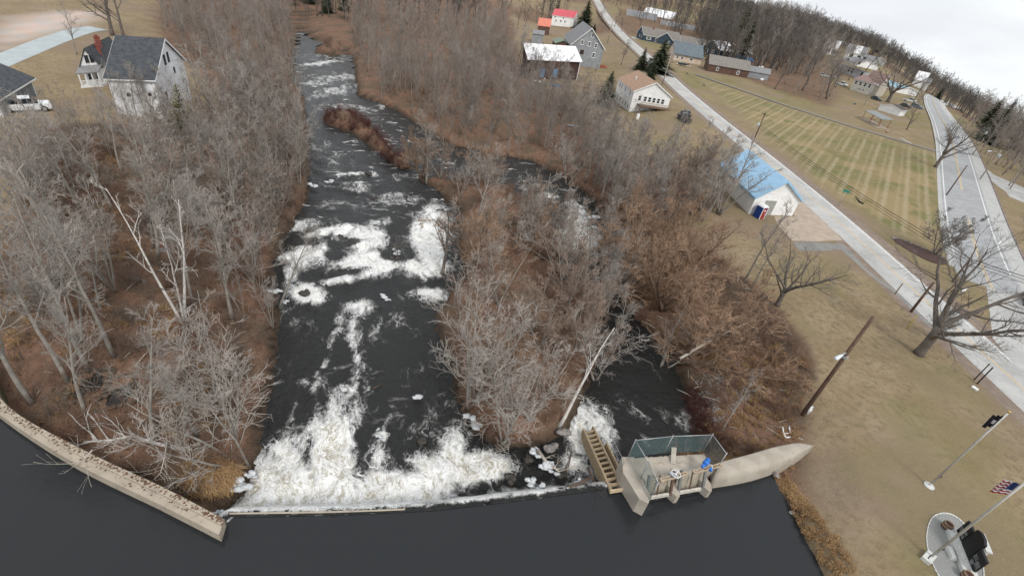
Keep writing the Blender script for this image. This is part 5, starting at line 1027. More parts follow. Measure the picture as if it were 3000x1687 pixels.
fb = mat('black_flag_cloth', (.012, .012, .016), (.02, .02, .026), .9, 3); fw_ = mat('white_flag_cloth', (.72, .71, .70), (.62, .61, .60), .9, 3); frd = mat('red_flag_cloth', (.38, .035, .05), (.30, .03, .04), .9, 3); fbl = mat('blue_flag_cloth', (.03, .045, .14), (.025, .035, .11), .9, 3)
flag('flag', 'black flag with a white badge hanging from the first flagpole', (p[0]+.08, p[1], 7.75), 1.0, .95, [fb, fw_], PI*.9, lambda a, b: 1 if (.42 < a < .58 and .35 < b < .65) else 0)
flag('flag', 'red and white striped flag with a blue corner on the plinth flagpole', (p2[0]-.06, p2[1]+.04, 7.9), 1.0, 1.0, [fw_, frd, fbl], R(120), lambda a, b: 2 if (a < .4 and b < .55) else int(b*10) % 2)
# memorial: frame from its slabs
m0, m1 = at(2660+800/6.382, 1460+560/6.382, .35)[:2], at(2660+1105/6.382, 1460+1345/6.382, .35)[:2]
ax = m1-m0; Lm = np.linalg.norm(ax); ax /= Lm; rz = math.atan2(ax[1], ax[0]); nrm = np.array([-ax[1], ax[0]])
mt = thing('memorial', 'white granite memorial with three black engraved panels on a round pad', 'memorial', (m0[0], m0[1], 0), rz)
ml = lambda px, py, z: (lambda q: np.array([q@ax, q@nrm]))(at(2660+px/6.382, 1460+py/6.382, z)[:2]-m0)
s0, s1, s2, s3 = ml(755, 565, .3), ml(930, 495, .3), ml(1110, 1430, .3), ml(1280, 1400, .3); wz = abs(s1[1]-s0[1]); wlo, whi = min(s0[1], s1[1]), max(s0[1], s1[1])
print('mem', s0, s1, s2, s3, Lm, wz)
wlo = -.15; whi = wlo+.75; L0, L1 = -.15, Lm+.75
mb = MB(); mb.box((L0+L1)/2, (wlo+whi)/2, .12, L1-L0, whi-wlo, .36); mb.box((L0+L1)/2, wlo+.5, .36, L1-L0-.25, .34, .16); mb.build('base', granite, mt)
def slab(nm, x0, x1, h, peak=False):
    mb = MB(); y0, y1 = wlo+.42, wlo+.58; pts = [(x0, .42), (x1, .42), (x1, .42+h)]+([(x1-.35, .42+h+.16), (x0+.35, .42+h+.16)] if peak else [])+[(x0, .42+h)]
    n_ = len(pts); b = len(mb.v)
    mb.v += [(x, y0, z) for x, z in pts]+[(x, y1, z) for x, z in pts]; mb.f += [tuple(range(n_)), tuple(range(n_, 2*n_))[::-1]]+[(i, (i+1) % n_, n_+(i+1) % n_, n_+i) for i in range(n_)]; mb.m = [0]*len(mb.f); return mb.build(nm, black_g, mt), y0
e = Lm*.985; pn = [slab('panel', .02, e*.29, 1.2), slab('panel', e*.31, e*.69, 1.55, True), slab('panel', e*.71, e, 1.2)]
etch = mat('etched_granite', (.16, .165, .17), (.07, .072, .075), .5, 4, lo=.4, hi=.6)
for (pp, y0), x0, sp in ((pn[0], .08, ((0, .3, .42, .3), (.42, .5, .3, .22), (.42, .16, .3, .24))), (pn[2], e*.71+.08, ((0, .5, .36, .3), (.42, .3, .36, .4), (.1, .08, .3, .28)))):
    for dx, dz, w_, h_ in sp:
        mb = MB(); mb.box(x0+dx+w_/2, y0-.004, .42+dz+h_/2, w_, .012, h_); mb.build('engraving', etch, pp)
# round pad
pc = [at(2660+x/6.382, 1460+y/6.382, 0)[:2] for x, y in ((640, 285), (500, 330), (410, 440), (365, 600), (350, 750), (370, 920), (400, 1050), (440, 1160), (500, 1300), (590, 1460), (700, 1650), (900, 1850), (1150, 1900), (1330, 1750), (1400, 1500), (1385, 1250), (1330, 1000), (1230, 780), (1120, 590), (1000, 440), (870, 340), (760, 295)) ]
pad_m = mat('pad_pavers', (.26, .262, .25), (.22, .222, .212), .9, 9); mb = MB(); mb.prism(pc, -.1, .02); tag(mb.build('memorial_pad', pad_m), 'grey paved pad under the memorial', kind='structure')
pcn = bez(pc+[pc[0]], 4); pcc = np.mean(pc, 0); mb = MB()
for i in range(len(pcn)-1):
    if i % 2: continue
    a, b = pcn[i], pcn[min(i+2, len(pcn)-1)]; d = (b-a); a2, b2 = a+d*.06, b-d*.06; i1, i2 = pcc+(a2-pcc)*1.035, pcc+(b2-pcc)*1.035; mb.hexa([(*a2, -.05), (*b2, -.05), (*i2, -.05), (*i1, -.05)], [(*a2, .06), (*b2, .06), (*i2, .06), (*i1, .06)])
tag(mb.build('pad_edging', granite), 'pale edging stones round the memorial pad', kind='structure')
def planter(lab, px, py):
    q = at(2660+px/6.382, 1460+py/6.382, .3); t = thing('planter', lab, 'planter', (q[0], q[1], .02)); mb = MB(); mb.lathe([(.24, 0), (.30, .2), (.30, .3), (.26, .5), (.22, .5), (.22, .44)], 18); mb.build('barrel', mat('barrel_wood', (.27, .185, .12), (.2, .135, .09), .85, 4), t, True); mb = MB(); mb.lathe([(.01, .44), (.22, .45), (.2, .455)], 18); mb.build('soil', mat('soil', (.075, .035, .03), (.05, .025, .022), .95, 8), t)
    mb = MB(); [mb.lathe([(.285, z), (.305, z), (.305, z+.04), (.285, z+.04)], 18) for z in (.12, .36)]; mb.build('hoop', dark_m, t)
planter('half barrel planter at the upper end of the memorial', 745, 500); planter('half barrel planter at the lower end of the memorial', 1115, 1440)
q0, q1 = at(2660+760/6.382, 1460+880/6.382, .2)[:2], at(2660+860/6.382, 1460+1120/6.382, .2)[:2]; mb = MB(); cq = (q0+q1)/2; dq = q1-q0; lq = np.linalg.norm(dq)
t = thing('stone_step', 'low white granite block lying on the pad before the memorial', 'stone block', (cq[0], cq[1], .02), math.atan2(dq[1], dq[0])); mb.box(0, 0, .1, lq*1.05, .33, .2); mb.build('block', granite, t); mb = MB(); mb.box(.05, .0, .24, lq*.8, .24, .08); mb.build('cap', granite, t)
q0, q1 = at(2660+1370/6.382, 1460+640/6.382, .45)[:2], at(2660+1525/6.382, 1460+1010/6.382, .45)[:2]; cq = (q0+q1)/2; dq = q1-q0; lq = np.linalg.norm(dq)
t = thing('bench', 'white granite bench on the grass outside the memorial pad', 'bench', (cq[0], cq[1], 0), math.atan2(dq[1], dq[0])); mb = MB(); mb.box(0, 0, .44, lq, .36, .1); mb.build('seat', granite, t)
for s in (-1, 1): mb = MB(); mb.box(s*lq*.34, 0, .195, .2, .32, .39); mb.build('leg', granite, t)
# poles
def utility_pole(lab, px, py, h, lamp=None, arm=0, rz=0, r=.15, transformer=0, cat='utility pole', name='utility_pole', m_=None, xy=None, lean=(0, 0)):
    p = at(px, py, 0) if xy is None else np.array([*xy, 0]); t = thing(name, lab, cat, (p[0], p[1], 0), rz); mb = MB(); mb.tube([(0, 0, -.3), (lean[0]*h*.5, lean[1]*h*.5, h*.5), (lean[0]*h, lean[1]*h, h)], [r, r*.88, r*.72], 9); mb.build('pole', m_ or wood_old, t, True)
    top = Vector((lean[0]*h, lean[1]*h, h))
    if lamp:
        hz, ln = lamp; mb = MB(); mb.tube([(0, 0, hz), (ln*.3, 0, hz+.45), (ln*.7, 0, hz+.55), (ln, 0, hz+.4)], .035, 7); la = mb.build('lamp_arm', metal_g, t, True); mb = MB(); mb.tube([(ln-.05, 0, hz+.42), (ln+.3, 0, hz+.36), (ln+.75, 0, hz+.28), (ln+.85, 0, hz+.25)], [.06, .13, .16, .05], 9); mb.build('lamp_head', mat('lamp_shell', (.62, .66, .70), (.54, .58, .62), .4, 3, .5), t, True)
        mb = MB(); mb.box(0, 0, hz, r*2.4, r*2.4, .2); mb.build('bracket', metal_g, t)
    if arm: mb = MB(); mb.box(top.x, top.y, h-.4, .12, arm, .14); mb.build('crossarm', wood_old, t); mb = MB(); [mb.lathe([(.05, 0), (.06, .08), (.03, .18)], 8, (top.x, top.y+s*arm*.45, h-.33)) for s in (-1, 1)]; mb.build('insulators', metal_g, t)
    if transformer: mb = MB(); mb.lathe([(.22, 0), (.26, .05), (.26, .7), (.2, .78)], 14, (-.42, 0, transformer)); mb.build('transformer', mat('transformer_grey', (.45, .48, .50), (.38, .41, .43), .5, 3), t, True)
    return t
pole_l = mat('pale_pole_timber', (.36, .30, .235), (.28, .235, .185), .9, 2.5)
hL = hfor(at(2355, 1208), 2570, 933); t = utility_pole('brown timber lamp pole standing alone on the lawn edge', 2355, 1208, hL, lamp=(hL*.62, .7), rz=R(215), cat='lamp pole', name='lamp_pole', r=.17)
mb = MB(); mb.tube([(-.17, .05, 0), (-.16, .05, hL*.55)], .03, 6); mb.build('conduit', trim_w, t); mb = MB(); mb.blob((-.25, .1, .35), (.3, .22, .4), 3, 4, 7, .4); mb.build('foot_ice', ice_m, t)
hU = hfor(at(2668, 914), 2734, 826); utility_pole('brown timber pole at the street edge by the big bare tree', 2668, 914, hU, r=.16)
utility_pole('pale lamp pole beside the side drive off the highway', 2870, 526, hfor(at(2870, 526), 2917, 437), lamp=(6.2, 1.6), rz=R(170), m_=pole_l, transformer=5.6, cat='lamp pole', name='lamp_pole')
utility_pole('pale utility pole under the pines right of the highway', 2848, 455, hfor(at(2848, 455), 2874, 403), m_=pole_l, transformer=6.0)
utility_pole('thin brown pole at the left edge of the highway shoulder', 2772, 572, hfor(at(2772, 572), 2817, 479), r=.13)
utility_pole('tall pale utility pole right of the tan roofed house', 1940, 249, hfor(at(1940, 249), 1963, 160), m_=pole_l, r=.17)
utility_pole('utility pole at the street bend left of the navy house', 1780, 126, hfor(at(1780, 126), 1800, 52), m_=pole_l, r=.18)
utility_pole('thin bright pole standing before the cream cottage', 2531, 308, hfor(at(2531, 308), 2549, 247), m_=metal_g, r=.10, lamp=(7.5, .5), cat='light pole', name='light_pole')
pt = utility_pole('timber utility pole with a transformer above the blue roof', 2190, 442, 0, xy=None, transformer=0) if False else None
bA = at(2204, 420, 0); hA = hfor(bA, 2240, 330); utility_pole('dark utility pole behind the blue roofed building', 2204, 420, hA, arm=1.6, transformer=hA*.55, rz=.2)
bB = at(2742, 770, 0)
hB = hfor(np.array([58.6, 60.0, 0]), 2706, 704); utility_pole('pole carrying white boxes among the twigs by the mulch bed', 0, 0, max(hB, 4), xy=(58.6, 60.0), arm=.9, r=.13)
def wire(lab, pts, r=.035, sag=.02, group='overhead wires along the street'):
    P = [Vector(p) for p in pts]; out = []
    for a, b in zip(P[:-1], P[1:]):
        for k in range(8): f = k/8; q = a.lerp(b, f); q.z -= (b-a).length*sag*4*f*(1-f); out.append(q)
    out.append(P[-1]); mb = MB(); mb.tube([q-out[0] for q in out], r, 5); o = mb.build('overhead_wire', dark_m, None, True); o.location = out[0]; tag(o, lab, 'wire', group)
zA, zB = hA*.62, max(hB, 4)
for k, (da, lab) in enumerate(((0, 'black overhead cable along the field, upper strand'), (-.35, 'black overhead cable along the field, middle strand'), (-.75, 'black overhead cable along the field, lowest strand'))):
    wire(lab, [(bA[0], bA[1]+da*.3, zA+da), (58.6, 60, zB-.3+da), (66, 45, 7+da), (74, 26, 7+da)], .04-.008*k, .012)
mb = MB(); q = at(2530, 597, 4.0); mb.tube([(0, 0, 0), (-.4, .5, .02), (-1.0, 1.2, .5)], [.12, .16, .03], 8); o = mb.build('splice_case', dark_m); o.location = q; tag(o, 'black splice case hanging under the overhead cables by the field', 'cable box')
def post_sign(lab, px, py, h, w_, hh, m_, rz, pm=metal_g, cat='sign', name='sign', r=.035, group=None):
    p = on(px, py); t = thing(name, lab, cat, p, rz); mb = MB(); mb.tube([(0, 0, -.2), (0, 0, h)], r, 7); mb.build('post', pm, t, True)
    if w_: mb = MB(); mb.box(0, -.05, h-hh*.4, w_, .03, hh); mb.build('panel', m_, t)
    return t
grn = mat('sign_green', (.02, .24, .20), (.02, .20, .17), .5, 4)
hS = hfor(on(2456, 602), 2481, 558); post_sign('small green street sign on a thin post at the field edge', 2456, 602, hS, 1.0, .35, grn, -.6); mb = MB()
post_sign('small white sign on a short post on the grass verge between roads', 2798, 880, 2.0, .55, .6, trim_w, .2); post_sign('white sign on a dark post in the grass right of the highway', 2902, 742, 2.2, .6, .7, trim_w, .3)
yl = mat('yellow_marker', (.50, .36, .08), (.42, .30, .07), .6, 4); post_sign('slim yellow marker post leaning on the lawn by the big bare tree', 2655, 964, 2.0, 0, 0, yl, 0, pm=yl, cat='marker post', name='marker_post', r=.05)
post_sign('dark thin post at the street edge, left of a pair', 2853, 1113, 2.2, 0, 0, dark_m, 0, pm=dark_m, cat='post', name='sign_post', r=.05); post_sign('dark thin post at the street edge, right of a pair', 2862, 1124, 2.2, .0, .5, dark_m, 0, pm=dark_m, cat='post', name='sign_post', r=.06)
post_sign('short brown post on the old drive edge', 2622, 861, 1.6, 0, 0, wood_old, 0, pm=wood_old, cat='post', name='sign_post', r=.06)
mb = MB(); q = at(2856, 1137, .1); mb.box(0, 0, 0, .35, .5, .16, .4); o = mb.build('valve_box', trim_w); o.location = q; tag(o, 'small white box lying on the lawn near the street', 'box')
# portable toilet
tp = at(2243, 630, -.25); tr = math.atan2(70.5-70.1, 36.1-35.1); pt = thing('portable_toilet', 'blue portable toilet with red door and white roof by the white building', 'portable toilet', (35.5, 70.9, -.2), tr+.15)
tb = mat('toilet_blue', (.02, .06, .26), (.015, .045, .20), .5, 5); mb = MB(); mb.box(0, 0, 1.05, 1.15, 1.15, 2.1); [mb.box(-.58, y, 1.1, .04, .3, 1.7) for y in (-.35, 0, .35)]; mb.build('body', tb, pt)
mb = MB(); mb.box(.0, -.60, 1.0, .8, .06, 1.85); dr = mb.build('door', mat('toilet_red', (.34, .03, .03), (.27, .025, .025), .5, 5), pt); mb = MB(); mb.box(.3, -.65, 1.0, .06, .05, .2); mb.build('door_handle', trim_w, dr); mb = MB(); mb.box(0, -.64, 1.6, .3, .02, .22); mb.build('door_sign', trim_w, dr)
mb = MB(); mb.hexa([(-.62, -.64, 2.1), (.62, -.64, 2.1), (.62, .62, 2.1), (-.62, .62, 2.1)], [(-.4, -.5, 2.36), (.4, -.5, 2.36), (.4, .5, 2.36), (-.4, .5, 2.36)]); [mb.box(x, -.62, 1.05, .1, .08, 2.1) for x in (-.52, .52)]; mb.build('roof', trim_w, pt); mb = MB(); mb.tube([(.4, .4, 2.2), (.4, .4, 2.6)], .06, 8); mb.build('vent_pipe', trim_w, pt)
# mulch bed with stones
t = thing('mulch_bed', 'triangular dark mulch bed edged with stones between the two roads', 'garden bed', (59, 69, 0)); mpts = [np.array(p)-np.array([59, 69]) for p in bez([(57.3, 72.0), (58.6, 72.2), (60.3, 70.8), (62.2, 68.6), (62.4, 66.6), (60.6, 65.2), (58.9, 65.8), (57.7, 68.2), (57.0, 70.6)], 3)]
mb = MB(); mb.prism(mpts, -.1, lambda p: .12); mb.build('mulch', mat('dark_mulch', (.085, .05, .042), (.055, .034, .03), .95, 4, c3=(.12, .08, .065), s3=9), t); mb = MB(); rr = random.Random(2)
for k, p in enumerate(mpts[:11]): mb.blob((p[0], p[1], .1), (.25, .22, .18), k, 4, 7, .3)
mb.build('edging_stones', rock_d, t)
# pavilion by the path
pA, pB = on(2000+1390/2.576, 905/2.576), on(2000+1500/2.576, 965/2.576); c0 = (pA+pB)/2; t = thing('picnic_shelter', 'open picnic shelter with grey roof on red posts beside the field', 'shelter', (c0[0], c0[1], 0), math.atan2(pB[1]-pA[1], pB[0]-pA[0])); ls = np.linalg.norm(pB-pA)*1.1; mb = MB()
mb.hexa([(-ls/2-.5, -1.8, 2.5), (ls/2+.5, -1.8, 2.5), (ls/2+.5, 1.8, 2.9), (-ls/2-.5, 1.8, 2.9)], [(-ls/2-.5, -1.8, 2.65), (ls/2+.5, -1.8, 2.65), (ls/2+.5, 1.8, 3.05), (-ls/2-.5, 1.8, 3.05)]); mb.build('roof', mat('grey_green_roof', (.25, .265, .262), (.21, .225, .222), .7, 1), t)
rp = mat('red_post_paint', (.30, .07, .05), (.24, .055, .04), .7, 3)
for x in (-ls/2, 0, ls/2):
    for y in (-1.4, 1.4): mb = MB(); mb.tube([(x, y, -.1), (x, y, 2.7)], .08, 7); mb.build('post', rp, t)
mb = MB(); mb.box(0, 0, .03, ls+1.5, 4, .08); mb.build('floor', gravel, t)
for i, (px, py, rz_, lab) in enumerate(((2555, 352, .2, 'pale picnic table beside the open shelter'), (2598, 388, 1.0, 'pale plank bench past the shelter at the field corner'))):
    p = on(px, py); t = thing('picnic_table' if i == 0 else 'bench', lab, 'table' if i == 0 else 'bench', p, rz_); mb = MB(); mb.box(0, 0, .75 if i == 0 else .45, 2.4, .8 if i == 0 else .35, .08); mb.build('tabletop' if i == 0 else 'seat', wood_new, t)
    for s in (-.8, .8): mb = MB(); mb.bar((s, -.3, 0), (s, .3, .7 if i == 0 else .42), .1); mb.bar((s, .3, 0), (s, -.3, .7 if i == 0 else .42), .1); mb.build('leg', wood_new, t)
mb = MB(); a, b = on(2600+240/6.44, 350+370/6.44), on(2600+430/6.44, 350+470/6.44); mb.bar((0, 0, .15), b-a+np.array([0, 0, .15]), .35, .3); o = mb.build('timber_beam', mat('weathered_white_board', (1, 1, 1))); o.location = a; tag(o, 'long pale timber lying on the grass at the field corner', 'timber')
# ------------------------------------------------------------------ vehicles
tyre = mat('tyre_rubber', (.018, .018, .019), (.025, .025, .025), .9, 5)
def wheel(par, x, y, r=.34, wdt=.24):
    mb = MB(); mb.tube([(x, y-wdt/2, r), (x, y-wdt/2+.03, r), (x, y+wdt/2-.03, r), (x, y+wdt/2, r)], [r*.9, r, r, r*.9], 16); wv = mb.build('wheel', tyre, par); mb = MB(); s = 1 if y > 0 else -1; mb.tube([(x, y+s*wdt*.45, r), (x, y+s*(wdt*.5+.012), r)], [r*.6, r*.5], 12); mb.build('rim', metal_g, wv)
def car(lab, loc, rz, c, kind='car', cat='car', group=None, z=0):
    t = thing('parked_car' if kind == 'car' else kind, lab, cat, (loc[0], loc[1], loc[2] if len(loc) > 2 else z), rz, group); pm = mat('car_paint_%d%d%d' % tuple(int(q*100) for q in c), c, tuple(q*.85 for q in c), .3, 4, .5)
    L_, W2 = (4.5, .88) if kind == 'car' else (5.4, .95)
    def loft(secs, m_, nm):   # sections: x, half width bottom/top, z0, z1
        mb = MB(); b = 0
        for (x, w0, w1, z0, z1) in secs: mb.v += [(x, -w0, z0), (x, w0, z0), (x, w1, z1), (x, -w1, z1)]
        for i in range(len(secs)-1):
            a = 4*i
            for q in ((0, 1), (1, 2), (2, 3), (3, 0)): mb.f.append((a+q[0], a+4+q[0], a+4+q[1], a+q[1])); mb.m.append(0)
        n_ = 4*(len(secs)-1); mb.f += [(0, 1, 2, 3), (n_+3, n_+2, n_+1, n_)]; mb.m += [0, 0]; return mb.build(nm, m_, t)
    h = L_/2
    if kind == 'car':
        loft([(-h, W2*.82, W2*.78, .42, .75), (-h+.15, W2*.95, W2*.9, .25, .92), (-h+1.0, W2, W2*.93, .22, .98), (h-1.5, W2, W2*.93, .22, .95), (h-.3, W2*.95, W2*.86, .25, .78), (h, W2*.8, W2*.74, .4, .62)], pm, 'body')
        loft([(-h+.25, W2*.86, W2*.6, .94, .96), (-h+.75, W2*.87, W2*.72, .95, 1.46), (h-2.3, W2*.88, W2*.74, .95, 1.48), (h-1.45, W2*.88, W2*.7, .93, .96)], pane_m, 'windows')
        loft([(-h+.85, W2*.70, W2*.66, 1.44, 1.50), (h-2.35, W2*.72, W2*.68, 1.45, 1.52)], pm, 'roof')
    else:
        loft([(-h, W2*.92, W2*.92, .5, 1.05), (-h+.1, W2*.97, W2*.95, .4, 1.1), (-.6, W2, W2*.96, .38, 1.12)], pm, 'cargo_bed'); mb = MB(); mb.box(-h+1.1, 0, 1.09, 1.9, W2*1.7, .1); mb.build('bed_cover' if False else 'bed_floor', dark_m, t)
        loft([(-.62, W2, W2*.96, .36, 1.15), (1.2, W2, W2*.95, .36, 1.15), (h-.15, W2*.97, W2*.9, .38, 1.08), (h, W2*.9, W2*.86, .5, .95)], pm, 'body')
        loft([(-.55, W2*.9, W2*.72, 1.14, 1.75), (-.3, W2*.92, W2*.78, 1.14, 1.82), (.75, W2*.92, W2*.78, 1.14, 1.82), (1.45, W2*.9, W2*.8, 1.13, 1.16)], pane_m, 'windows'); loft([(-.5, W2*.76, W2*.72, 1.8, 1.87), (.75, W2*.78, W2*.72, 1.81, 1.88)], pm, 'roof')
    for x in (-h+.85, h-.85):
        for y in (-W2+.08, W2-.08): wheel(t, x, y, .34 if kind == 'car' else .4)
    for y in (-W2*.6, W2*.6):
        mb = MB(); mb.box(h-.06, y, .68 if kind == 'car' else .85, .14, .3, .16); mb.build('headlight', trim_w, t); mb = MB(); mb.box(-h+.05, y, .78 if kind == 'car' else .9, .12, .24, .18); mb.build('tail_light', mat('tail_red', (.3, .02, .02), (.25, .02, .02), .3, 4), t)
    return t
p = at(80, 325); car('white pickup truck parked before the low garage', p, R(48), (.72, .73, .74), 'pickup_truck', 'pickup truck'); p = at(45, 345)
p = at(2995, 885); car('dark green car on the highway at the right edge', (p[0]+1.0, p[1]), R(58), (.02, .03, .028))
c = cr_(2350, 60, 5.152)
for px, py, rz_, col_, kd, lab in ((1115, 1205, -52, (.02, .04, .035), 'car', 'dark green estate car beside the tan wing'), (590, 985, -60, (.74, .75, .76), 'pickup_truck', 'white van like truck on the grass left of the cream cottage'), (445, 865, -60, (.70, .73, .73), 'car', 'white car farther up beside the hedge of the grove'), (320, 850, -40, (.6, .62, .64), 'car', 'silver car behind the grove trunks'), (1620, 1235, -40, (.66, .68, .68), 'pickup_truck', 'white pickup truck in the yard of the blue roofed building'), (1735, 1325, -45, (.12, .16, .20), 'car', 'slate blue car by the small arched shed'), (1560, 1310, -45, (.03, .03, .03), 'car', 'black car in the yard under the maple'), (2110, 1050, -50, (.1, .14, .12), 'pickup_truck', 'dark truck on the hillside drive')):
    q = on(*c(px, py)); car(lab, q, R(rz_), col_, kd, 'pickup truck' if kd != 'car' else 'car')
c = cr_(1750, 0, 5.152); q = on(*c(1290, 1000)); t = thing('boat_trailer', 'small boat on a trailer parked before the beige house', 'boat trailer', q, R(-8)); mb = MB()
mb.v = [(-2.2, -.8, .6), (-2.2, .8, .6), (-2.2, .9, 1.1), (-2.2, -.9, 1.1), (1.0, -.7, .55), (1.0, .7, .55), (1.0, .95, 1.15), (1.0, -.95, 1.15), (2.4, -.05, .95), (2.4, .05, .95), (2.4, .1, 1.3), (2.4, -.1, 1.3)]
for i in (0, 4):
    for qd in ((0, 1), (1, 2), (2, 3), (3, 0)): mb.f.append((i+qd[0], i+4+qd[0], i+4+qd[1], i+qd[1]))
mb.f += [(0, 1, 2, 3), (11, 10, 9, 8)]; mb.m = [0]*len(mb.f); mb.build('hull', mat('boat_dark', (.05, .055, .06), (.04, .045, .05), .4, 3), t); mb = MB(); mb.box(-.5, 0, .45, 4.4, 1.1, .1); mb.bar((1.6, 0, .45), (3.4, 0, .5), .12); mb.build('trailer_frame', trim_w, t); [wheel(t, -.8, s*.85, .3) for s in (-1, 1)]; mb = MB(); mb.box(-1.4, 0, 1.25, .8, .9, .3); mb.build('boat_seat', mat('pale_green', (.25, .38, .32), (.2, .3, .26), .6, 3), t)
q = np.array([37.0, 134.]); car('dark car parked beside the white house at the street', q, R(95), (.025, .027, .03)); q = np.array([35.2, 127.5]); car('black pickup truck parked below the white house deck', q, R(100), (.02, .02, .022), 'pickup_truck', 'pickup truck')
p = on(1866, 352); t = thing('propane_tank', 'white upright propane tank under the white house', 'propane tank', p); mb = MB(); mb.lathe([(.1, 0), (.38, .1), (.4, .3), (.4, 1.3), (.3, 1.55), (.1, 1.62)], 16); mb.build('cylinder', trim_w, t, True); mb = MB(); mb.lathe([(.12, 1.6), (.12, 1.75)], 10); mb.build('valve_cap', metal_g, t)
# clutter
c = cr_(1450, 0, 5.152); tarp = mat('blue_tarp', (.09, .22, .45), (.07, .17, .36), .6, 2); cnv = mat('white_canvas', (.70, .71, .71), (.58, .59, .59), .7, 2)
for px, py, m_, sz, lab in ((915, 1305, tarp, (1.5, .9, .4), 'blue tarp heap in front of the white roofed shed'), (690, 1190, cnv, (1.3, .5, .3), 'white boat shaped cover below the blue doors'), (700, 1285, mat('grey_green_hull', (.14, .16, .15), (.1, .12, .115), .7, 2), (1.6, .7, .5), 'grey green upturned skiff among the trees by the shed'), (640, 1240, cnv, (1.0, .4, .3), 'white kayak left of the upturned skiff'), (1330, 1320, mat('stacked_wood', (.34, .25, .17), (.26, .19, .13), .9, 3), (1.8, .5, .5), 'low pile of cut wood on the slope below the grey house'), (1420, 1000, mat('rust_red_heap', (.30, .09, .06), (.22, .07, .05), .8, 2), (1.7, .8, .6), 'rusty red machinery heap beside the tan roofed house'), (1600, 1020, mat('rust_red_heap', (.30, .09, .06), (.22, .07, .05), .8, 2), (2.2, .8, .6), 'second rusty red heap nearer the street')):
    p = on(*c(px, py)); mb = MB(); [mb.blob((sz[0]*k*.5, random.Random(px+k).uniform(-.3, .3), sz[2]*.5), (sz[0]*.7, sz[1], sz[2]), px+k, 5, 8, .25) for k in (-1, 0, 1)]; o = mb.build('covered_heap', m_); o.location = p; tag(o, lab, 'heap')
for px, py, m_, sz, lab in ((2192, 182, tarp, (2.2, 1.6, 1.4), 'bright blue tarp heap at the grove edge'), (2178, 203, cnv, (1.8, .8, .6), 'torn white cover beside the bright blue tarp'), (2226, 204, cnv, (1.6, 1.0, 1.0), 'white covered camper among the grove trunks'), (2231, 236, cnv, (.8, .5, .5), 'two small white drums at the grove foot'), (1680, 370, mat('grey_cloth', (.42, .45, .5), (.34, .37, .4), .8, 2), (1.2, .5, .2), 'grey plastic sheeting in the brush by the upper meadow'), (1958, 564, mat('grey_cloth', (.42, .45, .5), (.34, .37, .4), .8, 2), (1.5, .5, .4), 'grey culvert piece in the brush left of the blue roof')):
    p = on(px, py); mb = MB(); [mb.blob((sz[0]*k*.5, random.Random(px+k).uniform(-.3, .3), sz[2]*.5), (sz[0]*.6, sz[1], sz[2]), px+k, 5, 8, .3) for k in (-1, 0, 1)]; o = mb.build('covered_heap', m_); o.location = p; tag(o, lab, 'heap')
for i, (px, py, lab) in enumerate(((1966, 208, 'dark goose like stump on the lawn nearest the utility pole'), (2013, 217, 'dark stump on the lawn under the boat'), (2062, 252, 'dark stump on the lawn nearest the field'))):
    p = on(px, py); mb = MB(); mb.lathe([(.45, -.1), (.38, .25), (.33, .5), (.1, .55)], 10); o = mb.build('tree_stump', bark_dark); o.location = p; tag(o, lab.replace('goose like ', ''), 'stump')
mb = MB(); mb.lathe([(.03, 0), (.3, .02), (.35, .5), (.2, .6)], 10); p = on(2503, 307); o = mb.build('utility_drum', mat('grey_blue_drum', (.10, .12, .15), (.08, .1, .12), .6, 3)); o.location = p; tag(o, 'dark drum standing near the thin bright pole', 'drum')
# ------------------------------------------------------------------ planting
def tri_arrays(*mbs):
    V = []; Fc = []; b = 0
    for m_ in mbs:
        V += m_.v
        for f in m_.f:
            for k in range(1, len(f)-1): Fc.append((b+f[0], b+f[k], b+f[k+1]))
        b += len(m_.v)
    return np.array(V, np.float32), np.array(Fc, np.int32)
def merge(name, protos, places, m_, label, cat, kind='stuff'):
    """places: x, y, z, turn, scale, proto index"""
    Vs = []; Fs = []; b = 0
    for x, y, z, rz, s, k in places:
        V, Fc = protos[k % len(protos)]; c, q = math.cos(rz), math.sin(rz); sx_ = s if not hasattr(s, '__len__') else s[0]; sz_ = s if not hasattr(s, '__len__') else s[1]
        Vs.append(np.stack([(V[:, 0]*c-V[:, 1]*q)*sx_+x, (V[:, 0]*q+V[:, 1]*c)*sx_+y, V[:, 2]*sz_+z], 1)); Fs.append(Fc+b); b += len(V)
    o = link(name, np_mesh(name, np.concatenate(Vs), np.concatenate(Fs), m_)); return tag(o, label, cat, kind=kind)
def pts_in(region, n, seed, mind=0, water=.3, keep=True, zf=True, smin=.7, smax=1.3, dens=None):
    rr = np.random.default_rng(seed); P = np.array([p[:2] for p in region]); lo, hi = P.min(0), P.max(0); out = []
    while len(out) < n:
        q = lo+(hi-lo)*rr.random((n*4, 2)); ok = sdf(region, q[:, 0], q[:, 1]) < 0
        if water is not None: ok &= river_d(q[:, 0], q[:, 1]) > water
        if dens is not None: ok &= rr.random(len(q)) < dens(q[:, 0], q[:, 1])
        if keep:
            for kp in KEEP: ok &= sdf(kp, q[:, 0], q[:, 1]) > .5
        q = q[ok]; out += list(q)
        if not len(q): break
    out = np.array(out[:n]); z = gza(out[:, 0], out[:, 1])
    return [(p[0], p[1], zz, rr.random()*6.28, rr.uniform(smin, smax), int(rr.integers(0, 99))) for p, zz in zip(out, z)]
def T_(px, py, pr, h, h0, label, group=None, rz=None, lean=None, cat='tree', name='bare_tree', wide=1.0, z=None):
    p = on(px, py) if z is None else at(px, py, z); s = h/h0; used_xy.append((p[0], p[1])); t = plant(name, label, cat, pr, p, rz if rz is not None else random.uniform(0, 6.28), (s*wide, s*wide, s), group)
    if lean: t.rotation_euler = (lean[0], lean[1], rz or 0)
    return t
random.seed(21)
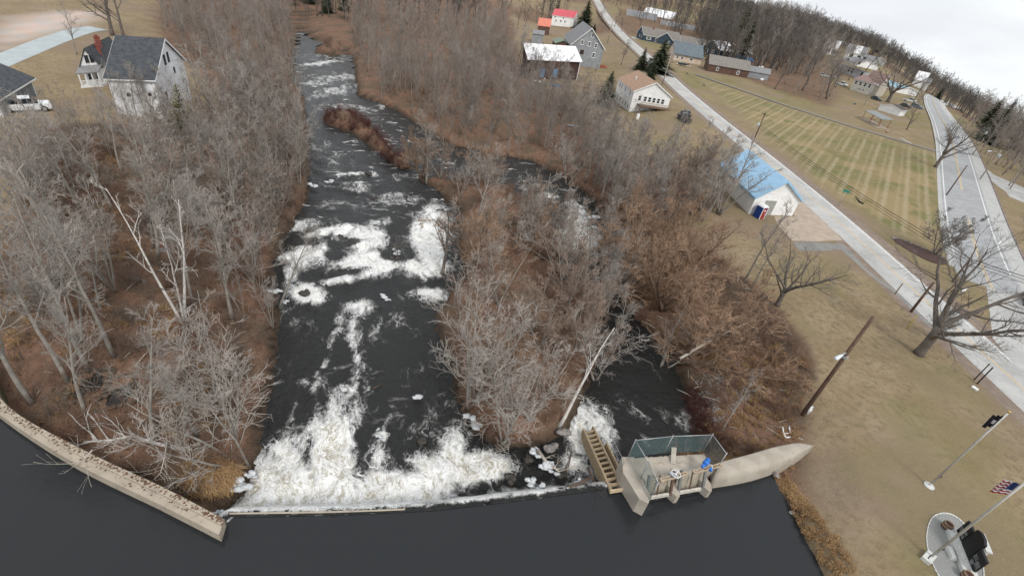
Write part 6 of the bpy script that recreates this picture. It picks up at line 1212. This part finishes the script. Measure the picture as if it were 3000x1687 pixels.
# trees one can tell apart
T_(334, 1045, P_SLIM[0], 15, 12, 'tall grey tree on the left bank with its foot right of the stone pits', rz=.4)
T_(262, 1085, P_SLIM[1], 14, 12, 'tall mossy grey tree just left of the tree by the stone pits', rz=1.1)
T_(200, 1118, P_SLIM[2], 15, 12, 'tall grey tree leaning at lower left above the left stone pit', rz=2.2)
T_(95, 1180, P_GREY[0], 14, 12, 'tall grey tree close behind the curved wall at far left', rz=.9)
T_(540, 950, P_BIRCH[0], 12.5, 12, 'three forked white birch in the middle of the left wood', rz=R(200), name='birch_tree')
T_(578, 1278, P_GREY[1], 10, 12, 'grey tree leaning over the bank above the fallen tree', rz=2.0, lean=(0, -.35))
T_(722, 1362, P_PALE[0], 8.5, 9, 'pale spreading tree rooted at the water edge right of the fallen tree', rz=.5, lean=(-.1, -.45), wide=1.2)
T_(690, 1290, P_PALE[2], 9, 9, 'pale many stemmed tree leaning over the river at lower left', rz=2.9, lean=(.1, .15), wide=1.15)
T_(630, 1180, P_PALE[1], 8.5, 9, 'pale twiggy tree behind the leaning tree on the lower left bank', rz=1.9, wide=1.15)
T_(820, 900, P_GREY[2], 9, 12, 'crooked grey tree reaching over the rapids from the left bank', rz=.7, lean=(.0, .45))
T_(800, 960, P_CLUMP[0], 6, 11, 'small leafless tree at the waterline left of the rapids foam', rz=.3)
T_(1375, 1195, P_PALE[3], 11, 9, 'pale tall tree at the left shore of the island', rz=.2, wide=.95)
T_(1392, 1180, P_PALE[0], 10.5, 9, 'pale tree with long left branches beside the tall island tree', rz=2.4, wide=1.1)
T_(1474, 1296, P_PALE[1], 8, 9, 'small pale tree at the very tip of the island', rz=.9, wide=1.35)
T_(1556, 1232, P_PALE[2], 8.5, 9, 'pale tree behind the tip of the island, right one', rz=4.0, wide=1.25)
T_(1500, 1245, P_PALE[3], 7.5, 9, 'slim pale tree between the two trees at the island tip', rz=3.0)
T_(1640, 1247, P_BIRCH[1], 9.5, 12, 'white birch leaning right over the dark channel from the island tip', rz=.5, lean=(-.1, .50), name='birch_tree', wide=1.3)
T_(1295, 805, P_BARE[0], 8.5, 13, 'orange barked bare tree standing in front of the white chute', rz=1.0, z=-4.4)
T_(1405, 830, P_DARK[0], 4, 12, 'tiny leafless tree on the dark ledge rock', z=-4.4) if False else T_(1162, 762, P_DARK[0], 3.2, 12, 'tiny leafless tree on the dark ledge rock', z=-4.3)
T_(1994, 1064, P_TAN[0], 12, 9, 'brown twigged tree with a curved trunk at the right bank brush', rz=2.4, lean=(.1, -.35), wide=1.25)
T_(1940, 905, P_TAN[1], 11.5, 9, 'wide brown twigged tree above the right bank of the dark channel', rz=.4, wide=1.25)
T_(1830, 870, P_TAN[2], 10.5, 9, 'bushy brown twigged tree on the inner bend of the dark channel', rz=1.4, wide=1.2)
T_(1990, 800, P_TAN[0], 10.5, 9, 'brown twigged tree on the slope below the white building', rz=4.4, wide=1.15)
T_(1860, 740, P_TAN[1], 10, 9, 'brown twigged tree by the right edge of the side channel fall', rz=3.1, wide=1.1)
T_(2104, 628, P_CLUMP[1], 12, 11, 'spreading grey clump tree standing before the blue roof', rz=.4, wide=1.7, lean=(0, .12))
T_(2080, 590, P_CLUMP[2], 11, 11, 'grey clump tree left of the one before the blue roof', rz=1.4, wide=1.7)
T_(2055, 650, P_CLUMP[3], 9, 11, 'grey clump tree down the slope from the white building corner', rz=2.4, wide=1.6)
T_(1760, 590, P_GREY[0], 11, 12, 'wide grey tree on the far bank above the side channel fall', rz=1.0, wide=1.3)
T_(1660, 545, P_PALE[1], 9.5, 9, 'pale fan shaped tree at the head of the side channel fall', rz=2.0, wide=1.3)
T_(2690, 1037, P_OAK[0], 14.5, 14, 'big dark bare tree with a thick trunk at the street edge', rz=R(60), wide=1.1)
T_(2718, 985, P_TWIG[0], 6, 7, 'thin dark tree leaning toward the street beside the big bare tree', rz=2.0, lean=(0, -.2), wide=.7)
T_(2276, 895, P_OAK[1], 9, 14, 'dark spreading tree at the lawn edge above the brush', rz=.3, wide=1.1)
T_(2183, 818, P_SLIM[3], 11, 12, 'thin dark tree on the lawn edge, left of a close pair', rz=1.2)
T_(2206, 838, P_SLIM[0], 9, 12, 'thin dark tree on the lawn edge, right of a close pair', rz=3.2)
T_(2115, 1262, P_SLIM[1], 6.0, 12, 'slim dead stem leaning over the stony slope', rz=.4, lean=(-.2, .35))
T_(2738, 745, P_TWIG[0], 7.5, 7, 'dense twiggy tree standing in the mulch bed between the roads', rz=.4, wide=1.15)
T_(2739, 490, P_OAK[1], 14, 14, 'dark bare tree at the corner where the field meets the highway', rz=2.2)
T_(2656, 380, P_BARE[1], 8, 13, 'small crooked dark tree past the shelter near the path', rz=1.2)
T_(2600, 300, P_OAK[1], 18, 14, 'great dark maple in front of the blue roofed barn', rz=.2, wide=1.35)
T_(2655, 330, P_DARK[1], 13, 12, 'dark tree right of the great maple beside the yard', rz=.2)
T_(2420, 290, P_BARE[1], 15, 13, 'dark leaning tree at the right end of the grove', rz=3.2, lean=(0, .25))
T_(2350, 265, P_BARE[0], 14, 13, 'dark double trunked tree inside the right part of the grove', rz=.6)
T_(2270, 262, P_DARK[2], 14, 12, 'dark tree at the foot of the grove below the white camper', rz=1.6)
T_(1930, 160, P_BARE[0], 4, 13, 'x') if False else None
T_(330, 105, P_BARE[1], 15, 13, 'dark bare tree behind the farmhouse, taller of two', rz=.8); T_(362, 110, P_BARE[0], 12, 13, 'dark bare tree behind the farmhouse, right of the taller one', rz=2.8)
T_(225, 160, P_GREY[3], 9, 12, 'brown leafless tree in the yard left of the farmhouse', rz=.3)
T_(1820, 190, P_DARK[0], 9, 12, 'round headed bare tree just behind the tan roofed house', rz=1.9)
T_(1800, 80, P_DARK[1], 11, 12, 'bare tree by the street pole near the navy house', rz=1.9); T_(1820, 95, P_DARK[2], 9, 12, 'forked bare tree left of the navy house', rz=4.9); T_(1875, 78, P_BARE[0], 10, 13, 'dark bare tree behind the navy house', rz=2)
T_(1760, 62, P_DARK[0], 9, 12, 'bare tree with low arms on the lawn across the street', rz=.4); T_(2046, 95, P_DARK[0], 13, 12, 'lone bare tree on the open grass left of the tall pine', rz=2.2)
T_(1946, 75, P_DARK[1], 7, 12, 'slim small tree standing in the meadow', rz=2.2)
T_(1838, 108, P_RED[0], 3.2, 10, 'low rounded leafless bush on the corner lawn by the navy house', name='bush', cat='bush')
for px, py, pr, h, h0, lab, w_ in ((1710, 88, P_SPRUCE[0], 17, 10, 'tall dark spruce behind the red roofed house', 1.4), (1738, 100, P_SPRUCE[1], 6, 10, 'small dark spruce at the foot of the tall spruce', 1.1), (1772, 312, P_SPRUCE[1], 9.5, 10, 'dark spruce left of the white house', 1.45), (1925, 215, P_SPRUCE[0], 12, 10, 'broad dark evergreen between the street and beige house', 1.7), (1876, 205, P_SPRUCE[1], 8, 10, 'narrow dark spruce left of the broad evergreen', 1.2), (1905, 232, P_SPRUCE[1], 6, 10, 'low dark spruce under the broad evergreen by the street', 1.3),
     (2140, 180, P_PINE[0], 25, 16, 'very tall green pine rising over the grove', .85), (2165, 190, P_PINE[1], 21, 16, 'tall green pine just right of the tallest pine', .8), (555, 420, P_CEDAR[0], 8.5, 8, 'yellow green evergreen below the white barn', 1.0), (585, 440, P_CEDAR[0], 6, 8, 'smaller yellow green evergreen right of the first', 1.0), (2862, 400, P_PINE[0], 13, 16, 'dark pine beside the highway, leftmost of the pines', 1.15), (2890, 420, P_SPRUCE[0], 15, 10, 'dark spruce behind the poles right of the highway', 1.0),
     (2950, 440, P_PINE[1], 16, 16, 'tall pine before the white house at the right edge', 1.0), (2990, 450, P_SPRUCE[1], 15, 10, 'dark spruce at the right edge of the view', 1.1), (2745, 290, P_SPRUCE[0], 12, 10, 'thin topped dark spruce left of the highway', .55), (1010, 55, P_PINE[1], 12, 16, 'dark pine over the river at the top', 1.0), (865, 20, P_PINE[0], 13, 16, 'dark pine on the left bank at the top of the river', 1.0), (960, 40, P_SPRUCE[0], 12, 10, 'dark spruce on the right bank at the top of the river', .9), (905, 8, P_SPRUCE[1], 13, 10, 'dark spruce in the gap where the river vanishes', 1.1)):
    T_(px, py, pr, h, h0, lab, None, None, None, 'evergreen', 'evergreen_tree', w_)
for i, (px, py, h) in enumerate(((318, 338, 7), (352, 350, 8), (378, 346, 6.5), (402, 352, 8.5), (428, 349, 8), (452, 352, 7), (476, 344, 8), (512, 326, 7.5), (545, 300, 7))):
    T_(px, py, (P_SLIM+P_GREY)[i % 7], h, 12, 'slim bare tree standing close before the white barn wall', 'slim bare trees before the white barn', rz=i*.9)
bq = on(540, 950); used_xy += [(bq[0]*(1-k/40)+dx_, bq[1]*(1-k/40)) for k in range(2, 14, 2) for dx_ in (-2, 0, 2)]
# woods filled with trees nobody could tell apart
WL = [(-33, 19.5), (-44, 32), (-60, 52), (-66, 58), (-60, 63), (-56, 68), (-57, 88), (-63, 97), (-48, 97), (-40, 84), (-29, 68), (-27, 52), (-23, 38), (-19.5, 26), (-18, 17.5)]
n1 = scatter(WL, 80, P_GREY+P_SLIM+P_CLUMP+P_PALE[:2]+P_RED[:1], 'bare grey tree in the thick wood on the left bank', 'tree', 'bare trees of the left bank wood', 2.1, .7, 1.12, test=clear)
YARD = [(-66, 58), (-60, 63), (-58, 69), (-66, 66), (-71, 62)]
WU = [(-57, 90), (-64, 98), (-92, 118), (-150, 205), (-113, 225), (-72, 140), (-53, 105), (-46, 96)]
n2 = scatter(WU, 12, P_GREY+P_SLIM+P_CLUMP, 'bare grey tree in the wood upstream of the white barn', 'tree', 'bare trees upstream on the left bank', 2.6, .8, 1.15, test=clear)
WR = [(-23, 88), (-52, 142), (-90, 222), (-25, 262), (-13, 185), (2, 150), (14, 122), (22, 96), (10, 86), (-4, 78)]
n3 = scatter(WR, 30, P_GREY+P_SLIM+P_CLUMP+P_RED[:1], 'bare grey tree in the wood between river and shed', 'tree', 'bare trees on the right bank upstream', 2.4, .75, 1.15, test=lambda x, y: clear(x, y))
WB = [(2, 74), (10, 86), (24, 96), (31, 92), (29.5, 80), (31, 74), (24, 66), (16, 60), (6, 62)]
n4 = scatter(WB, 30, P_CLUMP+P_SLIM+P_RED+P_GREY, 'bare brownish tree in the thicket left of the blue roof', 'tree', 'bare trees of the thicket by the blue roof', 1.7, .75, 1.15, test=clear)
n5 = scatter(ISLES[0], 30, P_RED+P_TAN[:1]+P_PALE[:2]+P_GREY[:2], 'bare brown tree crowding the island between the channels', 'tree', 'bare trees on the river island', 1.3, .7, 1.05, water=.1)
GR = [tuple(at(*p)[:2]) for p in ((2100, 178), (2185, 222), (2330, 278), (2425, 303), (2450, 262), (2420, 190), (2330, 120), (2210, 85), (2170, 110))]
n6 = scatter(GR, 20, P_DARK+P_SLIM+P_GREY, 'bare dark tree in the grove beyond the mown field', 'tree', 'bare trees of the grove by the field', 3.5, 1.2, 1.9, test=clear)
HR = [tuple(at(*p)[:2]) for p in ((2862, 430), (2900, 500), (2990, 590), (3120, 700), (3200, 560), (3050, 430), (2930, 375), (2860, 370))]
n7 = scatter(HR, 14, P_DARK+P_SLIM, 'bare dark tree right of the highway', 'tree', 'bare trees right of the highway', 3.5, .7, 1.1, test=lambda x, y: clear(x, y) and min(np.hypot(x-p[0], y-p[1]) for p in HIGH) > 8.5)
CH = rpoly([(1400, 600), (1500, 660), (1530, 720), (1600, 830), (1680, 890), (1715, 960), (1690, 990), (1600, 960), (1540, 1000), (1470, 980), (1440, 800), (1390, 690)])
n8 = scatter(CH, 20, P_RED+P_GREY[:3]+P_PALE[:1], 'bare grey brown tree leaning over the narrow side channel', 'tree', 'bare trees along the side channel', 1.6, .65, .9, water=None, test=lambda x, y: river_d(np.array([x]), np.array([y]))[0] > -1.6)
print('trees', n8, n1, n2, n3, n4, n5, n6, n7)
# undergrowth, brush, tufts
def shrub(seed, h=1.6, stems=16, spread=.9, tw=3, r=.012):
    rr = random.Random(seed); M = MB()
    for i in range(stems):
        a = rr.uniform(0, 6.28); q, d = wander(Vector((rr.uniform(-.3, .3), rr.uniform(-.3, .3), -.05)), Vector((math.cos(a)*spread*rr.uniform(.1, 1), math.sin(a)*spread*rr.uniform(.1, 1), 1)), h*rr.uniform(.5, 1.15), 3, .25, -.02, rr); M.tube(q, [r, r*.9, r*.7, r*.4], 3, cap=False)
        for j in range(tw): p2, d2 = sample(q, rr.uniform(.3, 1)); q2, _ = wander(p2, side_dir(d2, R(35), rr), h*.35*rr.uniform(.5, 1.2), 1, .2, .05, rr); M.tube(q2, [r*.75, r*.3], 3, cap=False)
    return M
S1 = [tri_arrays(shrub(500+i)) for i in range(6)]; S2 = [tri_arrays(shrub(520+i, 2.2, 22, 1.0, 5, .014)) for i in range(5)]
def tuft(seed, n=26, h=.5):
    rr = random.Random(seed); M = MB()
    for i in range(n):
        a = rr.uniform(0, 6.28); l = h*rr.uniform(.5, 1.2); b = Vector((rr.uniform(-.25, .25), rr.uniform(-.25, .25), -.03)); o = Vector((math.cos(a), math.sin(a), 0)); s = Vector((-math.sin(a), math.cos(a), 0))*.018; m1 = b+o*l*.3+Vector((0, 0, l*.75)); e = b+o*l*.9+Vector((0, 0, l*.6)); M.quad(b-s, b+s, m1+s, m1-s); M.quad(m1-s, m1+s, e)
    return M
G1 = [tri_arrays(tuft(600+i)) for i in range(5)]
und_g = mat('undergrowth_twigs', (.20, .155, .125), (.135, .10, .08), .95, .25, obj=False); und_r = mat('brush_twigs', (.27, .165, .115), (.19, .12, .088), .95, .22, obj=False); und_d = mat('maroon_brush', (.115, .048, .040), (.08, .036, .03), .95, .3, obj=False)
gras = mat('dead_grass_blades', (.34, .215, .105), (.25, .15, .075), .95, .5, obj=False)
WLW = [(-35.5, 21)]+[(a-.0, b+.6) for a, b in WINN[3:]]+[(-15, 16), (-19.5, 26), (-23, 38), (-27, 52), (-29, 68), (-40, 84), (-54, 100), (-64, 97), (-57, 88), (-56, 69), (-62, 55), (-46, 34)]
merge('undergrowth', S1, pts_in(WLW, 820, 1), und_g, 'tangled leafless undergrowth covering the floor of the left wood', 'undergrowth')
merge('brush', S2, pts_in(WLW, 330, 2, smin=.5, smax=1.1, dens=lambda x, y: smooth(fbm(x/6, y/6, 88), .48, .6)+.03), und_r, 'reddish brush thickets in the left wood', 'brush')
UPR = WR+WB; merge('undergrowth', S1, pts_in(WR, 480, 3, smin=.8, smax=1.6)+pts_in(WU, 300, 4, smin=.8, smax=1.6)+pts_in(WB, 170, 44, smin=.8, smax=1.4), und_g, 'tangled leafless undergrowth along the upper river', 'undergrowth')
RB = [(8, 62), (16, 60), (20, 61.5)]+LAWN_W+[(17, 24.5), (12.5, 24), (11.5, 30), (9, 36), (4, 44), (2, 52), (3, 62)]
merge('brush', S2, pts_in(RB, 190, 5, smin=.4, smax=1.0)+pts_in(ISLES[0], 170, 6, smin=.5, smax=1.1, water=.15)+pts_in(ISLES[2], 12, 10, water=0)+pts_in(WB, 150, 66, smin=.7, smax=1.2), und_r, 'reddish brown brush on the island and right bank', 'brush')
merge('brush', S2, pts_in(ISLES[1], 90, 7, smin=.6, smax=1.0, water=.0), und_d, 'dark maroon willow brush on the river islet', 'brush')
MR = [tuple(on(*p)[:2]) for p in ((2010, 1240), (2000, 1180), (2030, 1120), (2070, 1190), (2090, 1270), (2150, 1300), (2100, 1340), (2030, 1280))]
merge('brush', S2, pts_in(MR, 60, 8, smin=.35, smax=.6, water=-2), und_d, 'maroon brush behind the gate platform', 'brush')
SH = [(a+rr_, b) for rr_ in (0,) for a, b in SHORE]
band = SHORE+[(a+1.3, b+.1) for a, b in SHORE[::-1]]
TG = [tuple(on(*p)[:2]) for p in ((545, 1370), (600, 1350), (690, 1390), (680, 1440), (640, 1455), (580, 1450), (540, 1410))]
merge('dead_grass', G1, pts_in(band, 240, 11, water=None, smin=.35, smax=.8)+pts_in(TG, 260, 12, smin=.8, smax=1.6)+pts_in(WLW, 700, 13, smin=.6, smax=1.3, dens=lambda x, y: smooth(fbm(x/4, y/4, 90), .5, .58))+pts_in(RB, 900, 14, smin=.5, smax=1.0, dens=lambda x, y: smooth(fbm(x/4, y/4, 91), .42, .55)), gras, 'tufts of dead orange tan grass on the banks', 'grass')
# sticks lying about on the right bank and in the wood
mb = MB(); rr = random.Random(77)
for x, y, z, rz, s, k in pts_in(RB, 150, 15, water=.1)+pts_in(WLW, 170, 16): l = rr.uniform(.5, 1.9); d = Vector((math.cos(rz), math.sin(rz), rr.uniform(-.05, .25)))*l; mb.tube([(x, y, z+.08), Vector((x, y, z+.1))+d*.5+Vector((0, 0, .06)), Vector((x, y, z+.1))+d], [.035*s, .028*s, .012], 4, cap=False)
tag(mb.build('deadfall', log_m, fix=False), 'grey sticks and deadfall strewn over the banks', 'deadwood', kind='stuff')
az = lambda r, a: (r*math.sin(R(a)), r*math.cos(R(a)))
SP = []
for i in range(6): a_, b_ = gen_tree(650+i, h=6, r0=.05, stems=2, splay=.2, limbs=8, first=.2, spread=.34, la=(20, 50), sub=4, tw=4, st=1, twr=.012); SP.append(tri_arrays(a_, b_))
sap_m = mat('sapling_twigs', (.29, .255, .225), (.20, .172, .15), .95, .12, obj=False, c3=(.26, .175, .13), s3=.2)
upw = lambda x, y: .10+.90*smooth(y, 32, 58)
merge('saplings', SP, pts_in(WL, 300, 51, smin=.7, smax=1.35, dens=lambda x, y: upw(x, y)*(np.degrees(np.arctan2(x, y)) > -41))+pts_in([(-60, 63), (-66, 58), (-48, 38), (-36, 22), (-33, 24), (-45, 45)], 40, 52, smin=.6, smax=1.1), sap_m, 'thin grey saplings filling the left wood', 'saplings')
merge('saplings', SP, pts_in(WR, 330, 53, smin=.8, smax=1.5)+pts_in(WU, 200, 54, smin=.9, smax=1.6)+pts_in(WB, 70, 55, smin=.7, smax=1.4), sap_m, 'thin grey saplings filling the woods upstream', 'saplings')
FTM = []
for i in range(4): a_, b_ = gen_tree(670+i, h=12, r0=.12, limbs=12, first=.25, spread=.42, la=(22, 52), sub=6, tw=4, st=2, twr=.013); FTM.append(tri_arrays(a_, b_))
NR = [(-23, 88), (-47, 125), (-20, 165), (12, 128), (22, 96), (10, 86), (-6, 79)]
merge('saplings', SP, pts_in(NR, 170, 61, smin=.8, smax=1.5), sap_m, 'thin grey saplings on the right bank above the side channel', 'saplings')
merge('woods', FTM, pts_in(NR, 62, 62, smin=.7, smax=1.1)+pts_in(WR, 90, 56, smin=.8, smax=1.2)+pts_in(WU, 85, 57, smin=.8, smax=1.25)+pts_in(GR, 210, 58, smin=1.1, smax=1.9)+pts_in(HR, 45, 59, smin=.8, smax=1.15)+pts_in([az(150, 42), az(215, 39.5), az(330, 38), az(400, 41), az(330, 46), az(190, 47)], 170, 60, smin=.9, smax=1.3, water=None, dens=lambda x, y: np.array([min(np.hypot(a_-p[0], b_-p[1]) for p in HIGH) > 10 for a_, b_ in zip(x, y)])*1.0), sap_m, 'more bare grey trees standing among the woods upstream and in the grove', 'woods')
# far woods that read as one mass
FT = []
for i in range(6): a_, b_ = gen_tree(700+i, h=12, r0=.2, limbs=10, first=.2, spread=.46, la=(22, 55), sub=5, tw=4, st=0, twr=.03); FT.append(tri_arrays(a_, b_))
far_m = mat('far_bare_trees', (.125, .112, .100), (.088, .078, .070), .95, .03, obj=False, c3=(.155, .125, .10), s3=.06)
FW1 = [(-60, 330), (-28, 275), (-12, 300), (0, 345), (12, 430), (12, 640), (-300, 1000), (-700, 700), (-420, 330), (-190, 230), (-120, 228)]
FW0 = [(-150, 205), (-118, 232), (-60, 300), (-28, 262), (-92, 224), (-105, 218)]
pl = pts_in(FW1, 520, 31, smin=.9, smax=1.5, water=None, dens=lambda x, y: np.clip(1.6-np.hypot(x, y)/500, .15, 1))+pts_in(FW0, 90, 32, smin=.8, smax=1.2, water=None)
pl += pts_in([(-420, 330), (-190, 225), (-150, 190), (-155, 165), (-190, 150), (-260, 140), (-700, 250)], 160, 34, water=None, smin=.8, smax=1.3)
merge('woods', FT, pl, far_m, 'mass of bare trees beyond the top of the river', 'woods')
FW2 = [az(330, 17.5), az(420, 12), az(520, 9), az(1100, 6), az(1300, 20), az(1200, 32), az(900, 42), az(620, 50), az(420, 56), az(240, 56), az(215, 48), az(330, 44), az(520, 38.5), az(560, 33), az(620, 27), az(480, 24)]
pl = pts_in([az(330, 20), az(480, 17), az(700, 22), az(640, 28), az(560, 34), az(520, 38), az(400, 41), az(420, 35), az(470, 29), az(440, 24)], 520, 48, smin=.9, smax=1.4, water=None)+pts_in(FW2, 900, 41, smin=1.0, smax=1.6, water=None, keep=True)
pl += pts_in([az(270, 15), az(262, 20), az(300, 25.5), az(480, 25), az(520, 16), az(400, 13.5)], 330, 46, smin=1.1, smax=1.9, water=None)
pl += pts_in([az(330, 12.5), az(560, 13), az(560, 5), az(460, 4), az(420, 9)], 90, 47, smin=.9, smax=1.4, water=None)
merge('woods', FT, pl, far_m, 'bare woods along the skyline on the right', 'woods')
EV = [tri_arrays(*conifer(800+i, 14, 3.2, lay=12, per=6, droop=-.2, first=.1, fan=.3)) for i in range(3)]
merge('woods', EV, pts_in([az(700, 9), az(1250, 8), az(1300, 22), az(800, 24)], 150, 42, smin=.8, smax=1.5, water=None)+pts_in(FW1, 40, 45, water=None), needle_m, 'dark evergreens scattered in the far skyline woods', 'woods')
# loose trees between the houses of the far village
VR = [az(235, 26), az(420, 24), az(600, 26), az(560, 34), az(420, 38.5), az(300, 39), az(250, 35)]
scatter(VR, 8, P_DARK+P_GREY, 'bare tree among the houses of the far village', 'tree', 'bare trees of the far village', 10, .8, 1.2, test=clear, water=None)
VT = [(40, 330), (60, 335), (105, 330), (120, 400), (95, 470), (35, 520)]
scatter(VT, 6, P_DARK+P_GREY, 'bare tree near the houses at the top of the street', 'tree', 'bare trees at the top of the street', 9, .8, 1.2, test=clear, water=None)
